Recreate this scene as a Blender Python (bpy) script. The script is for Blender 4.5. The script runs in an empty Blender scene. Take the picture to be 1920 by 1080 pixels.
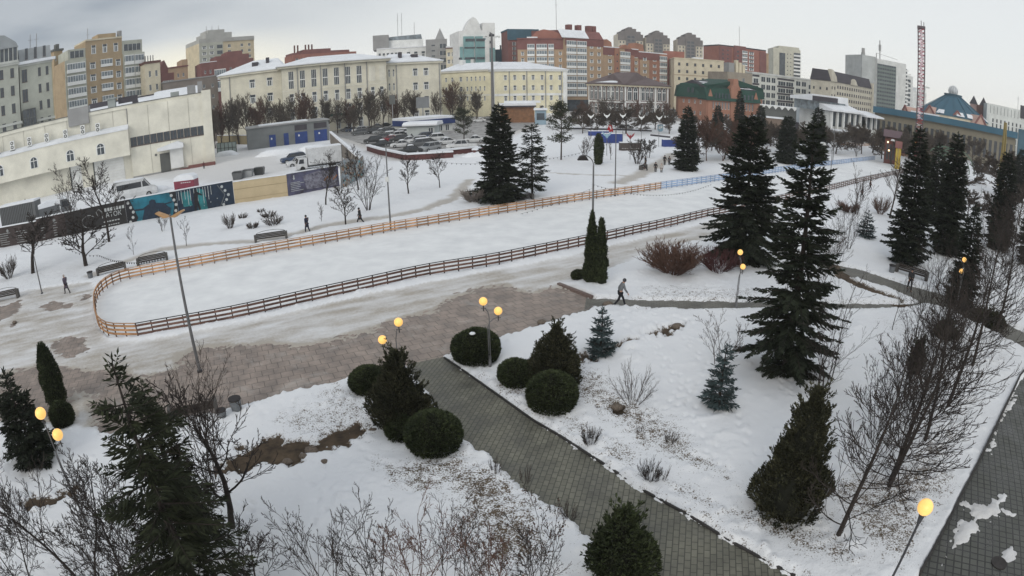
import bpy, bmesh, math, random
import numpy as np
from mathutils import Vector, Matrix
PI = math.pi
R = math.radians
SC = bpy.context.scene
COL = SC.collection

# ------------------------------------------------------------------ camera
# wide surveillance lens: image radius = F * (t + A*t^3), t = angle off the axis (pixels of the 1920 wide photograph)
F, A, PITCH, ROLL, H = 1122.0, -0.034, R(19.5), R(0.95), 13.0
camd = bpy.data.cameras.new('camera'); cam = bpy.data.objects.new('camera', camd); COL.objects.link(cam); SC.camera = cam
camd.type = 'PANO'
cc = camd if hasattr(camd, 'panorama_type') else camd.cycles
cc.panorama_type = 'FISHEYE_LENS_POLYNOMIAL'
_r = np.linspace(0, 1150, 400); _t = _r / F
for _ in range(40): _t = _t - (_t + A*_t**3 - _r/F)/(1 + 3*A*_t**2)
_mm = _r*36/1920
_k = np.linalg.lstsq(np.stack([_mm, _mm**2, _mm**3, _mm**4], 1), _t, rcond=None)[0]
camd.sensor_width = 36; camd.sensor_fit = 'HORIZONTAL'
cc.fisheye_fov = R(150)
cc.fisheye_polynomial_k0 = 0
for i in range(4): setattr(cc, 'fisheye_polynomial_k%d' % (i+1), -float(_k[i]))
camd.clip_end = 6000
_rt = Vector((math.cos(ROLL), -math.sin(PITCH)*math.sin(ROLL), -math.cos(PITCH)*math.sin(ROLL)))
_fw = Vector((0, math.cos(PITCH), -math.sin(PITCH)))
_up = _rt.cross(_fw)
_m = Matrix((_rt, _up, -_fw)).transposed().to_4x4(); _m.translation = (0, 0, H); cam.matrix_world = _m

def ray(px, py):
    """direction in the world of a pixel of the photograph"""
    u2, v2 = px-960, 540-py
    c, s = math.cos(ROLL), math.sin(ROLL)
    u, v = u2*c+v2*s, -u2*s+v2*c
    d = math.hypot(u, v) or 1e-9
    rd = d/F; th = rd
    for _ in range(20): th -= (th + A*th**3 - rd)/(1+3*A*th*th)
    X, U, W = math.sin(th)*u/d, math.sin(th)*v/d, math.cos(th)
    c, s = math.cos(PITCH), math.sin(PITCH)
    return Vector((X, W*c+U*s, U*c-W*s))
def G(px, py, z=0.0):
    """where the sight line of a pixel meets the level z"""
    d = ray(px, py); s = (z-H)/d.z
    return Vector((d.x*s, d.y*s, z))
def At(px, py, dist):
    """point on the sight line of a pixel at a horizontal distance"""
    d = ray(px, py); s = dist/math.hypot(d.x, d.y)
    return Vector((d.x*s, d.y*s, H+d.z*s))
def topz(base, px, py):
    d = ray(px, py); return H + math.hypot(base.x, base.y)*d.z/math.hypot(d.x, d.y)

# ------------------------------------------------------------------ sky, sun, exposure
SUN_EL, SUN_AZ = R(28), R(205)       # the sun stands behind the cloud, behind the camera
w = bpy.data.worlds.new('World'); SC.world = w; w.use_nodes = True
nt = w.node_tree; nt.nodes.clear(); N = nt.nodes.new; L = nt.links.new
out = N('ShaderNodeOutputWorld')
sky = N('ShaderNodeTexSky'); sky.sky_type = 'NISHITA'; sky.sun_disc = False; sky.sun_elevation = SUN_EL; sky.sun_rotation = SUN_AZ
bsky = N('ShaderNodeBackground'); bsky.inputs[1].default_value = 0.08; L(sky.outputs[0], bsky.inputs[0])
tc = N('ShaderNodeTexCoord'); sep = N('ShaderNodeSeparateXYZ'); L(tc.outputs['Generated'], sep.inputs[0])
mp = N('ShaderNodeMapping'); mp.inputs['Scale'].default_value = (1.2, 1.2, 5.0); L(tc.outputs['Generated'], mp.inputs[0])
nz = N('ShaderNodeTexNoise'); nz.inputs['Scale'].default_value = 1.7; nz.inputs['Detail'].default_value = 5; nz.inputs['Roughness'].default_value = .5; L(mp.outputs[0], nz.inputs[0])
# cloud deck: bright and warm low over the horizon, blue grey bands up and to the left
elr = N('ShaderNodeValToRGB'); L(sep.outputs['Z'], elr.inputs[0])
e = elr.color_ramp.elements; e[0].position = 0.0; e[0].color = (.70, .69, .62, 1); e[1].position = 1.0; e[1].color = (.62, .66, .70, 1)
for p, c in ((.05, (.70, .70, .68, 1)), (.12, (.655, .67, .665, 1)), (.3, (.61, .63, .645, 1)), (.6, (.60, .62, .64, 1))):
    x = e.new(p); x.color = c
drk = N('ShaderNodeMix'); drk.data_type = 'RGBA'; L(elr.outputs[0], drk.inputs['A']); drk.inputs['B'].default_value = (.15, .185, .235, 1)
azm = N('ShaderNodeMapRange'); azm.inputs['From Min'].default_value = -.05; azm.inputs['From Max'].default_value = -.62; L(sep.outputs['X'], azm.inputs['Value'])
elm = N('ShaderNodeMapRange'); elm.inputs['From Min'].default_value = .055; elm.inputs['From Max'].default_value = .17; L(sep.outputs['Z'], elm.inputs['Value'])
nm = N('ShaderNodeMapRange'); nm.inputs['From Min'].default_value = .40; nm.inputs['From Max'].default_value = .62; L(nz.outputs[0], nm.inputs['Value'])
nm2 = N('ShaderNodeMapRange'); nm2.inputs['To Min'].default_value = .55; nm2.inputs['To Max'].default_value = 1.0; L(nm.outputs[0], nm2.inputs['Value'])
m1 = N('ShaderNodeMath'); m1.operation = 'MULTIPLY'; L(azm.outputs[0], m1.inputs[0]); L(elm.outputs[0], m1.inputs[1])
m2 = N('ShaderNodeMath'); m2.operation = 'MULTIPLY'; L(m1.outputs[0], m2.inputs[0]); L(nm2.outputs[0], m2.inputs[1])
L(m2.outputs[0], drk.inputs['Factor'])
gx_ = N('ShaderNodeMath'); gx_.operation = 'ADD'; gx_.inputs[1].default_value = .50; L(sep.outputs['X'], gx_.inputs[0])
ga = N('ShaderNodeMath'); ga.operation = 'ABSOLUTE'; L(gx_.outputs[0], ga.inputs[0])
g1 = N('ShaderNodeMapRange'); g1.inputs['From Min'].default_value = .22; g1.inputs['From Max'].default_value = .02; L(ga.outputs[0], g1.inputs['Value'])
g2 = N('ShaderNodeMapRange'); g2.inputs['From Min'].default_value = .125; g2.inputs['From Max'].default_value = .06; L(sep.outputs['Z'], g2.inputs['Value'])
g3 = N('ShaderNodeMath'); g3.operation = 'MULTIPLY'; L(g1.outputs[0], g3.inputs[0]); L(g2.outputs[0], g3.inputs[1])
glw = N('ShaderNodeMix'); glw.data_type = 'RGBA'; L(g3.outputs[0], glw.inputs['Factor']); L(drk.outputs['Result'], glw.inputs['A']); glw.inputs['B'].default_value = (.90, .83, .62, 1)
bcl = N('ShaderNodeBackground'); L(glw.outputs['Result'], bcl.inputs[0]); bcl.inputs[1].default_value = 0.98
mx = N('ShaderNodeMixShader'); mx.inputs[0].default_value = .93; L(bsky.outputs[0], mx.inputs[1]); L(bcl.outputs[0], mx.inputs[2]); L(mx.outputs[0], out.inputs[0])
sd = bpy.data.lights.new('sun', 'SUN'); sd.energy = 0.95; sd.angle = R(40); sd.color = (1, .95, .86)
so = bpy.data.objects.new('sun', sd); COL.objects.link(so)
so.rotation_euler = Vector((math.sin(SUN_AZ)*math.cos(SUN_EL), math.cos(SUN_AZ)*math.cos(SUN_EL), math.sin(SUN_EL))).to_track_quat('Z', 'Y').to_euler()
SC.view_settings.view_transform = 'Standard'; SC.view_settings.look = 'None'; SC.view_settings.gamma = 1; SC.view_settings.exposure = 0.43
SC.cycles.max_bounces = 5; SC.cycles.diffuse_bounces = 2; SC.cycles.glossy_bounces = 2; SC.cycles.transparent_max_bounces = 8
SC.cycles.use_denoising = True

# ------------------------------------------------------------------ materials
MATS = {}
def mat(name, col, rough=.8, var=.12, scale=3.0, bump=0.0, bscale=20.0, island=0.0, metal=0.0, emit=0.0, spec=.3, col2=None):
    if name in MATS: return MATS[name]
    m = bpy.data.materials.new(name); m.use_nodes = True; t = m.node_tree; b = t.nodes['Principled BSDF']
    n, l = t.nodes.new, t.links.new
    b.inputs['Roughness'].default_value = rough; b.inputs['Metallic'].default_value = metal; b.inputs['Specular IOR Level'].default_value = spec
    tcn = n('ShaderNodeTexCoord')
    nn = n('ShaderNodeTexNoise'); nn.inputs['Scale'].default_value = scale; nn.inputs['Detail'].default_value = 6; nn.inputs['Roughness'].default_value = .62
    l(tcn.outputs['Object'], nn.inputs[0])
    mr = n('ShaderNodeMapRange'); mr.inputs['From Min'].default_value = .3; mr.inputs['From Max'].default_value = .7
    l(nn.outputs[0], mr.inputs['Value'])
    mc = n('ShaderNodeMix'); mc.data_type = 'RGBA'
    c = col; c2 = col2 or tuple(x*(1-2*var) for x in c)
    mc.inputs['A'].default_value = (*[min(1, x*(1+var)) for x in c], 1); mc.inputs['B'].default_value = (*c2, 1)
    l(mr.outputs[0], mc.inputs['Factor']); o = mc.outputs['Result']
    if island:
        g = n('ShaderNodeNewGeometry'); mi = n('ShaderNodeMapRange'); mi.inputs['To Min'].default_value = 1-island; mi.inputs['To Max'].default_value = 1+island
        l(g.outputs['Random Per Island'], mi.inputs['Value'])
        mm = n('ShaderNodeVectorMath'); mm.operation = 'SCALE'; l(o, mm.inputs[0]); l(mi.outputs[0], mm.inputs['Scale']); o = mm.outputs[0]
    l(o, b.inputs['Base Color'])
    if bump:
        bn = n('ShaderNodeTexNoise'); bn.inputs['Scale'].default_value = bscale; bn.inputs['Detail'].default_value = 5; l(tcn.outputs['Object'], bn.inputs[0])
        bb = n('ShaderNodeBump'); bb.inputs['Strength'].default_value = bump; bb.inputs['Distance'].default_value = .05; l(bn.outputs[0], bb.inputs['Height']); l(bb.outputs[0], b.inputs['Normal'])
    if emit:
        b.inputs['Emission Color'].default_value = (*col, 1); b.inputs['Emission Strength'].default_value = emit
    MATS[name] = m
    return m

# ------------------------------------------------------------------ mesh helper
class MB:
    def __init__(s): s.v = []; s.f = []; s.m = []
    def poly(s, pts, mi=0):
        b = len(s.v); s.v += [tuple(p) for p in pts]; s.f.append(tuple(range(b, b+len(pts)))); s.m.append(mi)
    def box(s, x0, x1, y0, y1, z0, z1, mi=0):
        b = len(s.v); s.v += [(x0,y0,z0),(x1,y0,z0),(x1,y1,z0),(x0,y1,z0),(x0,y0,z1),(x1,y0,z1),(x1,y1,z1),(x0,y1,z1)]
        for q in ((3,2,1,0),(4,5,6,7),(0,1,5,4),(1,2,6,5),(2,3,7,6),(3,0,4,7)): s.f.append(tuple(b+i for i in q)); s.m.append(mi)
    def beam(s, p, q, w, h, mi=0):
        """bar from p to q, w wide (horizontal), h high"""
        p, q = Vector(p), Vector(q); d = (q-p).normalized(); sd = d.cross(Vector((0,0,1)))
        sd = sd.normalized() if sd.length > 1e-4 else Vector((1,0,0)); up = sd.cross(d).normalized(); sd = sd*w/2; up = up*h/2
        b = len(s.v); s.v += [tuple(c) for c in (p-sd-up, p+sd-up, p+sd+up, p-sd+up, q-sd-up, q+sd-up, q+sd+up, q-sd+up)]
        for f in ((0,1,2,3),(7,6,5,4),(0,4,5,1),(1,5,6,2),(2,6,7,3),(3,7,4,0)): s.f.append(tuple(b+i for i in f)); s.m.append(mi)
    def tube(s, pts, rad, n=6, mi=0, cap=True):
        pts = [Vector(p) for p in pts]; k = len(pts)
        if not hasattr(rad, '__len__'): rad = [rad]*k
        b = len(s.v); ref = Vector((0, 0, 1)) if abs((pts[-1]-pts[0]).normalized().z) < .9 else Vector((1, 0, 0))
        for i, p in enumerate(pts):
            d = (pts[min(i+1, k-1)]-pts[max(i-1, 0)]).normalized(); a = d.cross(ref).normalized(); c = d.cross(a)
            for j in range(n):
                t = 2*PI*j/n; q = p+(a*math.cos(t)+c*math.sin(t))*rad[i]; s.v.append((q.x, q.y, q.z))
        for i in range(k-1):
            for j in range(n):
                s.f.append((b+i*n+j, b+i*n+(j+1) % n, b+(i+1)*n+(j+1) % n, b+(i+1)*n+j)); s.m.append(mi)
        if cap:
            s.f.append(tuple(b+j for j in range(n))[::-1]); s.f.append(tuple(b+(k-1)*n+j for j in range(n))); s.m += [mi, mi]
    def sphere(s, c, r, n=12, mi=0, sz=1.0):
        b = len(s.v); c = Vector(c); m = n//2
        for i in range(1, m):
            for j in range(n):
                a, e = 2*PI*j/n, PI*i/m-PI/2
                s.v.append((c.x+r*math.cos(e)*math.cos(a), c.y+r*math.cos(e)*math.sin(a), c.z+r*sz*math.sin(e)))
        s.v += [(c.x, c.y, c.z-r*sz), (c.x, c.y, c.z+r*sz)]; lo, hi = b+(m-1)*n, b+(m-1)*n+1
        for i in range(m-2):
            for j in range(n): s.f.append((b+i*n+j, b+i*n+(j+1) % n, b+(i+1)*n+(j+1) % n, b+(i+1)*n+j)); s.m.append(mi)
        for j in range(n):
            s.f.append((lo, b+(j+1) % n, b+j)); s.f.append((hi, b+(m-2)*n+j, b+(m-2)*n+(j+1) % n)); s.m += [mi, mi]
    def prism(s, outline, y0, y1, mi=0, axis='y'):
        """outline in x,z pushed from y0 to y1"""
        n = len(outline); b = len(s.v)
        for y in (y0, y1):
            for (x, z) in outline: s.v.append((x, y, z) if axis == 'y' else (y, x, z) if axis == 'x' else (x, z, y))
        s.f.append(tuple(b+i for i in range(n))); s.f.append(tuple(b+n+i for i in range(n))[::-1]); s.m += [mi, mi]
        for i in range(n): s.f.append((b+i, b+n+i, b+n+(i+1) % n, b+(i+1) % n)); s.m.append(mi)
    def data(s, name, mats, smooth=False):
        me = bpy.data.meshes.new(name); me.from_pydata(s.v, [], s.f)
        for m in (mats if isinstance(mats, (list, tuple)) else [mats]): me.materials.append(m)
        if any(s.m): me.polygons.foreach_set('material_index', s.m)
        if smooth: me.polygons.foreach_set('use_smooth', [True]*len(s.f))
        me.update(); return me
    def build(s, name, mats, parent=None, smooth=False):
        return put(name, s.data(name, mats, smooth), parent)
def put(name, me, parent=None, loc=(0, 0, 0), rz=0, sc=1):
    o = bpy.data.objects.new(name, me); COL.objects.link(o); o.location = loc; o.rotation_euler = (0, 0, rz)
    o.scale = (sc, sc, sc) if not hasattr(sc, '__len__') else sc
    if parent: o.parent = parent
    return o
def tag(o, label=None, cat=None, group=None, kind=None):
    if label: o['label'] = label
    if cat: o['category'] = cat
    if group: o['group'] = group
    if kind: o['kind'] = kind
    return o
def thing(name, label, cat, loc=(0, 0, 0), rz=0, group=None, sc=1):
    return tag(put(name, None, None, loc, rz, sc), label, cat, group)
def dup(root, loc, rz=0, label=None, sc=1, group=None):
    r = root.copy(); COL.objects.link(r); r.location = loc; r.rotation_euler = (0, 0, rz); r.scale = (sc, sc, sc) if not hasattr(sc, '__len__') else sc
    if label: r['label'] = label
    if group: r['group'] = group
    def rec(src, dst):
        for ch in list(src.children):
            c = ch.copy(); COL.objects.link(c); c.parent = dst; c.matrix_parent_inverse = ch.matrix_parent_inverse
            rec(ch, c)
    rec(root, r); return r
# ------------------------------------------------------------------ ground
def GP(pts, z=0.0): return [G(x, y, z) for x, y in pts]
PLAZA = [(0,745),(12,705),(38,698),(70,688),(120,690),(175,702),(215,694),(262,706),(300,700),(333,692),(340,668),(360,658),(433,650),(500,645),(535,653),(583,650),(640,637),(675,628),(713,618),(740,606),(783,593),(817,583),(840,568),(860,555),(900,543),(940,537),(967,545),(1000,549),(1043,541),(1080,548),(1113,560),(1113,572),(1100,587),(1057,598),(1017,610),(933,635),(880,650),(835,668),(763,685),(662,709),(600,724),(540,740),(483,757),(413,775),(340,785),(300,800),(240,815),(185,817),(177,745),(160,733),(132,735),(130,770),(120,795),(80,786),(45,780),(20,790),(-60,800),(-90,740)]
PATH = [(833,670),(867,693),(905,720),(947,750),(1000,788),(1050,817),(1137,873),(1207,920),(1293,967),(1373,1017),(1490,1080),(1600,1150),(1300,1190),(1170,1060),(1107,1010),(1040,953),(987,920),(920,863),(863,822),(800,740),(763,683)]
PATH2 = [(1110,560),(1240,564),(1440,567),(1600,570),(1690,571),(1725,568),(1660,540),(1590,520),(1500,490),(1440,470),(1455,462),(1560,495),(1610,505),(1700,535),(1800,562),(1860,592),(1930,630),(1930,660),(1850,620),(1770,578),(1735,572),(1690,581),(1600,583),(1430,578),(1380,581),(1310,581),(1240,580),(1190,577),(1140,573),(1105,580)]
ROAD = [(1720,1085),(1763,1010),(1800,935),(1850,838),(1880,775),(1915,712),(1960,650),(2050,700),(2100,1100),(1900,1250),(1650,1200)]
PATCH = [[(95,652),(108,637),(130,631),(150,635),(162,655),(150,667),(115,672)],
 [(76,574),(95,566),(135,571),(125,576),(100,581)], [(152,563),(158,553),(170,556),(168,562)], [(-30,580),(0,575),(38,563),(32,588),(0,600),(-30,604)],
 [(22,606),(30,602),(34,608),(24,613)]]
SOIL = [[(400,885),(430,862),(480,835),(520,825),(585,835),(615,815),(660,806),(697,808),(690,825),(640,838),(615,850),(580,848),(545,868),(500,878),(450,890)],
 [(30,950),(60,935),(95,938),(130,920),(145,925),(110,945),(85,958),(45,962)],
 [(1213,630),(1235,618),(1262,612),(1285,612),(1270,622),(1240,634)], [(1140,655),(1165,643),(1188,643),(1170,654),(1150,662)], [(1075,676),(1100,668),(1120,672),(1112,685),(1085,688)],
 [(1140,770),(1155,762),(1172,765),(1168,774),(1150,776)], [(1575,500),(1590,520),(1640,543),(1700,566),(1690,570),(1620,548),(1560,520)]]
NEARP = [(260,634),(442,602),(562,574),(683,547),(801,519.5),(916,502),(1005,483),(1066,470),(1139,454),(1189,442),(1248,429),(1325,409),(1400,393.5),(1462,380),(1502,371),(1565,356),(1615,342.5),(1690,326),(1770,305)]
FARB = [(244,524),(265,520),(310,512),(355,503),(401,495),(470,482),(538,470),(583,462),(627,454.5),(670,447),(734,435),(794,426),(851,416),(922,404.5),(990,393.5),(1050,384),(1115,373.5),(1206,361),(1239,355.5)]
FARBL = [(1239,355.5),(1287,348.5),(1332,342),(1457,324),(1555,310.5),(1640,300)]
CURV = [(244,524),(221,529),(201,541),(187,555),(180,572),(182,598),(187,618),(206,634),(260,634)]
RINK = [(260,634)] + NEARP[1:] + [(1790,290),(1700,285),(1640,300)] + FARBL[::-1][1:] + FARB[::-1][1:] + CURV[1:-1]
LOT = [(600,245),(680,224),(905,216),(1020,222),(1000,235),(925,262),(905,284),(850,290),(760,300),(700,278)]
STREET = [(1120,218),(1330,205),(1500,215),(1480,232),(1300,228),(1180,228)]

def sdist(P, poly):
    """signed distance (positive outside) of points to a polygon"""
    q = np.array([(p.x, p.y) for p in poly]); n = len(q)
    d2 = np.full(len(P), 1e18); ins = np.zeros(len(P), bool)
    lo, hi = q.min(0)-6, q.max(0)+6
    sel = np.where((P[:, 0] > lo[0]) & (P[:, 0] < hi[0]) & (P[:, 1] > lo[1]) & (P[:, 1] < hi[1]))[0]
    S = P[sel]; dd = np.full(len(S), 1e18); ii = np.zeros(len(S), bool)
    for i in range(n):
        a, b = q[i], q[(i+1) % n]; ab = b-a; ap = S-a
        t = np.clip((ap@ab)/(ab@ab+1e-12), 0, 1); e = ap-t[:, None]*ab; dd = np.minimum(dd, (e**2).sum(1))
        c = ((a[1] > S[:, 1]) != (b[1] > S[:, 1])) & (S[:, 0] < (b[0]-a[0])*(S[:, 1]-a[1])/(b[1]-a[1]+1e-12)+a[0]); ii ^= c
    d2[sel] = dd; ins[sel] = ii
    d = np.sqrt(d2); d = np.minimum(d, 6); d[ins] *= -1
    return d
rng = np.random.default_rng(7)
_tab = rng.random((256, 256))
def vnoise(x, y, sc):
    x = x/sc+91.3; y = y/sc+37.7; xi = np.floor(x).astype(int); yi = np.floor(y).astype(int); fx = x-xi; fy = y-yi
    fx = fx*fx*(3-2*fx); fy = fy*fy*(3-2*fy)
    g = lambda a, b: _tab[a & 255, b & 255]
    return (g(xi, yi)*(1-fx)+g(xi+1, yi)*fx)*(1-fy)+(g(xi, yi+1)*(1-fx)+g(xi+1, yi+1)*fx)*fy
def fbm(x, y, sc, o=4):
    s = 0; a = 1; t = 0
    for i in range(o): s = s+a*vnoise(x+i*13.7, y-i*7.1, sc/2**i); t += a; a *= .55
    return s/t-.5
def sstep(x, a, b): t = np.clip((x-a)/(b-a), 0, 1); return t*t*(3-2*t)
SNOWZ = 0.2
def snow_at(P):
    X, Y = P[:, 0], P[:, 1]; near = (Y < 130) & (np.abs(X) < 140)
    n1 = fbm(X, Y, 1.6, 4); n2 = fbm(X, Y, .45, 3); n3 = fbm(X, Y, 9, 3); n0 = fbm(X, Y, .16, 2)
    lump = np.maximum(0, n2-.08)*.35
    h = np.full(len(P), SNOWZ)+near*(n3*.26+n1*.10+n2*.05+lump*np.clip(n1*3+.4, 0, 1))
    dp, dg, d2 = sdist(P, GP(PLAZA)), sdist(P, GP(PATH)), sdist(P, GP(PATH2))
    dr = sdist(P, GP(ROAD)); dk = sdist(P, GP(RINK)); dl = sdist(P, GP(LOT)); ds_ = sdist(P, GP(STREET))
    # trodden apron between rink and plaza
    AP = GP([(-150,600),(0,560),(60,545),(175,530),(176,600),(205,645),(262,645),(440,612),(700,552),(916,512),(1070,482),(1325,420),(1450,392),(1460,420),(1330,448),(1215,470),(1140,510),(1050,533),(1113,560),(1080,560),(900,620),(600,700),(300,800),(0,800),(-150,820)])
    da = sdist(P, AP)
    ap = 1-sstep(da+n1*1.2, -.5, .5)
    rut = fbm(X*.35+Y*.2, Y*1.6-X*.9, 1.1, 3)
    h = h*(1-ap)+ap*(.035+n1*.05+n2*.06+rut*.03+.012)
    # verge along the path, lawn edges with clumps
    edge = lambda d, wob, a, b: sstep(d+n2*wob+n1*wob*.8+n0*wob*.6, a, b)
    def cut(h, d, wob, a, b, lvl=-.07): k = edge(d, wob, a, b); return lvl*(1-k)+h*k
    h = cut(h, dg, .35, -.12, .22); wb = ap > .3; h = np.where(wb, cut(h, dp+n0*.9+rut*.7, .9, -.25, .45), cut(h, dp, .35, -.12, .22))
    h = cut(h, d2, .3, -.1, .25); h = cut(h, dr, .12, -.02, .1)
    h = cut(h, dl, 1.0, -.3, .5, -.05); h = cut(h, ds_, 1.0, -.3, .5, -.05)
    inr = sstep(dk, -.05, .25); h = -.05*(1-inr)+h*inr
    for i, pt in enumerate(PATCH): h = cut(h, sdist(P, GP(pt)), 1.1, -.25, .25)
    soil = np.ones(len(P))
    for i, pt in enumerate(SOIL):
        d = sdist(P, GP(pt)); k = edge(d, 1.3 if i < 6 else .4, -.2, .25); h = (-.02)*(1-k)+h*k; soil = np.minimum(soil, k)
    # snow lumps on the road at the right
    RS = [[(1745,1060),(1790,985),(1830,960),(1850,990),(1800,1040),(1775,1075)], [(1800,940),(1860,935),(1905,965),(1850,985),(1810,975)], [(1870,925),(1888,925),(1890,938),(1875,938)], [(1870,1030),(1900,1020),(1915,1050),(1885,1075)],[(1845,850),(1868,790),(1900,735),(1912,742),(1880,800),(1858,860)]]
    for pt in RS:
        d = sdist(P, GP(pt)); k = 1-edge(d, .7, -.55, .0); h = np.maximum(h, k*.09-.045*(1-k)-(k < .02))
    # stains: trodden slush (R), leaves and soil specks (G)
    slush = np.clip(ap*(.55+1.1*rut+.5*n1), 0, 1)
    inap = ap > .5
    dirt = np.where(inap, slush, 0)
    dirt = np.maximum(dirt, (1-sstep(dl, .5, 5))*.6); dirt = np.maximum(dirt, (1-sstep(ds_, .5, 5))*.5)
    yard = sdist(P, GP([(240,335),(410,262),(520,290),(560,318),(450,352),(380,345)])); dirt = np.maximum(dirt, (1-sstep(yard+n1*3, -3, 2))*.35)
    for pl, wd in ((([(170,520),(300,470),(480,455),(560,440),(620,425),(730,410),(800,395),(850,375),(880,340)]), .9), (([(1160,345),(1200,330),(1250,300),(1262,290)]), 1.4), (([(1000,325),(1100,330),(1200,333)]), .5)):
        q = GP(pl)
        for a, b in zip(q, q[1:]):
            a2, b2 = np.array([a.x, a.y]), np.array([b.x, b.y]); ab = b2-a2; t = np.clip(((P-a2)@ab)/(ab@ab), 0, 1); e = np.sqrt((((P-a2)-t[:, None]*ab)**2).sum(1))
            k = 1-sstep(e+n1*1.0, wd*.4, wd*1.3); dirt = np.maximum(dirt, k*.75); h = h-k*.06*(h > .05)
    speck = np.zeros(len(P))
    for pt, s in (([(1000,720),(1060,760),(1150,850),(1240,900),(1420,960),(1600,1040),(1700,1075),(1500,1060),(1300,960),(1130,860),(1040,790)], .75), ([(1090,690),(1180,740),(1260,800),(1320,860),(1400,930),(1250,870),(1130,790),(1060,760)], .6), ([(720,880),(870,830),(1000,935),(1100,1010),(1050,1075),(900,1078),(860,960)], .7), ([(520,790),(640,730),(720,760),(720,820),(560,830)], .45),
                  ([(1180,600),(1280,575),(1430,590),(1440,540),(1200,540)], .4), ([(1560,930),(1700,850),(1800,800),(1760,940),(1690,1060),(1600,1040)], .6), ([(840,655),(1000,740),(1000,790),(860,690)], .6), ([(-40,650),(0,500),(170,500),(240,560),(180,640)], .2),([(1640,600),(1900,560),(1920,640),(1700,1000)],.3)):
        d = sdist(P, GP(pt)); speck = np.maximum(speck, s*(1-sstep(d+n1*2.5, -1.2, 1.0)))
    speck = np.maximum(speck, (1-sstep(np.minimum(dg, d2)+n1, .0, .9))*.35)
    speck = np.maximum(speck, (1-soil)*1.0)
    dirt = np.maximum(dirt, ap*(1-sstep(dp+n1*1.5, .0, 1.3))*1.15)
    for pt in RS: dirt = np.maximum(dirt, ((sdist(P, GP(pt)) < .7) & (dr < .05))*(.32+n1*.5))
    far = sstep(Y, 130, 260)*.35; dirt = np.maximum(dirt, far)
    return h, dirt, speck
def axis(lo, hi, fine0, fine1, d0, k):
    xs = list(np.arange(fine0, fine1, d0)); x = fine1; d = d0
    while x < hi: d *= k; x += d; xs.append(x)
    x = fine0; d = d0
    while x > lo: d *= k; x -= d; xs.insert(0, x)
    return np.array(xs)
gx = axis(-3000, 3000, -19, 21, .085, 1.0125)
ys = [2.0]; y = 2.0
while y < 4200:
    y += (.5 if y < 9 else max(.085, .0052*y) if y < 130 else .0052*y*(1+(y-130)*.02)); ys.append(y)
gy = np.array([-400, -100, -20, -5]+ys)
GX, GY = np.meshgrid(gx, gy); P = np.stack([GX.ravel(), GY.ravel()], 1)
h, dirt, speck = snow_at(P)
# footprints across the lawns and the snowfield
Hg = h.reshape(len(gy), len(gx)); fr = random.Random(12)
def prints(pts, gap=.62, two=.13, dep=.07, rad=.15):
    q = GP(pts); i = 0
    for a, b in zip(q, q[1:]):
        L_ = (b-a).length; n = int(L_/gap)
        for k in range(n):
            t = (k+fr.uniform(-.15, .15))/n; p = a.lerp(b, t); d = (b-a).normalized(); sg = 1 if i % 2 else -1; i += 1
            x = p.x-d.y*two*sg+fr.uniform(-.05, .05)+.25*math.sin(i*.21); y = p.y+d.x*two*sg+fr.uniform(-.05, .05)
            i0, i1 = np.searchsorted(gx, [x-.5, x+.5]); j0, j1 = np.searchsorted(gy, [y-.5, y+.5])
            if i1-i0 < 2 or j1-j0 < 2: continue
            u = (gx[i0:i1][None]-x); v = (gy[j0:j1][:, None]-y); al = u*d.x+v*d.y; ac = -u*d.y+v*d.x
            g = np.exp(-((al/(rad*1.25))**2+(ac/(rad*.75))**2)**1.5); rim = np.exp(-((al/(rad*2))**2+(ac/(rad*1.5))**2))
            w = Hg[j0:j1, i0:i1]; w += np.where(w > .06, rim*dep*.35-g*dep*1.35, 0)
for pt in ([(1130,600),(1200,640),(1260,720),(1300,800),(1370,900)], [(1390,600),(1320,700),(1240,770),(1180,800)], [(1180,590),(1260,600),(1400,640),(1500,760),(1600,800)], [(470,780),(560,800),(690,860),(800,940),(900,1040)], [(520,900),(640,920),(760,900),(850,850)], [(200,830),(300,900),(480,960),(620,1050)],
           [(880,700),(960,760),(1100,850),(1200,900)], [(1000,660),(1090,640),(1180,600)], [(1440,850),(1520,1000),(1620,1060)], [(1700,620),(1640,760),(1560,900)], [(1830,640),(1780,800),(1690,960)], [(1160,560),(1280,550),(1400,555)], [(300,440),(420,445),(560,425)], [(660,380),(780,360),(880,330)], [(900,400),(1000,350),(1150,340)], [(60,520),(180,500),(300,470)], [(560,800),(600,900),(580,1040)], [(1280,640),(1400,820),(1450,930)]):
    prints(pt); 
    if fr.random() < .5: prints([(x+14, y+6) for x, y in pt], .7)
for _ in range(420):       # scattered clods and dents by the path banks
    t = fr.random(); side = fr.choice(((833, 660, 1500, 1050), (700, 760, 1100, 1000), (1120, 590, 1700, 590), (1130, 550, 1440, 550), (560, 760, 720, 720))); x_, y_ = side[0]+(side[2]-side[0])*t+fr.gauss(0, 26), side[1]+(side[3]-side[1])*t+fr.gauss(0, 20)
    p = G(x_, y_); i0, i1 = np.searchsorted(gx, [p.x-.4, p.x+.4]); j0, j1 = np.searchsorted(gy, [p.y-.4, p.y+.4])
    if i1-i0 < 2 or j1-j0 < 2: continue
    r_ = fr.uniform(.07, .17); g = np.exp(-(((gx[i0:i1][None]-p.x)/r_)**2+((gy[j0:j1][:, None]-p.y)/r_)**2)**1.3); w = Hg[j0:j1, i0:i1]; w += np.where(w > .05, g*fr.choice((.08, .06, -.06)), 0)
h = Hg.ravel()
me = bpy.data.meshes.new('ground'); nx, ny = len(gx), len(gy)
V = np.column_stack([P, h]).astype(np.float32)
idx = (np.arange(ny-1)[:, None]*nx+np.arange(nx-1)[None]).ravel()
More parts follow.
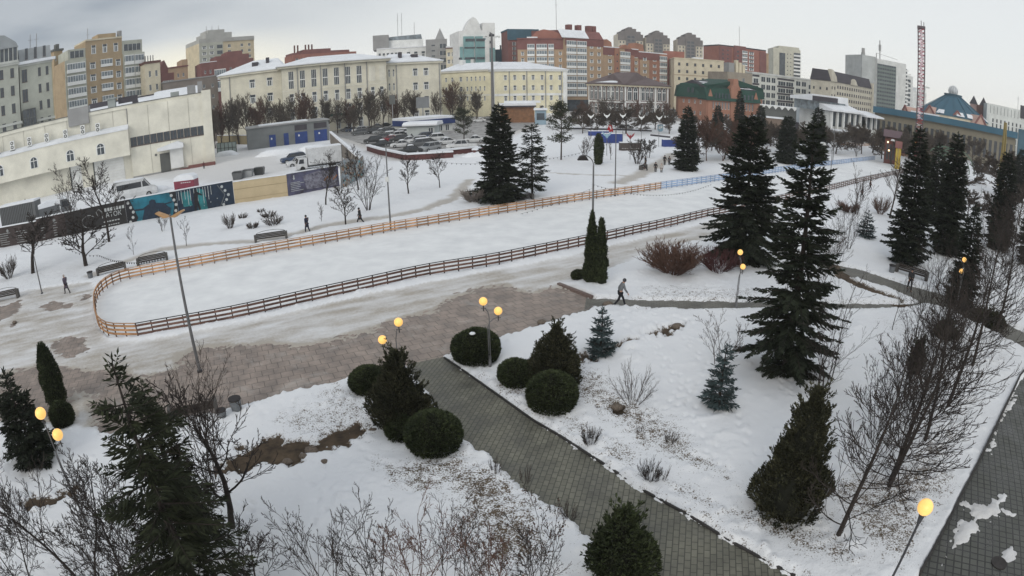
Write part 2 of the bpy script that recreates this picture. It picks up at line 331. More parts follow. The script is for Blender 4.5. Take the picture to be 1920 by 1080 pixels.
Fq = np.column_stack([idx, idx+1, idx+nx+1, idx+nx]).astype(np.int32)
me.vertices.add(len(V)); me.vertices.foreach_set('co', V.ravel())
me.loops.add(Fq.size); me.loops.foreach_set('vertex_index', Fq.ravel())
me.polygons.add(len(Fq)); me.polygons.foreach_set('loop_start', np.arange(0, Fq.size, 4, dtype=np.int32)); me.update()
me.polygons.foreach_set('use_smooth', np.ones(len(Fq), bool))
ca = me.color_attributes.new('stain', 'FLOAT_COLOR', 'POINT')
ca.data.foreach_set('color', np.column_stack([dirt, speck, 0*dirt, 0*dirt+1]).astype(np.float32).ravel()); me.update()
def ground_mat():
    m = bpy.data.materials.new('trodden_snow'); m.use_nodes = True; t = m.node_tree; b = t.nodes['Principled BSDF']; n, l = t.nodes.new, t.links.new
    b.inputs['Roughness'].default_value = .85; b.inputs['Specular IOR Level'].default_value = .2
    tcn = n('ShaderNodeTexCoord'); at = n('ShaderNodeAttribute'); at.attribute_name = 'stain'; sp = n('ShaderNodeSeparateColor'); l(at.outputs['Color'], sp.inputs[0])
    def noise(s, d=6, r=.6):
        x = n('ShaderNodeTexNoise'); x.inputs['Scale'].default_value = s; x.inputs['Detail'].default_value = d; x.inputs['Roughness'].default_value = r; l(tcn.outputs['Object'], x.inputs[0]); return x.outputs[0]
    def math_(op, a, b_, cl=False):
        x = n('ShaderNodeMath'); x.operation = op; x.use_clamp = cl
        for i, v in enumerate((a, b_)):
            if isinstance(v, (int, float)): x.inputs[i].default_value = v
            else: l(v, x.inputs[i])
        return x.outputs[0]
    def mix(f, a, b_):
        x = n('ShaderNodeMix'); x.data_type = 'RGBA'; l(f, x.inputs['Factor'])
        for k, v in (('A', a), ('B', b_)):
            if isinstance(v, tuple): x.inputs[k].default_value = (*v, 1)
            else: l(v, x.inputs[k])
        return x.outputs['Result']
    na, nb, nc = noise(.7), noise(6, 8, .7), noise(17, 5, .65)
    snow = mix(na, (.79, .80, .815), (.70, .71, .73))
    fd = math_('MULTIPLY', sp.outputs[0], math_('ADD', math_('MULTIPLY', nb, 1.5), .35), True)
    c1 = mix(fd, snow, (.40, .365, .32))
    # specks of leaf litter and soil
    th = math_('SUBTRACT', .80, math_('MULTIPLY', sp.outputs[1], .34))
    sk = math_('MULTIPLY', math_('SUBTRACT', math_('ADD', math_('MULTIPLY', nc, .65), math_('MULTIPLY', noise(3.5), .35)), math_('MULTIPLY', th, .78)), 14, True)
    sk = math_('MULTIPLY', sk, math_('GREATER_THAN', sp.outputs[1], .02), True)
    c2 = mix(sk, c1, mix(noise(4), (.06, .045, .03), (.16, .12, .08)))
    l(c2, b.inputs['Base Color'])
    bb = n('ShaderNodeBump'); bb.inputs['Strength'].default_value = .55; bb.inputs['Distance'].default_value = .06; l(math_('ADD', nb, math_('MULTIPLY', noise(1.6), 1.5)), bb.inputs['Height']); l(bb.outputs[0], b.inputs['Normal'])
    return m
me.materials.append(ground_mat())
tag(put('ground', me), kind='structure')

def tile_mat(name, c1, c2, mortar, bw, rh, ang, offset=.5, msize=.012, rough=.75, wet=0.0, film=0.0):
    m = bpy.data.materials.new(name); m.use_nodes = True; t = m.node_tree; b = t.nodes['Principled BSDF']; n, l = t.nodes.new, t.links.new
    tcn = n('ShaderNodeTexCoord'); mp = n('ShaderNodeMapping'); mp.inputs['Rotation'].default_value = (0, 0, ang); l(tcn.outputs['Object'], mp.inputs[0])
    br = n('ShaderNodeTexBrick'); l(mp.outputs[0], br.inputs['Vector']); br.offset = offset
    br.inputs['Color1'].default_value = (*c1, 1); br.inputs['Color2'].default_value = (*c2, 1); br.inputs['Mortar'].default_value = (*mortar, 1)
    br.inputs['Scale'].default_value = 1; br.inputs['Brick Width'].default_value = bw; br.inputs['Row Height'].default_value = rh; br.inputs['Mortar Size'].default_value = msize; br.inputs['Mortar Smooth'].default_value = .3; br.inputs['Bias'].default_value = 0
    nn = n('ShaderNodeTexNoise'); nn.inputs['Scale'].default_value = .9; nn.inputs['Detail'].default_value = 8; nn.inputs['Roughness'].default_value = .65; l(tcn.outputs['Object'], nn.inputs[0])
    mr = n('ShaderNodeMapRange'); mr.inputs['From Min'].default_value = .35; mr.inputs['From Max'].default_value = .7; mr.inputs['To Min'].default_value = 1.22; mr.inputs['To Max'].default_value = .52; l(nn.outputs[0], mr.inputs['Value'])
    vm = n('ShaderNodeVectorMath'); vm.operation = 'SCALE'; l(br.outputs['Color'], vm.inputs[0]); l(mr.outputs[0], vm.inputs['Scale'])
    fo = vm.outputs[0]
    if film:      # thin dirty slush and salt left on the flags
        n2 = n('ShaderNodeTexNoise'); n2.inputs['Scale'].default_value = .55; n2.inputs['Detail'].default_value = 9; n2.inputs['Roughness'].default_value = .72; n2.inputs['Distortion'].default_value = .6; l(tcn.outputs['Object'], n2.inputs[0])
        m2 = n('ShaderNodeMapRange'); m2.inputs['From Min'].default_value = .54; m2.inputs['From Max'].default_value = .66; m2.inputs['To Max'].default_value = film; l(n2.outputs[0], m2.inputs['Value'])
        x2 = n('ShaderNodeMix'); x2.data_type = 'RGBA'; l(m2.outputs[0], x2.inputs['Factor']); l(fo, x2.inputs['A']); x2.inputs['B'].default_value = (.43, .41, .38, 1); fo = x2.outputs['Result']
    l(fo, b.inputs['Base Color'])
    rr = n('ShaderNodeMapRange'); rr.inputs['From Min'].default_value = .4; rr.inputs['From Max'].default_value = .65; rr.inputs['To Min'].default_value = rough; rr.inputs['To Max'].default_value = rough-wet; l(nn.outputs[0], rr.inputs['Value']); l(rr.outputs[0], b.inputs['Roughness'])
    bb = n('ShaderNodeBump'); bb.inputs['Strength'].default_value = .5; bb.inputs['Distance'].default_value = .02; l(br.outputs['Fac'], bb.inputs['Height']); bb.invert = True; l(bb.outputs[0], b.inputs['Normal'])
    return m
def sheet(name, pts, m, z=0.0, thick=0.0):
    bm = bmesh.new(); vs = [bm.verts.new((p.x, p.y, z)) for p in GP(pts)]; f = bm.faces.new(vs)
    if f.normal.z < 0: f.normal_flip()
    bmesh.ops.triangulate(bm, faces=[f]); me = bpy.data.meshes.new(name); bm.to_mesh(me); bm.free(); me.materials.append(m)
    return tag(put(name, me), kind='structure')
a1 = math.atan2(*(G(700, 552)-G(260, 634)).yx)
PINK = tile_mat('pink_flagstones', (.30, .245, .21), (.26, .213, .182), (.145, .12, .10), .62, .62, -a1, .5, .022, .75, .3, .38)
sheet('plaza_pavement', [(-150,600),(0,560),(60,540),(175,525),(170,600),(205,650),(262,645),(440,614),(700,555),(916,515),(1070,487),(1200,470),(1112,515),(1060,535),(1125,561),(1125,575),(1100,592),(1057,604),(1017,616),(933,640),(880,655),(848,674),(763,699),(665,722),(600,736),(540,752),(483,768),(413,786),(300,815),(240,835),(170,835),(165,760),(140,760),(120,815),(40,800),(-60,830),(-200,830)], PINK, 0.0)
pd = G(1293, 967)-G(947, 750); a2 = math.atan2(pd.y, pd.x)
GREY = tile_mat('grey_paving', (.165, .16, .125), (.13, .126, .098), (.062, .06, .047), .34, .2, -a2+R(52), .5, .018, .7, .3, .08)
sheet('paved_path', [(833,669),(880,690),(960,745),(1060,806),(1147,863),(1217,908),(1303,955),(1383,1003),(1505,1065),(1640,1150),(1300,1230),(1130,1060),(1080,1015),(1020,960),(960,925),(890,863),(840,822),(780,750),(763,683)], GREY, 0.004)
GREY2 = tile_mat('grey_paving_far', (.17, .165, .145), (.145, .14, .12), (.08, .075, .065), .34, .2, R(12), .5, .018, .75, .2)
sheet('footpath', [(1100,553),(1240,557),(1440,560),(1600,563),(1660,562),(1580,535),(1490,500),(1410,470),(1430,450),(1560,485),(1620,498),(1720,530),(1820,560),(1880,592),(1960,630),(1960,680),(1850,635),(1770,592),(1700,592),(1600,593),(1430,588),(1380,591),(1240,590),(1140,583),(1095,585)], GREY2, 0.008)
SOILM = mat('wet_soil', (.085, .06, .038), .9, .35, 1.5, .8, 14)
for i, s_ in enumerate(SOIL):
    c = (sum(p[0] for p in s_)/len(s_), sum(p[1] for p in s_)/len(s_))
    sheet('bare_soil', [(c[0]+(x-c[0])*1.25, c[1]+(y-c[1])*1.5) for x, y in s_], SOILM, 0.012)
DARK = tile_mat('dark_paving', (.078, .08, .068), (.058, .06, .05), (.016, .016, .014), .32, .32, R(38), .0, .035, .6, .4, .05)
sheet('road', [(1715,1095),(1758,1010),(1795,935),(1845,838),(1875,775),(1910,712),(1955,650),(2150,700),(2150,1100),(1900,1300),(1600,1250)], DARK, 0.0)
ICE = mat('rink_ice', (.77, .78, .78), .9, .05, .5, .3, 2, spec=.1, col2=(.66, .67, .68))
sheet('rink_ice', RINK, ICE, 0.03)
ASPH = mat('wet_asphalt', (.10, .095, .09), .7, .35, .45, .4, 6, col2=(.46, .45, .44))
sheet('parking_asphalt', LOT, ASPH, 0.0); sheet('street_asphalt', STREET, ASPH, 0.0)

# kerbs
KERB = mat('kerb_stone', (.22, .20, .18), .85, .2, 3, .4, 12); KDARK = mat('dark_kerb', (.05, .047, .045), .8, .2, 3)
def kerb(name, pts, w, z0, z1, m, label):
    b = MB(); q = GP(pts)
    for a, c in zip(q, q[1:]): b.beam((a.x, a.y, (z0+z1)/2), (c.x, c.y, (z0+z1)/2), w, z1-z0)
    return tag(b.build(name, m), label, 'kerb')
kerb('kerb', [(833,672),(867,695),(905,722),(947,752),(1000,790),(1050,819),(1137,875),(1207,922),(1293,969),(1373,1019),(1490,1082)], .07, -.05, .09, KDARK, 'thin dark kerb along the right edge of the grey diagonal path')
kerb('kerb', [(1722,1080),(1765,1003),(1802,930),(1852,832),(1882,770),(1910,712),(1935,680)], .10, -.1, .30, KDARK, 'long dark kerb between the snowy bank and the tiled road at right')
kerb('kerb', [(1047,535),(1075,546),(1110,560)], .24, 0, .19, mat('red_granite', (.17, .125, .11), .6, .2, 8), 'short reddish stone kerb at the plaza corner beside the columnar thujas')
kerb('kerb', [(1016,610),(1045,603),(1060,596),(1100,585),(1112,577)], .12, 0, .16, KERB, 'curved grey stone kerb on the plaza side of the snowy lawn with small spruce')
# ------------------------------------------------------------------ buildings
GLASS = mat('dark_glass', (.06, .075, .09), .18, .3, .5, spec=.6)
GLASS2 = mat('pale_glass', (.20, .24, .27), .2, .35, .4, spec=.6)
WFR = mat('white_frame', (.78, .79, .78), .6, .05)
BFR = mat('brown_frame', (.12, .09, .08), .6, .1)
SNOWR = mat('roof_snow', (.74, .76, .79), .9, .06, .3, .3, 2)
def M_(n, c, **k): return mat(n, c, .85, k.pop('var', .10), k.pop('scale', .25), **k)
CREAM = M_('cream_plaster', (.70, .67, .56)); PCREAM = M_('pale_cream_plaster', (.72, .70, .61)); OCH = M_('ochre_brick', (.40, .305, .195)); GREENG = M_('grey_green_plaster', (.44, .45, .39))
LGREY = M_('light_grey_plaster', (.60, .61, .60)); MGREY = M_('grey_plaster', (.30, .30, .30)); MAROON = M_('maroon_brick', (.20, .088, .08)); RED = M_('red_brick', (.30, .13, .10)); TAN = M_('tan_brick', (.40, .285, .19))
BEIGE = M_('beige_plaster', (.62, .56, .43)); DSLATE = M_('dark_slate_roof', (.06, .055, .065)); TEAL = M_('teal_glass', (.20, .36, .37), spec=.5); DTEAL = M_('dark_teal_cladding', (.05, .11, .15)); DGREEN = M_('green_metal_roof', (.017, .06, .045))
WHITE = M_('white_plaster', (.76, .77, .76)); BROWNR = M_('brown_metal_roof', (.13, .10, .10)); DGREY = M_('dark_grey_cladding', (.12, .125, .12)); ORANGE = M_('orange_brick', (.34, .17, .115)); BLUE = M_('blue_paint', (.025, .045, .15)); DKBR = M_('dark_brown_brick', (.13, .06, .05))
BLUEROOF = M_('blue_green_metal_roof', (.045, .115, .165), scale=.1)
_wc = {}
def win_mesh(w, h, kind):
    k = (round(w, 1), round(h, 1), kind)
    if k in _wc: return _wc[k]
    b = MB(); d = .07; f = min(.16, w*.1)
    if kind == 'bal':      # glazed loggia: panes over a solid apron
        b.box(0, w, -.55, 0, 0, h*.36, 0); n = max(3, int(w/1.1))
        b.box(.05, w-.05, -.50, -.02, h*.36, h*.92, 1); b.box(0, w, -.57, 0, h*.92, h, 0)
        for i in range(n+1): x = (w-.12)*i/n; b.box(x, x+.12, -.56, -.45, h*.36, h*.92, 0)
        mats = [WFR, GLASS2]
    elif kind == 'strip':
        b.box(0, w, -.05, 0, 0, h, 1); n = max(2, int(w/1.6))
        for i in range(n+1): x = (w-.1)*i/n; b.box(x, x+.1, -.1, -.01, 0, h, 0)
        mats = [WFR, GLASS]
    elif kind == 'slot': b.box(0, w, -.06, .0, 0, h, 1); mats = [WFR, GLASS]
    elif kind == 'arch':
        pts = [(0, 0), (w, 0), (w, h*.68)]+[(w/2+w/2*math.cos(t), h*.68+h*.32*math.sin(t)) for t in [PI*i/8 for i in range(1, 8)]]+[(0, h*.68)]
        b.prism([(w/2+(x-w/2)*1.3, z*1.07-h*.03) for x, z in pts], -.06, 0, 0); b.prism(pts, -.10, -.05, 1)
        b.box(w/2-.06, w/2+.06, -.13, -.09, 0, h*.9, 0); b.box(0, w, -.13, -.09, h*.62, h*.68, 0); mats = [WFR, GLASS]
    elif kind == 'lintel':   # dark top half as the blinds and transoms read
        b.box(0, w, -.02, 0, 0, h, 1); b.box(-f, 0, -d, 0, -f, h+f, 0); b.box(w, w+f, -d, 0, -f, h+f, 0); b.box(0, w, -d, 0, -f, 0, 0)
        b.box(w*.46, w*.54, -d, -.01, 0, h*.68, 0); b.box(0, w, -d, -.01, h*.64, h*.70, 0); b.box(w*.05, w*.18, -d*.8, -.01, 0, h*.64, 0); b.box(w*.82, w*.95, -d*.8, -.01, 0, h*.64, 0); mats = [WFR, GLASS]
    elif kind == 'tall':
        b.box(0, w, -.02, 0, 0, h, 1)
        for x in (0, w*.31, w*.63, w*.95): b.box(x, x+w*.05, -d, -.01, 0, h, 0)
        b.box(0, w, -d, -.01, h*.45, h*.5, 0); mats = [WFR, GLASS]
    else:
        b.box(0, w, -.02, 0, 0, h, 1); b.box(-f*.6, 0, -d, 0, -f, h, 0); b.box(w, w+f*.6, -d, 0, -f, h, 0); b.box(-f, w+f, -d*1.6, 0, -f*1.6, -.01, 0); b.box(w*.47, w*.53, -d, -.01, 0, h, 0); mats = [WFR if kind == 'win' else BFR, GLASS]
    _wc[k] = b.data('window', mats); return _wc[k]
class Bld:
    """A building: local x runs along the front from A to B, +y into the building, z up"""
    def __init__(s, name, label, A_, B_, depth, Ht, wall, cat='building', group=None, zb=-1.0):
        s.A, s.B = Vector((A_.x, A_.y, 0)), Vector((B_.x, B_.y, 0)); d = s.B-s.A; s.W = d.length; s.D = depth; s.H = Ht
        s.root = thing(name, label, cat, s.A, math.atan2(d.y, d.x), group); s.n = 0
        b = MB(); b.box(0, s.W, 0, depth, zb, Ht, 0); b.build('wall', wall, s.root); s.extra = []
    def part(s, name, m, fn, parent=None):
        b = MB(); fn(b); return b.build(name, m, parent or s.root)
    def wins(s, u0, u1, nc, v0, v1, nr, ww, hh, kind='win', face='front', skip=(), frac=True, y=0.0):
        """nc x nr windows spread from u0..u1 across and v0..v1 up (fractions), each ww x hh of its cell"""
        W = s.W if face == 'front' else s.D; cw, ch = (u1-u0)*W/nc, (v1-v0)*s.H/nr; w_, h_ = cw*ww, ch*hh; me = win_mesh(w_, h_, kind)
        for r in range(nr):
            for c in range(nc):
                if (c, r) in skip or c in skip: continue
                x = u0*W+cw*(c+.5)-w_/2; z = v0*s.H+ch*(r+.5)-h_/2
                if face == 'front': T = ((x, y-.0, z), 0)
                elif face == 'left': T = ((-.0, W-x, z), -PI/2)      # seen from the left
                else: T = ((s.W, x, z), PI/2)
                if s.n < 98: put('window' if kind != 'bal' else 'balcony', me, s.root, T[0], T[1])
                else: s.extra.append((me, T))
                s.n += 1
    def close(s):
        if s.extra:
            b = MB(); mats = []
            for me, (l_, a) in s.extra:
                mm = Matrix.Translation(l_) @ Matrix.Rotation(a, 4, 'Z'); o = len(b.v)
                b.v += [tuple(mm @ v.co) for v in me.vertices]
                for p in me.polygons:
                    m = me.materials[p.material_index]
                    if m not in mats: mats.append(m)
                    b.f.append(tuple(o+i for i in p.vertices)); b.m.append(mats.index(m))
            tag(b.build('upper_windows', mats, s.root), kind='stuff')
        return s
    def parapet(s, h=1.0, m=None, over=.3, t=.5):
        s.part('parapet', m or LGREY, lambda b: (b.box(-over, s.W+over, -over, t, s.H, s.H+h), b.box(-over, s.W+over, s.D-t, s.D+over, s.H, s.H+h), b.box(-over, t, t, s.D-t, s.H, s.H+h), b.box(s.W-t, s.W+over, t, s.D-t, s.H, s.H+h)))
    def snowroof(s, h=.25): s.part('roof_snow', SNOWR, lambda b: b.box(.5, s.W-.5, .5, s.D-.5, s.H, s.H+h))
    def hip(s, rh, m, over=.8, ends=(1, 1), eave=None, name='roof', z=None):
        z = s.H if z is None else z
        def f(b):
            x0, x1, y0, y1 = -over, s.W+over, -over, s.D+over; r = min((y1-y0)/2, (x1-x0)/2); ym = (y0+y1)/2
            a, c = (x0+r*ends[0], ym, z+rh+.3), (x1-r*ends[1], ym, z+rh+.3)
            p = [(x0, y0, z+.3), (x1, y0, z+.3), (x1, y1, z+.3), (x0, y1, z+.3)]
            b.poly([p[0], p[1], c, a]); b.poly([p[2], p[3], a, c]); b.poly([p[1], p[2], c]); b.poly([p[3], p[0], a])
            b.box(x0, x1, y0, y1, z, z+.29, 0)
        r = s.part(name, m, f)
        if eave: s.part('cornice', eave, lambda b: b.box(-over*.7, s.W+over*.7, -over*.7, s.D+over*.7, z-.7, z-.02))
        return r
    def bands(s, vs, m, h=.4, d=.12):
        for v in vs: s.part('string_course', m, lambda b: b.box(-d, s.W+d, -d, 0, v*s.H-h/2, v*s.H+h/2))
    def boxes(s, name, m, lst):
        """boxes in fractions of the width and metres of depth, fractions of height"""
        for (u0, u1, y0, y1, v0, v1) in lst: s.part(name, m, lambda b: b.box(u0*s.W, u1*s.W, y0, y1, v0*s.H, v1*s.H))
def bld(name, label, pa, da, pb, db, depth, wall, **k):
    a, b = At(*pa, da), At(*pb, db); Ht = (a.z+b.z)/2
    return Bld(name, label, a, b, depth, Ht, wall, **k)
rnd = random.Random(5)
def clutter(s, n, m=None, hmax=2.5):
    for i in range(n):
        u = rnd.uniform(.08, .92); w_ = rnd.uniform(.6, 2.2); h_ = rnd.uniform(.8, hmax)
        s.part('roof_unit', m or MGREY, lambda b: b.box(u*s.W, u*s.W+w_, s.D*.2, s.D*.2+w_, s.H, s.H+h_+.6))
def antenna(s, u, h_, y=3):
    s.part('antenna', MGREY, lambda b: (b.tube([(u*s.W, y, s.H), (u*s.W, y, s.H+h_)], .12, 5), b.beam((u*s.W-.8, y, s.H+h_*.8), (u*s.W+.8, y, s.H+h_*.8), .1, .1)))

# --- the long cream shed on the left
def long_shed():
    c = G(400, 309); e = G(-60, 406)
    d = (e-c).normalized(); e = c+d*(e-c).length*1.1
    Ht = 17.0
    s = Bld('warehouse', 'long cream windowless warehouse with snowy roof behind the painted hoarding', e, c, 34, Ht-.8, PCREAM)
    W = s.W
    def U(px, py):   # distance along the front of a pixel at the wall
        r = ray(px, py); n = Vector((-(c-e).y, (c-e).x, 0)).normalized(); t = (e).dot(n)/(r.x*n.x+r.y*n.y)
        p = Vector((r.x*t, r.y*t, H+r.z*t)); return (p-e).dot((c-e).normalized()), p.z
    s.part('parapet', PCREAM, lambda b: (b.box(0, W, -.25, .4, s.H, s.H+.8), b.box(W-.4, W+.01, .4, 34, s.H, s.H+.8)))
    s.part('coping', DGREY, lambda b: (b.box(-.1, W+.1, -.4, .5, s.H+.8, s.H+.95), b.box(W-.5, W+.1, .5, 34, s.H+.8, s.H+.95)))
    s.part('roof_snow', SNOWR, lambda b: (b.box(0, W-.5, .5, 34, s.H-.2, s.H+.6), b.prism([(14, 17), (20, 19.5), (32, 20.2), (33.5, 17)], W*.80, W-2, axis='x')))
    u0, _ = U(242, 240)
    # the right block stands proud, the left wall is set under a snowy ledge
    s.part('end_block', PCREAM, lambda b: b.box(u0, W+.3, -.9, -.01, -.5, s.H+.1)); s.part('corner_pier', PCREAM, lambda b: b.box(W-1.6, W+.6, -1.25, -.91, -.5, s.H+1.25))
    _, zl = U(230, 243); _, zb = U(200, 298)
    s.part('ledge', PCREAM, lambda b: b.box(0, u0-.02, -2.6, -.01, zb, zl)); 
    s.part('ledge_snow', SNOWR, lambda b: b.prism([(-2.75, zl-.15), (-2.75, zl+.25), (-.3, zl+1.0), (-.02, zl+1.0), (-.02, zl+.01), (-2.6, zl+.01)], 0, u0, axis='x'))
    # strip of small windows
    ua, za = U(246, 262); ub, _ = U(384, 246); _, zt = U(384, 233)
    n = 11
    for i in range(n):
        x = ua+(ub-ua)*i/n; me = win_mesh((ub-ua)/n*.84, 2.0, 'brown'); put('window', me, s.root, (x, -.9, U(315, 254)[1]-1.0), 0)
    for (px, py) in ((6, 318), (69, 303), (136, 290), (192, 278), (-50, 330)):
        u, z = U(px, py); put('window', win_mesh(1.7, 2.4, 'arch'), s.root, (u-.85, -2.6, z-1.2), 0)
    s.bands((), WHITE)
    for i in range(9): s.part('wall_joint', M_('joint_grey', (.42, .40, .34)), lambda b: b.box(u0*i/9+2, u0*i/9+2.08, -.06, -.001, zl+1.2, s.H))
    for i in range(1, 4): s.part('wall_joint', M_('joint_grey', (.42, .40, .34)), lambda b: b.box(u0+(W-u0)*i/4, u0+(W-u0)*i/4+.08, -.95, -.901, .2, s.H))
    s.part('plinth', MGREY, lambda b: b.box(u0, W-1.7, -1.0, -.901, -.2, .55)); s.part('downpipe', MGREY, lambda b: b.box(u0-.35, u0-.15, -.3, -.02, zl+1.0, s.H))
    # air conditioners
    ac = MB(); ac.box(-.55, .55, -.55, 0, -1.05, 1.05, 0)
    for z in (-.45, .48): ac.tube([(0, -.55, z), (0, -.60, z)], .40, 14, 1); ac.tube([(0, -.60, z), (0, -.62, z)], .17, 10, 0)
    ac.box(-.6, .6, -.5, .2, -1.25, -1.06, 1)
    acm = ac.data('fan_unit', [WFR, DGREY])
    for (px, py) in ((26, 272), (58, 265), (90, 258), (125, 251), (157, 243), (185, 239), (-2, 279)):
        u, z = U(px, py); put('fan_unit', acm, s.root, (u, -1.0, z), 0)
    # doors
    for (pa, pb, zt_) in (((178, 322), (233, 312), 6.2), ((134, 330), (153, 326), 6.0)):
        a, b_ = U(*pa)[0], U(*pb)[0]; 
        g = s.part('garage_door', WHITE, lambda b: [b.box(a, b_, -.10, 0, .1+i*.62, .1+i*.62+.58) for i in range(9)])
        s.part('door_lintel', DGREY, lambda b: (b.box(a-.3, b_+.3, -.25, -.01, 5.75, 6.1), b.box(a-.3, a, -.2, -.01, 0, 5.74)), g)
    a, b_ = U(303, 320)[0], U(346, 313)[0]
    s.part('entrance_recess', DGREY, lambda b: b.box(a, (a+b_)/2-.4, -1.0, -.91, 0, 4.6)); s.part('entrance_door', WHITE, lambda b: b.box((a+b_)/2-.3, b_, -1.5, -.91, .8, 5.2))
    s.part('canopy', SNOWR, lambda b: b.prism([(a-.3, 5.3), (b_+.3, 5.3), (b_+.3, 6.3), (b_-1, 6.9), (a-.3, 5.9)], -3.2, -.91))
    s.part('steps', MAROON, lambda b: (b.box(b_+1, W+.5, -3, -1.3, 0, .9), b.box(b_-1, b_+1, -2.6, -1.3, 0, .5)))
    u, z = U(293, 290); s.part('vent', DGREY, lambda b: b.tube([(u, -1.1, z), (u, -.9, z)], .28, 10))
    # rooftop: vent box, grey stair head, dark duct and skylight
    u, z = U(146, 212); s.part('stair_head', MGREY, lambda b: b.box(u-2.5, u+2.8, -.6, 2.2, s.H-1.6, s.H+2.4))
    u, z = U(203, 190); s.part('vent_box', M_('galvanised', (.34, .37, .36)), lambda b: (b.box(u-1, u+.9, 5, 7, s.H, s.H+3), b.box(u-1.3, u+1.2, 4.7, 7.3, s.H+3, s.H+3.3)))
    s.part('duct', DSLATE, lambda b: (b.box(u+1.6, u+6.5, 6, 7.5, s.H+1.6, s.H+3.0), b.box(u+5.2, u+6.6, 6, 7.5, s.H, s.H+1.6)))
    s.part('skylight', DSLATE, lambda b: (b.prism([(18, 0), (24, 0), (21, 3.0)], u-9, u-2, axis='x'),)).location = (0, 0, s.H+.5)
    s.part('roof_ridge', SNOWR, lambda b: b.prism([(12, s.H), (22, s.H+2.8), (33, s.H)], u-12, W-4, axis='x'))
    s.part('roof_ridge_trim', DSLATE, lambda b: (b.beam((u-12.2, 22, s.H+2.95), (W-3.8, 22, s.H+2.95), .5, .3), b.beam((u-12.2, 12, s.H+.1), (u-12.2, 22, s.H+2.95), .3, .3)))
    u, z = U(370, 165); s.part('roof_unit', MGREY, lambda b: (b.box(u-2.5, u-.5, 2, 4, s.H+.9, s.H+3), b.box(u, u+1.2, 2, 3.2, s.H+.9, s.H+3.6)))
    u, z = U(327, 178); s.part('roof_unit', M_('galvanised', (.34, .37, .36)), lambda b: b.box(u-1, u+1, 1, 3, s.H, s.H+2.0))
    s.close()
long_shed()

# --- far left: pale eight storey block with mansard and glazed bay
s = bld('apartment_building', 'pale green-grey apartment block with mansard top and dark glazed bay at the far left', (36, 118), 190, (96, 113), 192, 22, GREENG)
LG2 = M_('pale_stone', (.55, .56, .52))
s.bands((.30, .52, .985), LG2, .7, .35); s.wins(.5, .98, 2, .30, .98, 5, .32, .5, 'brown'); s.wins(.0, .30, 1, .66, .98, 2, .5, .62, 'brown'); 
s.part('glazed_bay', GLASS, lambda b: b.box(.02*s.W, .42*s.W, -1.5, -.01, 0, s.H*.62)); s.part('bay_mullions', DGREY, lambda b: [b.box(.02*s.W, .42*s.W, -1.6, -1.51, s.H*.62*i/9, s.H*.62*i/9+.25) for i in range(10)]+[b.box((.02+.4*i/4)*s.W-.1, (.02+.4*i/4)*s.W+.1, -1.65, -1.51, 0, s.H*.62) for i in range(5)])
s.part('mansard', M_('zinc_roof', (.33, .35, .36)), lambda b: b.prism([(-.6, s.H), (1.8, s.H+4.6), (20, s.H+6), (22.5, s.H)], 0, s.W, axis='x')); s.part('cornice', SNOWR, lambda b: b.box(-.5, s.W+1.2, -1.3, 0, s.H-.3, s.H+.5))
s.wins(.08, .92, 3, 1.02, 1.13, 1, .28, .8, 'brown', y=-.35); antenna(s, .4, 9); antenna(s, .6, 9)
s.part('side_wall', M_('weathered_cream', (.42, .39, .27)), lambda b: b.box(s.W+.01, s.W+.3, 0, 22, 0, s.H-.4)); s.close()
s2 = bld('apartment_building', 'pale corner tower with rounded glass crown at the left edge of the view', (-60, 128), 184, (34, 116), 188, 20, GREENG)
s2.bands((.30, .52, .98), LG2, .7, .35); s2.wins(.55, .98, 2, .16, .98, 6, .3, .52, 'brown'); s2.wins(0, .5, 2, .16, .98, 6, .3, .52, 'brown')
s2.part('glass_crown', GLASS, lambda b: b.box(.1*s2.W, .98*s2.W, -.2, 6, s2.H+.2, s2.H+4)); s2.part('crown_mullions', LG2, lambda b: [b.box((.1+.088*i)*s2.W-.12, (.1+.088*i)*s2.W+.12, -.35, -.21, s2.H+.2, s2.H+4) for i in range(11)]+[b.box(0, s2.W, -.6, .5, s2.H-.5, s2.H+.19)])
s2.part('crown_roof', M_('zinc_roof', (.33, .35, .36)), lambda b: b.prism([(.05*s2.W, s2.H+4.01), (s2.W, s2.H+4.01), (s2.W*.95, s2.H+5.5), (s2.W*.72, s2.H+8), (s2.W*.4, s2.H+8.5)], -.6, 12)); antenna(s2, .6, 14); s2.close()
s = bld('apartment_building', 'narrow ochre-brown slab block between the pale mansard block and the balconied block', (101, 101), 236, (117, 90), 238, 20, OCH)
s.wins(.05, .35, 1, .4, .98, 7, .35, .5); s.part('cornice', DGREY, lambda b: b.box(-.4, s.W+.4, -.4, 3, s.H, s.H+.8)); s.part('roof_unit', DGREY, lambda b: b.box(s.W*.55, s.W*.9, 2, 4, s.H+.8, s.H+3)); s.close()
s = bld('apartment_building', 'ochre brick apartment block with columns of glazed balconies behind the warehouse', (121, 108), 225, (270, 103), 240, 18, OCH)
s.boxes('side_bay', GREENG, [(.0, .255, -.35, -.01, 0, 1.0), (.72, 1.0, -.5, -.01, 0, 1.0)])
s.wins(.01, .25, 1, .30, .98, 6, .92, .80, 'bal', y=-.4); s.wins(.73, .99, 2, .30, .99, 6, .92, .82, 'bal', y=-.5); s.wins(.42, .60, 1, .30, .99, 6, .8, .62, 'bal')
s.wins(.27, .41, 1, .30, .98, 6, .45, .5, 'lintel'); s.wins(.61, .71, 1, .30, .98, 6, .55, .5, 'lintel')
s.boxes('top_floor', GREENG, [(.05, .26, .5, 12, 1.0, 1.10), (.72, .985, .5, 12, 1.0, 1.13)]); s.boxes('top_floor', OCH, [(.26, .72, .4, 12, 1.0, 1.16)])
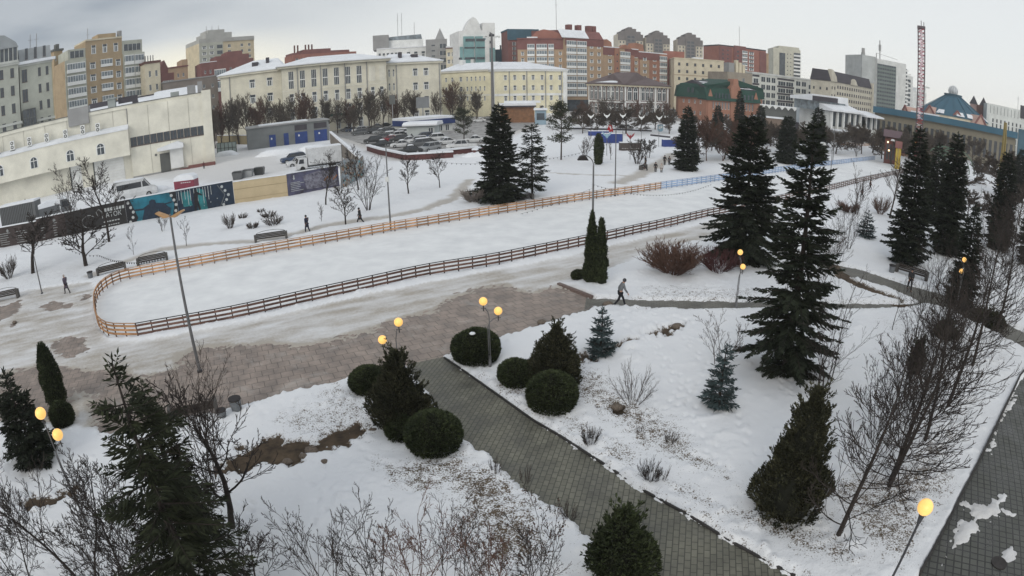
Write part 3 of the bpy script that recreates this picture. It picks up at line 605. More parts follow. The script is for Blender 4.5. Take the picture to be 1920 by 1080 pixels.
s.wins(.06, .25, 1, 1.01, 1.09, 1, .9, .8, 'strip', y=.48); s.wins(.29, .71, 3, 1.02, 1.13, 1, .35, .7, 'lintel', y=.38); s.wins(.73, .98, 1, 1.02, 1.1, 1, .9, .8, 'strip', y=.48)
s.part('stair_head', OCH, lambda b: b.box(.45*s.W, .68*s.W, 3, 9, s.H*1.16, s.H*1.16+2.6)); s.part('roof_tank', MGREY, lambda b: b.tube([(.74*s.W, 4, s.H*1.13), (.74*s.W, 4, s.H*1.13+4.5)], 1.0, 10)); s.part('cornice', BEIGE, lambda b: b.box(.26*s.W, .72*s.W, .1, 12, s.H*1.16, s.H*1.16+.6)); antenna(s, .36, 12, 6); s.close()
s = bld('apartment_building', 'narrow pale beige block with four chimneys right of the balconied block', (271, 119), 232, (300, 118), 234, 14, BEIGE)
s.wins(.1, .95, 2, .34, .96, 4, .30, .42); s.part('cornice', DKBR, lambda b: b.box(-.3, s.W+.3, -.3, 14, s.H, s.H+.9))
for i in range(4): s.part('chimney', MGREY, lambda b: b.tube([(s.W*(.3+.17*i), 5, s.H+.9), (s.W*(.3+.17*i), 5, s.H+3.6)], .22, 6))
s.close()
s = bld('house', 'dark red brick house with a pointed gable beside the narrow beige block', (300, 129), 255, (315, 127), 256, 12, MAROON); s.part('gable', MAROON, lambda b: b.prism([(0, s.H), (s.W, s.H), (s.W*.55, s.H+3.4)], 0, 8)); s.wins(.1, .9, 1, .45, .9, 3, .6, .3, 'strip'); s.close()
s = bld('apartment_building', 'low red and yellow brick block with a snowy balcony in the far left background', (302, 137), 250, (326, 137), 252, 10, MAROON); s.wins(.05, .95, 1, .5, .95, 3, .9, .3, 'bal'); s.close()
s = bld('apartment_building', 'yellow brick block stepping up behind the red house on the left', (315, 127), 290, (352, 126), 292, 12, TAN); s.boxes('upper_storey', TAN, [(.7, 1.0, 0, 12, 1.0, 1.10)]); s.part('cornice', MAROON, lambda b: b.box(-.3, s.W+.3, -.3, 12, s.H, s.H+.6)); s.wins(.1, .9, 3, .6, .95, 3, .3, .4); s.close()
s = bld('apartment_building', 'dull grey-brown block with a row of small windows left of the yellow school', (305, 151), 232, (408, 147), 236, 12, M_('dull_brown_plaster', (.22, .19, .17)))
s.wins(.35, .98, 4, .45, .95, 3, .25, .3, 'win'); s.parapet(.4, MGREY); s.close()
s = bld('apartment_building', 'pale yellow and white tower block standing tallest on the left', (373, 84), 330, (476, 72), 345, 20, M_('pale_yellow_brick', (.58, .50, .35)))
s.boxes('white_bay', GREENG, [(-.0, .42, -.5, -.01, 0, 1.0)]); s.part('cap', M_('concrete', (.40, .40, .38)), lambda b: (b.box(0, s.W, -.5, 20, s.H-.0, s.H+2.2), b.box(.15*s.W, .62*s.W, 2, 16, s.H+2.2, s.H+5.5), b.box(.2*s.W, .5*s.W, 3, 14, s.H+5.5, s.H+7.4)))
s.wins(.30, .42, 1, .45, .98, 8, .8, .6, 'slot', y=-.5); s.wins(.02, .28, 2, .45, .98, 8, .55, .45, 'lintel', y=-.5); s.wins(.48, .6, 1, .45, .98, 8, .4, .5); s.wins(.7, .98, 2, .45, .98, 8, .3, .45)
for u in (.2, .3, .42): antenna(s, u, 10, 5)
s.close()
s = bld('apartment_building', 'maroon stepped brick block with a glazed bay in front of the pale tower', (377, 119), 285, (475, 108), 292, 14, MAROON)
s.boxes('upper_storey', MAROON, [(.28, .92, .5, 12, 1.0, 1.07), (.5, .8, .8, 12, 1.07, 1.12)]); s.part('snow_strip', SNOWR, lambda b: b.box(0, s.W*.3, 0, 2, s.H, s.H+.3))
s.wins(.24, .46, 1, .58, .90, 2, .98, .9, 'bal'); s.wins(.5, .95, 4, .5, .95, 3, .25, .3); s.wins(.02, .22, 2, .5, .95, 3, .25, .3); s.close()
s = bld('apartment_building', 'long red brick roofline with chimneys showing above the school', (549, 100), 330, (668, 99), 345, 14, RED)
s.boxes('upper_storey', MAROON, [(.0, .2, 1, 12, 1.0, 1.03), (.17, .6, 1, 12, 1.0, 1.07), (.6, .9, 1, 12, 1.0, 1.035)])
for u in (.22, .27, .32, .05, .1): s.part('chimney', DKBR, lambda b: b.box(s.W*u, s.W*u+.7, 3, 3.7, s.H, s.H+5.5))
s.wins(.02, .98, 12, .75, .97, 2, .4, .5); s.close()

# --- the yellow school: left wing, centre, right wing
def downpipes(s, us):
    for u in us: s.part('downpipe', MGREY, lambda b: b.box(u*s.W-.14, u*s.W+.14, -.3, -.02, 0, s.H))
s = bld('school', 'left wing of the yellow school with snowy hipped roof and dormers', (413, 141), 226, (527, 131), 222, 22, CREAM, cat='building')
s.hip(4.6, SNOWR, 1.2, (1, .3), eave=CREAM); downpipes(s, (.15,)); s.wins(.38, .95, 2, .02, .94, 4, .30, .52, 'lintel')
s.part('dormer', DSLATE, lambda b: (b.box(s.W*.5, s.W*.5+2.2, 4, 7, s.H+1.5, s.H+3.8), b.box(s.W*.72, s.W*.72+1.2, 6, 7.2, s.H+2.4, s.H+5.2))); s.close()
s = bld('school', 'tall central block of the yellow school with a row of seven high windows', (527, 123), 214, (724, 113), 217, 26, CREAM, cat='building')
s.hip(3.2, SNOWR, 2.0, (.8, .8), eave=CREAM); downpipes(s, (.15, .37, .6, .81))
s.wins(.035, .79, 7, .66, .93, 1, .46, .92, 'tall'); s.wins(.035, .79, 7, .42, .62, 1, .36, .72, 'lintel'); s.wins(.035, .79, 7, .20, .40, 1, .36, .72, 'lintel'); s.wins(.035, .79, 7, .0, .19, 1, .36, .72, 'lintel'); s.wins(.82, .99, 2, .42, .62, 1, .36, .72, 'lintel')
s.wins(.82, .99, 2, .20, .40, 1, .36, .72, 'lintel'); s.boxes('blind_panel', PCREAM, [(.83, .89, -.1, -.01, .68, .90), (.93, .985, -.1, -.01, .68, .90)]); s.bands((.64,), PCREAM, .3)
s.part('entrance_canopy', DGREEN, lambda b: b.box(s.W*.42, s.W*.66, -5, -.4, 5.4, 6.1)); s.close()
s = bld('school', 'right wing of the yellow school with small windows and snowy hipped roof', (725, 117), 220, (826, 116), 224, 20, CREAM, cat='building')
s.hip(3.6, SNOWR, 1.0, (.3, 1), eave=CREAM); downpipes(s, (.17, .97)); s.wins(.42, .82, 2, .03, .95, 4, .42, .5, 'lintel'); s.wins(.0, .16, 2, .28, .95, 3, .3, .5, 'lintel')
s.part('dormer', DSLATE, lambda b: (b.box(s.W*.26, s.W*.26+1.2, 4, 6, s.H+1.2, s.H+4.2), b.box(s.W*.5, s.W*.5+2.4, 4, 6.5, s.H+1.4, s.H+3.2))); s.close()
# --- pale yellow hospital, two fronts meeting at a white corner
s = bld('hospital', 'long side of the pale yellow four storey building running left of its white corner', (827, 134), 262, (919, 131), 248, 16, M_('pale_yellow_plaster', (.75, .70, .51)), cat='building')
s.hip(3.2, SNOWR, .9, (.5, .2), eave=PCREAM); s.wins(.5, .93, 5, .28, .92, 3, .3, .42, 'lintel'); s.wins(.04, .3, 2, .28, .92, 3, .25, .42, 'lintel'); s.wins(.35, .48, 1, .28, .92, 3, .35, .42, 'lintel'); s.bands((.46,), PCREAM, .8); s.part('chimney', WHITE, lambda b: b.box(s.W*.22, s.W*.22+2, 6, 8, s.H, s.H+5)); s.close()
s = bld('hospital', 'front of the pale yellow four storey building with snowy roof and white quoins', (921, 131), 246, (1062, 131), 256, 30, M_('pale_yellow_plaster', (.75, .70, .51)), cat='building')
s.hip(3.6, SNOWR, .9, (.25, .9), eave=WHITE); s.bands((.46, .02), WHITE, 1.0); s.boxes('quoin', WHITE, [(-.005, .035, -.3, -.01, 0, 1.0), (.95, 1.005, -.3, -.01, 0, 1.0)])
s.wins(.12, .97, 7, .05, .94, 4, .30, .45, 'lintel'); downpipes(s, (.23, .46, .71, .93)); s.close()

# --- behind: office with cone, teal tower
s = bld('office_building', 'white and grey office block with stepped glass roof behind the school', (706, 93), 350, (802, 88), 350, 24, WHITE)
s.boxes('upper_storey', MGREY, [(-.07, .24, 1, 20, 1.0, 1.23)]); s.boxes('upper_storey', WHITE, [(.16, .92, 4, 20, 1.0, 1.14)]); s.part('glass_roof', GLASS2, lambda b: b.prism([(.2*s.W, s.H*1.14), (.9*s.W, s.H*1.14), (.88*s.W, s.H*1.22), (.26*s.W, s.H*1.2)], 5, 18)); s.part('snow_strip', SNOWR, lambda b: b.box(0, s.W, -.3, 4, s.H, s.H+.6))
s.wins(.02, .5, 6, .6, .97, 2, .55, .62, 'lintel'); s.wins(.55, .98, 3, .6, .97, 2, .45, .6, 'lintel'); antenna(s, .42, 22, 8); antenna(s, .5, 22, 8); antenna(s, .75, 16, 8); s.close()
s = bld('office_building', 'grey round-cornered office tower topped by a small pointed spire', (798, 74), 340, (838, 73), 340, 16, MGREY)
s.wins(.25, .45, 1, .5, .95, 6, .8, .25, 'slot'); s.wins(.62, .98, 1, .45, .95, 5, .9, .6, 'strip'); s.part('spire', MGREY, lambda b: (b.poly([(s.W*.45, 0, s.H), (s.W*.9, 0, s.H), (s.W*.68, 5, s.H+7)]), b.poly([(s.W*.9, 0, s.H), (s.W*.9, 10, s.H), (s.W*.68, 5, s.H+7)]), b.poly([(s.W*.9, 10, s.H), (s.W*.45, 10, s.H), (s.W*.68, 5, s.H+7)]), b.poly([(s.W*.45, 10, s.H), (s.W*.45, 0, s.H), (s.W*.68, 5, s.H+7)]))); s.close()
s = bld('office_building', 'low beige block between the spired tower and the teal tower', (836, 91), 330, (862, 87), 330, 16, BEIGE); s.wins(.05, .95, 3, .6, .95, 3, .6, .5, 'lintel'); s.part('snow_strip', SNOWR, lambda b: b.box(0, s.W, 0, 4, s.H, s.H+.8)); s.part('cornice', DKBR, lambda b: b.box(-.3, s.W, -.3, 0, s.H-.6, s.H)); s.close()
s = bld('tower_block', 'white and teal glass tower with a stepped crown behind the pale yellow building', (860, 60), 315, (928, 56), 320, 22, WHITE)
s.boxes('teal_bay', TEAL, [(.12, .40, -.8, -.01, 0, .93), (.44, .72, -.8, -.01, 0, .93), (.83, .99, -.4, -.01, .4, .78), (.02, .10, -.4, -.01, 0, .8)]); s.boxes('white_pier', WHITE, [(.30, .38, -1.2, -.81, 0, .65), (.70, .82, -1.2, -.02, 0, .88)])
s.boxes('dark_band', GLASS, [(.17, .42, -1.0, -.82, .865, .90), (.46, .70, -1.0, -.82, .865, .90), (.14, .42, -1.0, -.82, .775, .795), (.46, .70, -1.0, -.82, .775, .795), (.14, .42, -1.3, -.82, .64, .665), (.46, .68, -1.3, -.82, .64, .665), (-.01, .07, -.5, -.02, .64, .665), (.5, .53, -1.0, -.82, 0, .52)])
s.part('crown', WHITE, lambda b: (b.prism([(.15*s.W, s.H), (.62*s.W, s.H), (.56*s.W, s.H+4), (.5*s.W, s.H+6.4), (.4*s.W, s.H+7.6), (.3*s.W, s.H+6), (.2*s.W, s.H+2.5)], 0, 6), b.box(.66*s.W, s.W, 0, 16, s.H, s.H+4.4), b.prism([(.62*s.W, s.H), (.75*s.W, s.H), (.75*s.W, s.H+3.8)], 1, 6)))
s.wins(.86, .96, 1, .08, .6, 5, .2, .22, 'slot', y=-.02); s.wins(.78, .95, 1, .8, 1.02, 2, .2, .3, 'slot', y=-.02); s.close()
# --- big red and ochre block
s = bld('office_building', 'dark teal glass roofline with chimneys just right of the teal tower', (928, 93), 330, (954, 92), 330, 14, DTEAL); [s.part('chimney', DSLATE, lambda b: b.box(s.W*u, s.W*u+.8, 2, 3, s.H, s.H+2.5)) for u in (.35, .55, .75)]; s.close()
s = bld('apartment_building', 'maroon brick block with a curved teal top storey left of the big red apartment block', (952, 59), 312, (1010, 56), 316, 16, MAROON); s.part('teal_top', DTEAL, lambda b: (b.box(-.3, s.W*.75, -.5, -.01, s.H*.88, s.H+.4), b.box(-.3, s.W, -.3, 16, s.H, s.H+.8))); s.wins(.13, .26, 1, .5, .86, 6, .8, .75, 'strip'); s.close()
s = bld('apartment_building', 'big red-topped ochre brick apartment block with white glazed balconies', (970, 77), 290, (1060, 71), 290, 20, TAN)
s.boxes('red_top', MAROON, [(-.005, 1.005, -.15, -.01, .86, 1.0)]); s.part('gable', RED, lambda b: b.prism([(.25*s.W, s.H), (1.0*s.W, s.H), (.93*s.W, s.H+2.2), (.75*s.W, s.H+4.2), (.55*s.W, s.H+5), (.4*s.W, s.H+4)], 0, 12)); s.part('cornice', MAROON, lambda b: b.box(-.3, s.W+.3, -.5, 20, s.H, s.H+.7)); s.part('snow_strip', SNOWR, lambda b: b.box(.2*s.W, .42*s.W, -.4, 3, s.H+.7, s.H+1.3))
s.wins(.20, .36, 1, .40, .94, 6, .96, .86, 'bal'); s.wins(.39, .62, 1, .40, .94, 6, .96, .86, 'bal'); s.wins(.64, .76, 1, .40, .94, 6, .96, .86, 'bal'); s.wins(.06, .15, 1, .40, .94, 6, .6, .55, 'lintel'); s.wins(.84, .94, 1, .40, .94, 6, .5, .5, 'lintel'); s.close()
s = bld('apartment_building', 'corner front of the red-topped block with full-height glass balcony columns', (1060, 72), 288, (1131, 74), 300, 20, TAN)
s.boxes('red_top', MAROON, [(-.005, 1.005, -.15, -.01, .90, 1.0)]); s.part('roof', MAROON, lambda b: b.prism([(-.4, s.H), (3.5, s.H+4.2), (16, s.H+5), (20, s.H)], 0, s.W, axis='x')); s.part('roof_snow', SNOWR, lambda b: b.prism([(-.5, s.H+.05), (3.3, s.H+4.25), (3.4, s.H+4.45), (-.6, s.H+.35)], -.1*s.W, .6*s.W, axis='x'))
s.wins(.02, .27, 1, .20, .97, 8, .97, .88, 'bal'); s.wins(.29, .54, 1, .20, .97, 8, .97, .88, 'bal'); s.wins(.58, .98, 2, .24, .95, 7, .38, .45, 'lintel')
for u in (.25, .5, .78, .9): s.part('chimney', MAROON, lambda b: b.box(s.W*u, s.W*u+2.2, 6, 9, s.H+3, s.H+7.5))
s.part('gate_passage', GLASS, lambda b: b.box(.0, .6*s.W, -.4, -.01, 0, s.H*.16)); antenna(s, .05, 22, 10); s.close()
s = bld('apartment_building', 'red-topped orange brick block with one white balcony column right of the big block', (1131, 89), 300, (1197, 93), 318, 16, TAN)
s.boxes('red_top', MAROON, [(-.005, .32, -.15, -.01, .88, 1.0), (.6, 1.005, -.15, -.01, .88, 1.0)]); s.boxes('orange_bay', ORANGE, [(.30, .42, -.5, -.01, .0, 1.0), (.76, .86, -.5, -.01, 0, .9)]); s.wins(.46, .74, 1, .3, .96, 6, .98, .88, 'bal'); s.wins(.06, .3, 1, .3, .95, 6, .35, .45, 'lintel'); s.wins(.31, .42, 1, .3, .95, 6, .3, .2, 'slot', y=-.5); s.wins(.86, .99, 1, .3, .95, 6, .5, .45, 'lintel')
s.part('gable', ORANGE, lambda b: (b.prism([(.0, s.H), (.32*s.W, s.H), (.3*s.W, s.H+3), (.18*s.W, s.H+4.4), (.05*s.W, s.H+3)], 2, 6), b.prism([(.42*s.W, s.H), (.8*s.W, s.H), (.7*s.W, s.H+1.6), (.6*s.W, s.H+2.2)], -.3, 2))); s.part('roof_snow', SNOWR, lambda b: b.box(0, s.W, 0, 5, s.H, s.H+.5)); s.close()
s = bld('apartment_building', 'right end of the red-topped orange brick row with a narrow white balcony column', (1197, 97), 318, (1251, 103), 332, 16, ORANGE)
s.boxes('red_top', MAROON, [(-.005, .72, -.15, -.01, .88, 1.0)]); s.boxes('tan_bay', TAN, [(.05, .35, -.3, -.01, 0, .87)]); s.wins(.72, .98, 1, .3, .97, 6, .95, .88, 'bal'); s.wins(.1, .3, 1, .3, .94, 6, .5, .45, 'lintel', y=-.3); s.wins(.42, .68, 1, .3, .94, 6, .4, .45, 'lintel'); s.part('gable', ORANGE, lambda b: b.prism([(-.1*s.W, s.H), (.28*s.W, s.H), (.24*s.W, s.H+4.4), (0, s.H+5)], 2, 8)); s.part('roof_snow', SNOWR, lambda b: b.box(.2, s.W, 0, 5, s.H, s.H+.5)); s.close()
s = bld('apartment_building', 'grey glazed block squeezed between the orange brick row and the beige office', (1250, 117), 345, (1268, 118), 347, 10, MGREY); s.wins(.02, .98, 1, .3, .98, 6, .95, .7, 'strip'); s.close()
# --- three twin towers
for (xa, ya, xb, yb, lb) in ((1159, 65, 1206, 63, 'dark-topped beige residential tower, leftmost of the three alike on the skyline'), (1212, 71, 1256, 70, 'dark-topped beige residential tower in the middle of the three alike on the skyline'), (1271, 75, 1318, 74, 'dark-topped beige residential tower, rightmost of the three alike on the skyline')):
    s = bld('tower_block', lb, (xa, ya), 560, (xb, yb), 565, 24, M_('sand_plaster', (.50, .45, .36)), group='three alike towers on the skyline')
    TD = M_('tower_brown', (.15, .135, .13))
    s.boxes('dark_bay', TD, [(.30, .70, -1.0, -.01, 0, 1.0), (-.01, .99, -.3, -.02, .90, 1.0)]); s.wins(.34, .66, 2, .5, .98, 9, .75, .6, 'slot', y=-1.0); s.wins(.02, .28, 2, .5, .9, 7, .4, .5, 'slot'); s.wins(.72, .98, 2, .5, .9, 7, .4, .5, 'slot')
    s.part('crown', TD, lambda b: (b.box(.1*s.W, .9*s.W, 0, 20, s.H, s.H+2.6), b.box(.28*s.W, .72*s.W, 0, 20, s.H+2.6, s.H+5.2), b.box(.42*s.W, .58*s.W, 2, 18, s.H+5.2, s.H+6.8))); s.close()
# --- mansion with arched windows
s = bld('mansion', 'old brown brick mansion with tall arched white-framed windows', (1104, 157), 262, (1172, 159), 250, 20, M_('brown_brick', (.19, .15, .14)))
s.hip(5.2, BROWNR, 1.2, (.8, .2), eave=BEIGE); s.bands((.45,), WHITE, .5); s.wins(.03, .97, 8, .50, .94, 1, .5, .92, 'arch'); s.wins(.03, .97, 8, .05, .4, 1, .5, .92, 'arch'); s.boxes('pilaster', WHITE, [(.0, .02, -.3, -.01, 0, 1), (.36, .38, -.3, -.01, 0, 1), (.62, .64, -.3, -.01, 0, 1)]); s.part('roof_snow', SNOWR, lambda b: b.poly([(4, -.8, s.H+.75), (16, -.8, s.H+.75), (14, 3, s.H+2.1)])); s.close()
s = bld('mansion', 'ornate right front of the brown mansion with arched windows in white surrounds', (1172, 159), 250, (1252, 163), 262, 20, M_('brown_brick', (.19, .15, .14)), cat='mansion')
s.hip(4.6, BROWNR, 1.2, (.1, .9), eave=BEIGE); s.bands((.47,), WHITE, .5); s.wins(.04, .30, 2, .52, .95, 1, .6, .95, 'arch'); s.wins(.36, .66, 3, .52, .95, 1, .62, .95, 'arch'); s.wins(.74, .97, 2, .52, .95, 1, .6, .95, 'arch'); s.wins(.04, .97, 7, .05, .42, 1, .5, .92, 'arch'); s.boxes('pilaster', WHITE, [(-.01, .02, -.3, -.01, 0, 1), (.32, .345, -.3, -.01, 0, 1), (.68, .72, -.3, -.01, 0, 1), (.985, 1.01, -.3, -.01, 0, 1)]); s.close()
# --- beige office, red slab, pale tower
s = bld('office_building', 'plain beige five storey office with small square windows right of the orange row', (1264, 111), 320, (1357, 114), 325, 18, BEIGE)
s.wins(.02, .98, 6, .3, .97, 5, .25, .38, 'brown'); s.bands((.70,), TAN, .3); s.parapet(.5, BEIGE); s.part('snow_strip', SNOWR, lambda b: b.box(.4*s.W, .6*s.W, 2, 8, s.H+.5, s.H+1.4)); s.part('red_head', RED, lambda b: b.box(-.1*s.W, .32*s.W, 19, 26, 0, s.H+5)); s.close()
s = bld('apartment_building', 'tall red brick slab with white loggias right of centre on the skyline', (1348, 87), 360, (1436, 95), 380, 18, RED)
s.boxes('red_pier', MAROON, [(.0, .25, -.6, -.01, 0, .99), (.30, .55, -.6, -.01, 0, 1.03), (.86, 1.0, -.5, -.01, 0, .98)]); s.wins(.46, .58, 1, .42, .97, 9, .9, .8, 'bal', y=-.6); s.wins(.62, .74, 1, .42, .97, 9, .8, .7, 'lintel'); s.wins(.02, .22, 2, .42, .97, 9, .3, .3, 'slot', y=-.6); s.wins(.32, .44, 1, .42, .97, 9, .3, .4, 'slot', y=-.6)
s.part('side_wall', TAN, lambda b: b.box(s.W+.01, s.W+3, 1, 18, 0, s.H-1)); s.parapet(.8, DSLATE, .1); antenna(s, .5, 14, 4); s.close()
s = bld('tower_block', 'pale round-cornered tower with a dark glass strip and curved white balconies', (1450, 90), 420, (1501, 93), 425, 18, M_('pale_sand_plaster', (.52, .51, .43)))
s.boxes('glass_strip', GLASS, [(.22, .43, -.3, -.01, 0, .93)]); s.part('balcony_slab', WHITE, lambda b: [b.box(.74*s.W, 1.01*s.W, -1.4, -.01, s.H*(.4+.055*i), s.H*(.4+.055*i)+1.2) for i in range(10)]); s.boxes('dark_recess', GLASS, [(.75, .99, -.6, -.02, .38, .95)]); s.wins(.46, .7, 2, .4, .95, 9, .25, .25, 'slot'); s.part('cap', M_('pale_sand_plaster', (.52, .51, .43)), lambda b: (b.box(.2*s.W, .95*s.W, 0, 16, s.H, s.H+1.6))); s.close()
# --- green roofed brick
s = bld('brick_building', 'red brick building with a dark green mansard roof and snow patches', (1272, 173), 262, (1325, 181), 248, 34, ORANGE)
s.wins(.1, .9, 4, .08, .95, 2, .22, .3); s.part('mansard', DGREEN, lambda b: (b.prism([(-1.2, s.H-1.2), (1.2, s.H+4.6), (34, s.H+4.6), (35, s.H)], -.5, s.W+.4, axis='x'),)); s.part('roof', DGREEN, lambda b: b.prism([(1.2, s.H+4.6), (17, s.H+7.4), (34, s.H+4.6)], 0, s.W+1, axis='x')); s.wins(.35, .65, 2, 1.05, 1.3, 1, .5, .8, 'slot', y=-.9); s.close()
s = bld('brick_building', 'long red brick front with green mansard dormers and a central gable', (1325, 184), 247, (1422, 192), 262, 26, ORANGE)
s.wins(.03, .97, 16, .50, .95, 1, .40, .7); s.wins(.03, .97, 16, .03, .45, 1, .40, .62)
s.part('mansard', DGREEN, lambda b: b.prism([(-1.2, s.H-.6), (1.2, s.H+4.6), (25, s.H+5), (27, s.H)], -.5, s.W+.6, axis='x')); s.part('roof', DSLATE, lambda b: b.prism([(1.3, s.H+4.65), (13, s.H+7.6), (25, s.H+5.0)], .4, s.W, axis='x'))
s.part('gable', ORANGE, lambda b: b.prism([(.44*s.W, 0), (.62*s.W, 0), (.62*s.W, s.H+5), (.58*s.W, s.H+6.5), (.57*s.W, s.H+9), (.49*s.W, s.H+9), (.48*s.W, s.H+6.5), (.44*s.W, s.H+5)], -.6, 4)); s.part('small_gable', ORANGE, lambda b: (b.prism([(.02*s.W, 0), (.10*s.W, 0), (.10*s.W, s.H+1), (.06*s.W, s.H+4), (.02*s.W, s.H+1)], -.45, -.01), b.prism([(.90*s.W, 0), (.98*s.W, 0), (.98*s.W, s.H+1), (.94*s.W, s.H+4), (.90*s.W, s.H+1)], -.45, -.01)))
s.wins(.12, .42, 5, 1.02, 1.30, 1, .4, .8, 'slot', y=-1.0); s.wins(.66, .88, 3, 1.02, 1.30, 1, .4, .8, 'slot', y=-1.0); s.part('roof_snow', SNOWR, lambda b: [b.poly([(s.W*u, 2+j*2.2, s.H+5.05+j*.55), (s.W*(u+.14), 2+j*2.2, s.H+5.05+j*.55), (s.W*(u+.12), 3.4+j*2.2, s.H+5.4+j*.55), (s.W*(u-.01), 3.2+j*2.2, s.H+5.35+j*.55)]) for u in (.08, .2, .66, .8) for j in range(4)]); s.close()
# --- panel office
s = bld('office_building', 'blank grey-beige end wall with one window behind the brick gable', (1364, 134), 285, (1410, 139), 292, 20, M_('taupe_plaster', (.32, .28, .23))); s.part('stair_tower', MGREY, lambda b: b.box(.1*s.W, .32*s.W, 1, 6, s.H, s.H+4.5)); s.part('chimney', BEIGE, lambda b: [b.box(s.W*u, s.W*u+1.4, 2, 4, s.H, s.H+h_) for u, h_ in ((.42, 6), (.56, 5), (.7, 4))]); s.wins(.5, .8, 1, .7, .95, 1, .3, .5); s.close()
s = bld('office_building', 'white concrete grid office with three bays of blue-grey windows', (1411, 140), 292, (1525, 150), 325, 16, M_('white_concrete', (.62, .63, .59)))
s.wins(.01, .09, 1, .15, .93, 5, .9, .6, 'strip'); s.wins(.12, .36, 3, .15, .98, 5, .8, .62, 'strip'); s.wins(.39, .65, 2, .15, .93, 5, .94, .58, 'strip'); s.wins(.68, .88, 2, .15, .98, 5, .8, .6, 'strip'); s.wins(.91, .99, 1, .15, .93, 5, .9, .6, 'strip')
s.boxes('dark_spandrel', DSLATE, [(.38, .66, -.15, -.02, v-.02, v+.02) for v in (.31, .46, .62, .78, .95)]+[(.0, .10, -.15, -.02, v-.02, v+.02) for v in (.62, .78, .96)]); s.parapet(.8, LGREY); s.close()
# --- beige mansard hotel
s = bld('hotel_block', 'cream block with dark slate mansard left of the tall grey glazed slab', (1557, 151), 286, (1637, 168), 330, 11, M_('warm_grey_plaster', (.50, .47, .39)))
s.wins(.13, .98, 16, .30, .97, 5, .45, .42, 'brown'); s.wins(.01, .12, 2, .3, .95, 4, .3, .35, 'brown'); s.wins(0, 1, 3, .25, .92, 4, .22, .32, 'brown', face='left')
s.part('mansard', DSLATE, lambda b: b.prism([(-.4, s.H), (1.5, s.H+5), (10, s.H+5.4), (11.3, s.H)], -.4, s.W*.95, axis='x')); s.part('gable', M_('warm_grey_plaster', (.50, .47, .39)), lambda b: (b.prism([(0, s.H), (.12*s.W, s.H), (.10*s.W, s.H+2.4), (.04*s.W, s.H+5.2), (0, s.H+5.6)], -.7, 1.5), b.prism([(.42*s.W, s.H), (.58*s.W, s.H), (.53*s.W, s.H+2.5), (.50*s.W, s.H+3), (.47*s.W, s.H+2.5)], -.7, 1.5), b.prism([(.94*s.W, 0), (1.0*s.W, 0), (1.0*s.W, s.H+3), (.97*s.W, s.H+3)], -.6, 2)))
clutter(s, 4); s.close()
# --- tall hotel
s = bld('tower_block', 'tall grey slab tower with a dark glazed front and rooftop masts', (1645, 111), 400, (1684, 116), 410, 26, LGREY)
s.part('side_wall', M_('cool_grey_plaster', (.42, .44, .44)), lambda b: (b.box(-11, -.01, 2, 24, 0, s.H+1))).rotation_euler = (0, 0, 0)
s.boxes('glass_front', GLASS, [(.0, .88, -.4, -.01, .0, .93)]); s.part('floor_band', M_('teal_grey', (.15, .18, .17)), lambda b: [b.box(0, .88*s.W, -.6, -.41, s.H*(.05+.055*i), s.H*(.05+.055*i)+1.3) for i in range(16)]); s.part('mullion', M_('teal_grey', (.15, .18, .17)), lambda b: [b.box(.88*s.W*i/8-.12, .88*s.W*i/8+.12, -.55, -.41, 0, s.H*.93) for i in range(9)])
s.part('mast', MGREY, lambda b: (b.tube([(.35*s.W, 6, s.H), (.35*s.W, 6, s.H+13)], .35, 6), b.tube([(.35*s.W, 6, s.H+6), (.35*s.W, 6, s.H+10)], .9, 8), b.box(-8, -6, 6, 8, s.H, s.H+3))); s.part('rail', MGREY, lambda b: (b.beam((0, 1, s.H+3.6), (s.W, 1, s.H+1.8), .2, .2), b.box(-.2, .2, 1, 1.4, s.H, s.H+3.6), b.box(-7, -5, 8, 9, s.H+1, s.H+6))); s.close()
s = bld('tower_block', 'pale slab behind the tall grey tower with stacked white balconies', (1680, 118), 420, (1699, 119), 424, 22, LGREY)
s.boxes('dark_recess', GLASS, [(.62, 1.25, 2, 8, .1, .93)]); s.part('balcony_slab', WHITE, lambda b: [b.box(.6*s.W, 1.32*s.W, .8, 7, s.H*(.12+.055*i), s.H*(.12+.055*i)+1.1) for i in range(15)]); s.close()
s = bld('tower_block', 'lower pale tower with dark balconies left of the ride tower', (1700, 142), 430, (1712, 143), 433, 20, LGREY); s.wins(.1, .7, 1, .1, .95, 10, .8, .6, 'slot'); s.part('cap', WHITE, lambda b: b.box(0, s.W*.8, 1, 12, s.H, s.H+1.5)); s.close()
s = bld('tower_block', 'small pale round-topped tower between the ride tower and the big blue roof', (1711, 170), 520, (1737, 175), 530, 16, LGREY); s.part('cap', WHITE, lambda b: b.prism([(.25*s.W, s.H), (s.W, s.H), (.92*s.W, s.H+2.4), (.7*s.W, s.H+3.4), (.3*s.W, s.H+3.2)], 0, 12)); s.wins(.3, .95, 2, .4, .95, 8, .5, .3, 'slot'); s.close()
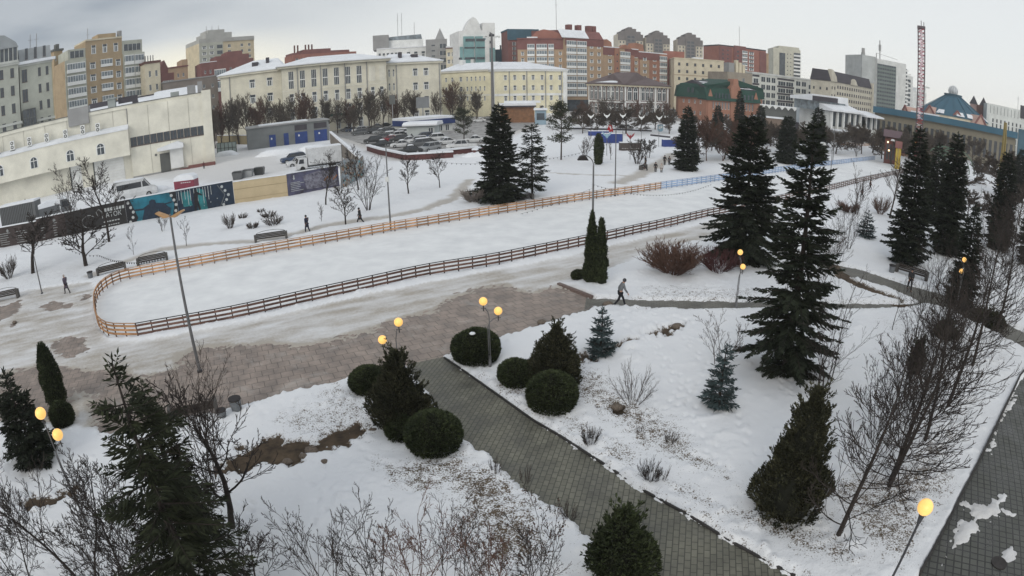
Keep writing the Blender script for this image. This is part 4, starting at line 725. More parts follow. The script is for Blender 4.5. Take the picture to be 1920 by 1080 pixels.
# --- circus roof with the globe
def circus():
    c = At(1786, 205, 330); c.z = 0; rt = thing('circus', 'round building with a wide blue metal tent roof and a silver globe on top', 'building', c)
    ztop = At(1786, 180, 330).z; zb = At(1850, 226, 330).z-1.5; Rr = (At(1850, 222, 330)-At(1726, 205, 330)).length/2*1.12
    b = MB(); n = 32; rr = [Rr, Rr*.55, Rr*.2]; zz = [zb, zb+(ztop-zb)*.56, ztop]
    for k in range(n):
        a0, a1 = 2*PI*k/n, 2*PI*(k+1)/n
        for i in range(2): b.poly([(rr[i]*math.cos(a0), rr[i]*math.sin(a0), zz[i]), (rr[i]*math.cos(a1), rr[i]*math.sin(a1), zz[i]), (rr[i+1]*math.cos(a1), rr[i+1]*math.sin(a1), zz[i+1]), (rr[i+1]*math.cos(a0), rr[i+1]*math.sin(a0), zz[i+1])])
    rf = b.build('roof', BLUEROOF, rt)
    b = MB()
    for k in range(16): a = 2*PI*k/16+.1; b.beam((rr[0]*math.cos(a), rr[0]*math.sin(a), zz[0]+.25), (rr[1]*math.cos(a), rr[1]*math.sin(a), zz[1]+.25), .35, .3); b.beam((rr[1]*math.cos(a), rr[1]*math.sin(a), zz[1]+.25), (rr[2]*math.cos(a), rr[2]*math.sin(a), zz[2]+.25), .3, .3)
    b.build('roof_seams', BLUEROOF, rf)
    b = MB(); b.tube([(0, 0, -1), (0, 0, zb)], Rr*.97, 32); b.build('wall', BEIGE, rt)
    b = MB(); b.tube([(0, 0, ztop-1.2), (0, 0, ztop+.9)], [Rr*.21, Rr*.25], 24); b.build('roof_collar', DTEAL, rt)
    gr = (At(1797, 172, 330)-At(1779, 172, 330)).length/2; gz = At(1788, 171, 330).z
    b = MB(); b.sphere((0, 0, gz), gr, 20); b.tube([(0, 0, ztop), (0, 0, gz-gr*.8)], gr*.8, 12); g = b.build('globe', mat('globe_metal', (.42, .44, .46), .35, .2, .3), rt, True)
    b = MB()
    for k in range(6):
        a = PI*k/6; b.tube([(gr*1.02*math.cos(t)*math.cos(a), gr*1.02*math.cos(t)*math.sin(a), gz+gr*1.02*math.sin(t)) for t in [2*PI*j/24 for j in range(25)]], .14, 4)
    b.build('globe_ribs', WHITE, g)
    for px, py in ((1745, 205), (1794, 215), (1836, 222), (1700, 205)):
        q = At(px, py+6, 330-Rr*.86)-c; a = math.atan2(q.y, q.x); b = MB(); w_, h_ = 5, 6.0
        b.prism([(-w_, 0), (w_, 0), (0, h_)], -1, 8); o = b.build('dormer', M_('pink_gable', (.45, .30, .25)), rt); o.location = (q.x, q.y, q.z-3); o.rotation_euler.z = a+PI/2
        b = MB(); b.beam((-w_-.6, -1.3, -.4), (0, -1.3, h_+.5), .5, .8); b.beam((w_+.6, -1.3, -.4), (0, -1.3, h_+.5), .5, .8); b.build('dormer_trim', MAROON, o)
    b = MB()
    for a in (-2.2, -1.9, -1.1, -2.75): b.poly([(Rr*.98*math.cos(a), Rr*.98*math.sin(a), zb+.7), (Rr*.98*math.cos(a+.22), Rr*.98*math.sin(a+.22), zb+.7), (Rr*.86*math.cos(a+.2), Rr*.86*math.sin(a+.2), zb+(ztop-zb)*.18+.7), (Rr*.86*math.cos(a+.02), Rr*.86*math.sin(a+.02), zb+(ztop-zb)*.18+.7)])
    b.build('roof_snow', SNOWR, rt)
circus()
s = bld('arcade_building', 'long low building with a blue-green metal roof edge below the round blue roof', (1640, 214), 225, (1905, 256), 225, 12, M_('dull_ochre_wall', (.20, .18, .135)))
s.part('roof', BLUEROOF, lambda b: b.box(-.5, s.W+.5, -1.5, 12, s.H, s.H+2.2)); s.wins(.01, .99, 26, .15, .85, 1, .5, .8, 'brown'); s.part('roof_snow', SNOWR, lambda b: b.box(.25*s.W, .45*s.W, 0, 5, s.H+2.2, s.H+2.7)); s.close()
s = bld('office_building', 'pinkish brick block with two dark pointed turrets right of the globe', (1819, 194), 345, (1850, 199), 345, 16, M_('pink_brick', (.36, .24, .22)))
for u0, u1 in ((0, .42), (.6, 1.0)): s.part('turret', DSLATE, lambda b: b.prism([(u0*s.W-.5, s.H), (u1*s.W+.5, s.H), ((u0+u1)/2*s.W, s.H+4.6)], -.5, 6))
s.part('dark_attic', DKBR, lambda b: b.box(.4*s.W, s.W, -.3, -.01, s.H*.55, s.H)); s.wins(.45, .98, 3, .62, .8, 1, .4, .5, 'slot', y=-.3); s.close()
s = bld('office_building', 'pale grey office with tall narrow window strips at the right edge', (1851, 192), 330, (1935, 212), 335, 18, M_('pale_office', (.60, .62, .60)))
s.wins(.1, .8, 8, -.15, .72, 1, .35, .98, 'slot'); s.part('strip_glazing', WFR, lambda b: [b.box(s.W*(.1+.0875*i+.03), s.W*(.1+.0875*i+.055), -.2, -.07, s.H*(-.1+.12*j), s.H*(-.1+.12*j)+.5) for i in range(8) for j in range(7)])
s.wins(.04, .96, 12, .80, .97, 1, .1, .9, 'slot'); s.part('roof_sign', DSLATE, lambda b: b.box(.74*s.W, .84*s.W, -.5, 1, s.H*.84, s.H+2.5)); antenna(s, .7, 7); antenna(s, .92, 7); s.boxes('glass_bay', DTEAL, [(.72, 1.0, -.8, -.3, 0, .62)]); s.close()
# --- white modern restaurant building and its neighbours
s = bld('restaurant', 'white modern two storey building with tilted snowy roofs and dark glazing', (1556, 205), 205, (1640, 222), 222, 16, LGREY)
s.boxes('glazing', GLASS, [(.02, .98, -.2, -.01, .50, .98)]); s.part('pier', WHITE, lambda b: [b.box(u*s.W, u*s.W+.5, -1.2, -.21, s.H*.4, s.H) for u in (.0, .12, .25, .38, .5, .62, .75, .88, .985)])
s.part('roof_snow', SNOWR, lambda b: (b.prism([(-2.5, s.H+.2), (-2.5, s.H+.8), (6, s.H+2.8), (16, s.H+2.2), (16, s.H)], -.05*s.W, s.W*.62, axis='x'), b.prism([(-4, s.H-.5), (-4, s.H), (5, s.H+1.4), (16, s.H+1.2), (16, s.H-.2)], .64*s.W, 1.04*s.W, axis='x')))
s.part('terrace_snow', SNOWR, lambda b: b.box(-.02*s.W, .7*s.W, -5, -1.3, s.H*.38, s.H*.38+.4)); s.part('terrace', MGREY, lambda b: (b.box(-.02*s.W, .7*s.W, -5, -1.3, s.H*.34, s.H*.38), b.box(0, .98*s.W, -3, -.01, 0, s.H*.33)))
s.part('portal', WHITE, lambda b: (b.box(.28*s.W, .3*s.W, -6.5, -6, 0, s.H*.55), b.box(.5*s.W, .52*s.W, -6.5, -6, 0, s.H*.55), b.box(.26*s.W, .54*s.W, -6.8, -5.1, s.H*.55, s.H*.60))); s.part('portal_glass', GLASS, lambda b: b.box(.31*s.W, .49*s.W, -6.1, -5.2, 0, s.H*.54))
s.part('upper_roof', SNOWR, lambda b: b.prism([(4, s.H+3), (4, s.H+5.2), (16, s.H+4.0), (16, s.H+3)], -.2*s.W, .55*s.W, axis='x')); s.part('upper_fascia', DSLATE, lambda b: b.box(-.2*s.W, .3*s.W, 3.4, 3.99, s.H+3.0, s.H+4.6)); s.part('upper_wall', GLASS2, lambda b: b.box(-.15*s.W, .5*s.W, 4.2, 15, s.H-.1, s.H+3)); s.close()
s = bld('storage_shed', 'flat pale grey shed with snow on its roof left of the white modern building', (1494, 186), 232, (1556, 193), 222, 12, M_('blue_grey_cladding', (.42, .46, .49)))
s.part('roof_snow', SNOWR, lambda b: (b.box(-.3, s.W+.3, -.3, 12, s.H, s.H+.6), b.box(.15*s.W, .6*s.W, 3, 8, s.H+.6, s.H+1.5))); s.part('base', DSLATE, lambda b: b.box(0, s.W, -.3, -.01, 0, s.H*.3)); s.close()
s = bld('terrace_cafe', 'dark low cafe with pointed white awnings before the concrete grid office', (1425, 200), 250, (1496, 201), 250, 8, DGREY)
s.part('awning', WHITE, lambda b: [b.prism([(s.W*i/6, s.H+.4), (s.W*(i+1)/6, s.H+.4), (s.W*(i+.5)/6, s.H-1.2)], -1.5, -1.2) for i in range(6)]); s.part('roof_snow', SNOWR, lambda b: b.box(0, s.W, 0, 8, s.H, s.H+.4)); s.close()
for (xa, ya, xb, yb, d, lb) in ((1412, 220, 1468, 222, 208, 'low brown wall with a snow cap below the cafe awnings'),):
    s = bld('low_hut', lb, (xa, ya), d, (xb, yb), d, 4, M_('brown_board', (.20, .15, .12)), cat='hut'); s.part('roof_snow', SNOWR, lambda b: b.box(-.3, s.W+.3, -.4, 4.2, s.H, s.H+.45)); s.close()
s = bld('market_hut', 'maroon-roofed wooden hut with warm lamps left of the ride tower', (1660, 256), 150, (1688, 259), 150, 4, M_('red_board', (.13, .055, .048)), cat='hut')
s.part('roof', M_('mauve_roof', (.13, .09, .10)), lambda b: b.prism([(-1, s.H), (2.5, s.H+1.6), (6, s.H)], -.5, s.W+.5, axis='x')); [s.part('hut_lamp', mat('warm_bulb', (1, .72, .4), .4, .02, 1, emit=2.2), lambda b: b.sphere((u*s.W, -.4, s.H*v), .22, 8)) for u, v in ((.2, .8), (.3, .5))]; s.wins(.1, .9, 4, .1, .8, 1, .6, .8, 'brown'); s.close()
s = bld('market_hut', 'yellow painted play hut beside the maroon-roofed hut', (1680, 277), 140, (1690, 279), 140, 3, mat('yellow_paint', (.45, .32, .05), .6), cat='hut'); s.part('roof', MAROON, lambda b: b.prism([(-.4, s.H), (1.5, s.H+1.5), (3.4, s.H)], -.2, s.W+.2, axis='x')); s.close()
# --- substation
a, b_ = G(466, 283), G(618, 264)
s = Bld('substation', 'flat-roofed grey utility building with blue steel doors', a, b_, 12, topz(a, 462, 243), M_('utility_grey', (.19, .20, .20)))
def up(px): return (px-466)/(618-466)
s.part('roof', MGREY, lambda b: b.box(-.3, s.W+.3, -.4, 12.3, s.H, s.H+.35)); s.part('roof_snow', SNOWR, lambda b: b.box(.15*s.W, .75*s.W, 1, 7, s.H+.35, s.H+.65))
BLUED = mat('blue_steel', (.025, .055, .20), .55, .15, .8)
for (x0, x1, h_) in ((506, 518, .60), (533, 542, .60), (554, 577, .58), (590, 614, .58)): s.part('steel_door', BLUED, lambda b: b.box(up(x0)*s.W, up(x1)*s.W, -.1, -.01, .1, h_*s.H))
for (x0, x1) in ((554, 577), (590, 614)): s.part('louvre', DSLATE, lambda b: b.box(up(x0)*s.W, up(x1)*s.W, -.1, -.01, .66*s.H, .92*s.H))
s.part('warning_sign', WHITE, lambda b: [b.box(up(x)*s.W, up(x)*s.W+.4, -.16, -.11, s.H*.38, s.H*.38+.5) for x in (509, 560, 598)]); s.close()
a, b_ = G(408, 289), G(444, 286)
s = Bld('steel_gate', 'pale green sheet steel gate between the cream warehouse and the grey utility building', a, b_, .15, 3.0, M_('pale_green_steel', (.40, .47, .46)), cat='gate')
s.part('gate_frame', DGREY, lambda b: [b.box(u*s.W-.08, u*s.W+.08, -.1, -.01, 0, 3.1) for u in (0, .2, .4, .6, .8, 1)]+[b.box(0, s.W, -.12, -.01, z, z+.12) for z in (0, 1.5, 3.0)]); s.close()
a, b_ = G(408, 270), G(466, 272); s = Bld('yard_wall', 'low yellowish yard wall behind the pale green gate', a, b_, .4, 3.0, M_('yard_wall_plaster', (.30, .25, .15)), cat='wall'); s.part('coping_snow', SNOWR, lambda b: b.box(0, s.W, -.1, .5, 3.0, 3.2)); s.close()
a, b_ = G(620, 270), G(672, 330); s = Bld('board_fence', 'weathered grey plank fence with snow beside the box truck', a, b_, .2, 3.0, M_('grey_board', (.26, .23, .20)), cat='fence'); s.part('plank', M_('grey_board_dark', (.20, .18, .16)), lambda b: [b.box(s.W*i/26, s.W*i/26+.35, -.08, -.01, 0, 3.05) for i in range(26)]); s.part('coping_snow', SNOWR, lambda b: b.box(0, s.W, -.2, .4, 3.06, 3.4)); s.close()
# --- pavilion, kiosk and timber stall by the car park
s = bld('pavilion', 'low pavilion with a blue fascia and a thick snowy roof behind the parked cars', (768, 223), 168, (848, 224), 176, 9, LGREY); s.part('fascia', BLUE, lambda b: b.box(-.5, s.W+.5, -.8, 9, s.H-1.6, s.H)); s.part('roof_snow', SNOWR, lambda b: b.box(-.4, s.W+.4, -.7, 9, s.H, s.H+.7)); s.wins(.3, .95, 4, .05, .5, 1, .6, .9, 'strip'); s.close()
s = bld('kiosk', 'small pale kiosk with a thick snow cap in front of the blue-fascia pavilion', (762, 235), 152, (815, 236), 150, 5, M_('kiosk_panel', (.50, .54, .54)), cat='kiosk'); s.part('roof_snow', SNOWR, lambda b: b.prism([(-1.2, s.H), (-1.2, s.H+.4), (0, s.H+.9), (5, s.H+.9), (6, s.H)], -.8, s.W+.8, axis='x')); s.wins(.75, .97, 1, .3, .85, 1, .8, .8, 'strip'); s.close()
s = bld('timber_stall', 'brown timber stall with snowy roof behind the tall spruce', (938, 197), 205, (1002, 199), 205, 8, mat('stained_timber', (.24, .12, .06), .7, .2, .8), cat='stall'); s.part('roof_snow', SNOWR, lambda b: (b.box(-.6, s.W+.6, -1, 8, s.H, s.H+.7), b.box(.1*s.W, 1.2*s.W, 6, 14, s.H+.7, s.H+1.3))); s.part('fascia', DSLATE, lambda b: b.box(-.6, s.W+.6, -1.1, -.9, s.H-.5, s.H)); s.close()
s = bld('kiosk', 'small blue and white kiosk right of the brown timber stall', (1003, 206), 190, (1024, 207), 190, 5, M_('kiosk_blue', (.28, .38, .46)), cat='kiosk'); s.part('roof_snow', SNOWR, lambda b: b.box(-.4, s.W+.4, -.8, 5, s.H, s.H+.5)); s.part('window', GLASS, lambda b: b.box(.15*s.W, .85*s.W, -.1, -.01, s.H*.35, s.H*.8)); s.close()
# roadside billboard
p = At(792, 182, 185); b = MB(); q = thing('billboard', 'blank grey billboard on a post in front of the yellow school', 'billboard', (p.x, p.y, 0), -.1)
b.box(-2.0, 2.0, -.15, .15, p.z-3.4, p.z); b.build('panel', M_('billboard_grey', (.20, .21, .22)), q); b = MB(); b.tube([(0, 0, 0), (0, 0, p.z-3.4)], .2, 8); b.build('post', MGREY, q)
p = At(735, 178, 178); q = thing('billboard', 'small dark signboard on a thin post left of the blank grey billboard', 'billboard', (p.x, p.y, 0), -.1)
b = MB(); b.box(-.9, .9, -.1, .1, p.z-2.8, p.z); b.build('panel', DGREY, q); b = MB(); b.tube([(0, 0, 0), (0, 0, p.z-2.8)], .12, 6); b.build('post', MGREY, q)

# --- retaining wall of the car park: red brick parapet with snow on top
REDW = mat('wine_red_plaster', (.12, .05, .048), .8, .15, .8)
def lowwall(label, pts, h_, th=.5):
    q = GP(pts); rt = thing('retaining_wall', label, 'wall', q[0]); b = MB(); b2 = MB()
    for a, c in zip(q, q[1:]):
        a, c = a-q[0], c-q[0]
        b.beam((a.x, a.y, h_/2-.2), (c.x, c.y, h_/2-.2), th, h_+.4); b2.beam((a.x, a.y, h_+.09), (c.x, c.y, h_+.09), th+.5, .26)
    b.build('wall', REDW, rt); b2.build('snow_cap', SNOWR, rt)
lowwall('wine red parapet wall bending round the near corner of the car park', [(690, 284), (715, 292), (763, 303), (800, 301), (850, 298)], 1.3)
lowwall('wine red parapet wall right of the bend, in front of the white pickup', [(806, 297), (850, 292), (902, 287)], 1.2)
lowwall('short sloping wine red wall beside the tall spruce', [(890, 297), (905, 288), (925, 286)], 1.5)

# --- ride tower
def ride_tower():
    base = At(1722, 262, 190); base.z = 0; zt = At(1718, 53, 190).z; w2 = (At(1726, 120, 190)-At(1713, 120, 190)).length/2*.94
    rt = thing('drop_tower', 'tall red and white lattice ride tower with a lit red and orange base', 'ride tower', base, -.65)
    REDP = mat('red_steel', (.33, .03, .05), .5, .1, 1); WHP = mat('white_steel', (.55, .53, .55), .5, .1, 1); DKP = mat('dark_steel', (.10, .08, .09), .5, .1, 1); YEL = mat('yellow_steel', (.55, .33, .04), .5, .15, 1)
    for sx, sy in ((-1, -1), (1, -1), (-1, 1), (1, 1)):
        b = MB(); b.beam((sx*w2, sy*w2, 0), (sx*w2, sy*w2, zt), .3, .3); b.build('mast_leg', DKP, rt)
    n = 34; b = MB(); b2 = MB()
    for i in range(n):
        z0, z1 = zt*i/n, zt*(i+1)/n
        for (p, q) in (((-1, -1), (1, -1)), ((1, -1), (1, 1)), ((1, 1), (-1, 1)), ((-1, 1), (-1, -1))):
            a, c = (p, q) if i % 2 else (q, p); (b if i % 3 else b2).beam((a[0]*w2, a[1]*w2, z0), (c[0]*w2, c[1]*w2, z1), .2, .2); b2.beam((a[0]*w2, a[1]*w2, z1), (c[0]*w2, c[1]*w2, z1), .14, .14)
    b.build('lattice', WHP, rt); b2.build('lattice', REDP, rt)
    b = MB(); r2 = random.Random(3)
    for i in range(40):
        z = zt*(.30+.68*i/40); x = r2.uniform(-.5, .1)*w2
        b.box(x-.35, x+r2.uniform(.2, .6), -w2-.5, -w2-.3, z, z+zt*.011)
    b.build('sign_lights', mat('pale_pink_sign', (.70, .50, .56), .5, .3, 2), rt)
    b = MB(); b.box(-w2*1.2, w2*1.2, -w2*1.2, w2*1.2, zt, zt+.8); b.box(-.1, .1, -.1, .1, zt+.8, zt+2.6); b.box(w2*.7, w2*.9, -.1, .1, zt+.8, zt+2.2); b.build('crown', DKP, rt)
    b = MB(); b.box(-w2*.9, w2*.9, -w2-.25, -w2-.15, 0, zt*.20); b.box(w2*.98, w2*1.2, -w2*.9, w2*.9, 0, zt*.20); b.build('base_panel', REDP, rt)
    b = MB(); z = zt*.11
    for k in range(12): a = 2*PI*k/12; b.beam((w2*1.3*math.cos(a), w2*1.3*math.sin(a), z), (w2*2.6*math.cos(a), w2*2.6*math.sin(a), z+1.5*math.sin(k*2.1)), .4, .6)
    b.build('gondola', YEL, rt)
ride_tower()
p = At(1733, 142, 420); q = thing('crane', 'thin pale lattice mast far behind the ride tower', 'crane', (p.x, p.y, 0)); b = MB(); b.tube([(0, 0, 0), (0, 0, p.z+4)], [1.2, .7], 4); b.build('mast', LGREY, q); b = MB(); b.box(-3, 5, -.5, .5, p.z-8, p.z-7); b.box(-2, 1, -1, 1, p.z-10.5, p.z-8); b.build('jib', LGREY, q)
# yellow pirate-swing mast, arches and small rides at the right
YELP = mat('dull_yellow_paint', (.22, .17, .06), .7)
p = At(1885, 238, 150); q = thing('swing_ride', 'yellow steel ride frame standing behind the dark trees at right', 'ride', (p.x, p.y, 0), .3); b = MB()
for sx in (-1, 1): b.beam((sx*1.5, 0, 0), (sx*.2, 0, p.z+1), .5, .5)
b.build('frame', YELP, q); b = MB(); b.box(-.8, .8, -.5, .5, p.z*.3, p.z*.5); b.build('car', mat('orange_paint', (.5, .16, .04), .6), q)
for (px, py, lb) in ((1775, 255, 'dark green ride arch left of the others behind the trees'), (1795, 258, 'dark green ride arch right of the others behind the trees')):
    p = At(px, 240, 150); p.z = 0; q = thing('ride_arch', lb, 'ride', p, -.6, 'green ride arches behind the trees'); b = MB()
    for k in range(3): r_ = 5.5-1.1*k; b.tube([(r_*math.cos(t), k*1.2, 1+r_*math.sin(t)) for t in [PI*j/16 for j in range(17)]], .14, 5)
    b.build('hoop', mat('green_paint_dull', (.10, .16, .11), .6), q)
p = G(1683, 290); q = thing('round_tent', 'small round dark red tent with a snowy patch behind the far rink fence', 'tent', p); b = MB(); b.sphere((0, 0, .6), 2.4, 16, sz=.9); b.build('cover', mat('dark_red_canvas', (.07, .015, .025), .7), q, True); b = MB(); b.sphere((.3, -2.0, 1.9), .5, 8, sz=.35); b.build('snow_patch', SNOWR, q, True)
# ------------------------------------------------------------------ rink fences
WOODN = mat('varnished_board', (.46, .25, .125), .55, .25, 1.2, island=.25); WOODD = mat('dark_board', (.15, .085, .065), .6, .25, 1.2, island=.25)
BLK = mat('black_steel', (.025, .022, .022), .6, .1, 2); RAILB = mat('blue_board', (.30, .42, .62), .6, .15, 1, island=.15); POSTB = mat('blue_post', (.16, .24, .42), .6, .1, 2); BRP = mat('brown_post', (.14, .08, .05), .6, .1, 2)
def resample(q, step):
    q = [Vector((p.x, p.y, 0)) for p in q]; Ls = [(b-a).length for a, b in zip(q, q[1:])]; T = sum(Ls); n = max(1, round(T/step)); o = []
    for i in range(n+1):
        t = T*i/n; k = 0
        while k < len(Ls)-1 and t > Ls[k]: t -= Ls[k]; k += 1
        o.append(q[k].lerp(q[k+1], min(1, t/Ls[k])))
    return o
def rail_fence(label, pts, step, h_, post, board, side, smooth=0, pw=.07, nb=3):
    q = resample(GP(pts), step)
    for _ in range(smooth): q = [q[0]]+[(a+b*2+c)/4 for a, b, c in zip(q, q[1:], q[2:])]+[q[-1]]
    rt = thing('rink_fence', label, 'fence', q[0]); o = q[0]; q = [p-o for p in q]
    pm = MB(); pm.box(-pw/2, pw/2, -pw/2, pw/2, -.08, h_); pd_ = pm.data('post', post); ex = MB(); r2 = random.Random(1)
    near = sorted(range(len(q)), key=lambda i: (q[i]+o).length)[:98]; near = set(near)
    for i, p in enumerate(q):
        d = q[min(i+1, len(q)-1)]-q[max(i-1, 0)]; a = math.atan2(d.y, d.x)
        if i in near: put('post', pd_, rt, (p.x, p.y, 0), a)
        else: ex.beam((p.x, p.y, -.05), (p.x, p.y, h_), pw, pw)
    if ex.v: tag(ex.build('distant_posts', post, rt), kind='stuff')
    for k in range(nb):
        b = MB(); z = .16+k*(h_-.16)/nb+.06; bh = (h_-.16)/nb*.52
        for p, c in zip(q, q[1:]):
            n_ = (c-p).cross(Vector((0, 0, 1))).normalized()*side*(pw/2+.016); dz = r2.uniform(-.012, .012)
            b.beam((p.x+n_.x, p.y+n_.y, z+bh/2+dz), (c.x+n_.x, c.y+n_.y, z+bh/2+dz), .028, bh)
        b.build('board', board, rt)
    b = MB()
    for p, c in zip(q, q[1:]): b.beam((p.x, p.y, h_+.02), (c.x, c.y, h_+.02), .09, .035)
    b.build('top_rail', post if board is not WOODN else WOODN, rt)
rail_fence('dark brown board fence with black posts along the near side of the skating rink', NEARP, 1.08, .97, BLK, WOODD, 1, 3)
rail_fence('varnished board fence curving round the left end of the skating rink', CURV, .95, .97, BRP, WOODN, 1, 1)
rail_fence('orange-brown board fence along the far side of the skating rink', FARB, 1.12, .97, BRP, WOODN, 1, 3)
rail_fence('pale blue board fence continuing along the far side of the skating rink', FARBL, 1.12, .97, POSTB, RAILB, 1, 2)
rail_fence('brown board fence of the far rink bend beside the round tent', [(1650,283),(1672,289),(1700,296),(1740,309)], 1.2, .97, BRP, WOODN, 1)
rail_fence('brown board fence zigzagging behind the far end of the rink', [(1575,272),(1620,275),(1660,272),(1640,262),(1655,262),(1685,277),(1710,287)], 1.2, .97, BRP, WOODN, 1)
# ------------------------------------------------------------------ hoarding along the street
HB = [(-60,478),(0,468),(75,456),(168,436),(240,421),(262,418),(336,404),(441,384),(541,370),(637,352),(652,357),(682,336)]
def hoarding():
    def bm_(name, cols):      # murals drawn as coloured relief on real panels
        return mat(name, cols[0], .7, .3, cols[2] if len(cols) > 2 else .9, col2=cols[1])
    D1 = mat('black_banner', (.028, .026, .026), .55, .2, .8); D2 = mat('brown_black_banner', (.045, .032, .030), .6, .3, .5)
    TE = mat('teal_banner', (.02, .17, .24), .55, .2, .55, col2=(.01, .06, .09)); PL = mat('beige_panel', (.50, .405, .26), .75, .06, .6)
    PU = mat('dusk_banner', (.10, .10, .17), .6, .3, .8, col2=(.045, .04, .05)); MO = mat('winter_city_banner', (.22, .30, .36), .6, .3, .9, col2=(.26, .15, .06)); GN = mat('grey_green_mural', (.10, .13, .12), .6, .3, .6, col2=(.03, .04, .035))
    LW = mat('banner_white', (.48, .50, .50), .6, .15, 2); LG = mat('banner_grey', (.25, .26, .26), .6, .2, 2); LT = mat('banner_cyan', (.10, .38, .42), .6, .2, 1); BK = mat('banner_black', (.02, .02, .024), .6, .2, 2); OR = mat('banner_orange', (.5, .22, .08), .6, .2, 2); SN = mat('banner_navy', (.02, .035, .06), .6, .2, 2)
    segs = [((-60,478),(75,456),2.9,D2,'text','dark brown banner hoarding panel at the far left edge behind bare trees'), ((75,456),(128,445),3.2,D2,'text2','dark banner panel with rows of small white text between two bare trees'), ((128,445),(240,421),3.2,D1,'word','black banner panel with large white lettering left of the teal mural'),
            ((240,421),(336,404),3.2,TE,'skate','teal mural panel with dark swirling lines and white round marks'), ((336,404),(441,384),3.2,SN,'rain','dark mural panel with vertical light strokes and a black figure'),
            ((441,384),(541,370),3.0,PL,'plain','plain beige board panel with a snow cap right of the murals'), ((541,370),(637,352),3.1,PU,'event','dark violet banner panel with small white text and night city picture')]
    for (pa, pb, h_, m, kind, lb) in segs:
        a, b_ = G(*pa), G(*pb); d = b_-a; W = d.length; rt = thing('hoarding_panel', lb, 'hoarding', a, math.atan2(d.y, d.x), 'hoarding panels along the yard')
        b = MB(); b.box(0, W-.03, 0, .12, -.2, h_); b.build('panel', m, rt)
        b = MB(); b.box(0, W-.03, -.06, .3, h_+.01, h_+.13); b.build('snow_cap', SNOWR, rt)
        X = lambda u: u*W
        def P_(name, mm, fn): q = MB(); fn(q); q.build(name, mm, rt)
        y0, y1 = -.025, -.003; r2 = random.Random(hash(kind) % 97 if False else len(kind)*7+int(W))
        def disc(q, x, z, r_, n=14, yy=(y0, y1)): q.prism([(x+r_*math.cos(2*PI*i/n), z+r_*math.sin(2*PI*i/n)) for i in range(n)], yy[0], yy[1])
        def line(q, pts, w_): [q.beam((p[0], y0, p[1]), (c[0], y0, c[1]), .02, w_) for p, c in zip(pts, pts[1:])]
        if kind in ('text', 'text2'):
            P_('lettering', LG, lambda q: [q.box(X(u0), X(u0)+r2.uniform(.5, .9)*W*.18, y0, y1, h_*(.18+.1*j), h_*(.18+.1*j)+.09) for u0 in ((.12, .55) if kind == 'text2' else (.2, .5, .72)) for j in range(6)])
            P_('emblem', LG, lambda q: (disc(q, X(.62), h_*.8, .22), q.box(X(.2), X(.24), y0, y1, h_*.7, h_*.9)))
        if kind == 'word':
            fc = bpy.data.curves.new('lettering', 'FONT'); fc.body = 'КАТОК'; fc.size = .85; fc.extrude = .01; fc.materials.append(LW)
            o = bpy.data.objects.new('lettering', fc); COL.objects.link(o); bpy.context.view_layer.update(); me_ = bpy.data.meshes.new_from_object(o); bpy.data.objects.remove(o); o = put('lettering', me_, rt); o.location = (X(.60), -.03, h_*.46); o.rotation_euler = (PI/2, 0, 0)
            P_('small_print', LW, lambda q: [q.box(X(.66)+i*.42, X(.66)+i*.42+.3, y0, y1, h_*.70, h_*.70+.42) for i in range(7)]+[q.box(X(.58)+i*.33, X(.58)+i*.33+.22, y0, y1, h_*.12, h_*.12+.12) for i in range(8)]+[q.box(X(.62)+i*.4, X(.62)+i*.4+.28, y0, y1, h_*.27, h_*.27+.14) for i in range(6)])
            P_('skater_sketch', LG, lambda q: (line(q, [(X(.38)+1.0*math.cos(t), h_*.45+.8*math.sin(t)) for t in [PI*(.2+i*.16) for i in range(9)]], .10), line(q, [(X(.55), h_*.55), (X(.52), h_*.75), (X(.57), h_*.85), (X(.62), h_*.7)], .1), line(q, [(X(.36), h_*.15), (X(.42), h_*.1), (X(.48), h_*.16)], .08)))
            P_('seam', LG, lambda q: (q.box(X(.985), X(.992), y0, y1, 0, h_), q.box(X(.33), X(.337), y0, y1, 0, h_)))
        if kind == 'skate':
            P_('dark_ground', BK, lambda q: (q.prism([(0, 0), (X(.16), 0), (X(.22), h_*.2), (X(.14), h_*.7), (X(.10), h_), (0, h_)], y0, y1), q.prism([(X(.88), 0), (W-.05, 0), (W-.05, h_), (X(.86), h_), (X(.94), h_*.5)], y0, y1)))
            P_('dark_figure', SN, lambda q: (q.prism([(X(.28), 0), (X(.82), 0), (X(.86), h_*.35), (X(.74), h_*.62), (X(.60), h_*.66), (X(.58), h_*.80), (X(.52), h_*.84), (X(.47), h_*.78), (X(.46), h_*.62), (X(.36), h_*.48)], y0-.02, y0-.001),))
            P_('swirl', LT, lambda q: [line(q, [(X(.20+.07*j), h_*.10), (X(.30+.08*j), h_*.04+.05*j), (X(.38+.06*j), h_*.24), (X(.42+.05*j), h_*.42)], .05) for j in range(5)])
            P_('arms', SN, lambda q: (line(q, [(X(.15), h_*.52), (X(.34), h_*.50), (X(.46), h_*.64)], .22), line(q, [(X(.62), h_*.64), (X(.74), h_*.56), (X(.9), h_*.60)], .16)))
            P_('round_marks', LW, lambda q: [disc(q, X(u), h_*v, .20, yy=(y0-.03, y0-.002)) for u, v in ((.06, .86), (.10, .66), (.14, .46), (.12, .25), (.06, .08), (.90, .86), (.94, .66), (.97, .46), (.95, .22))])
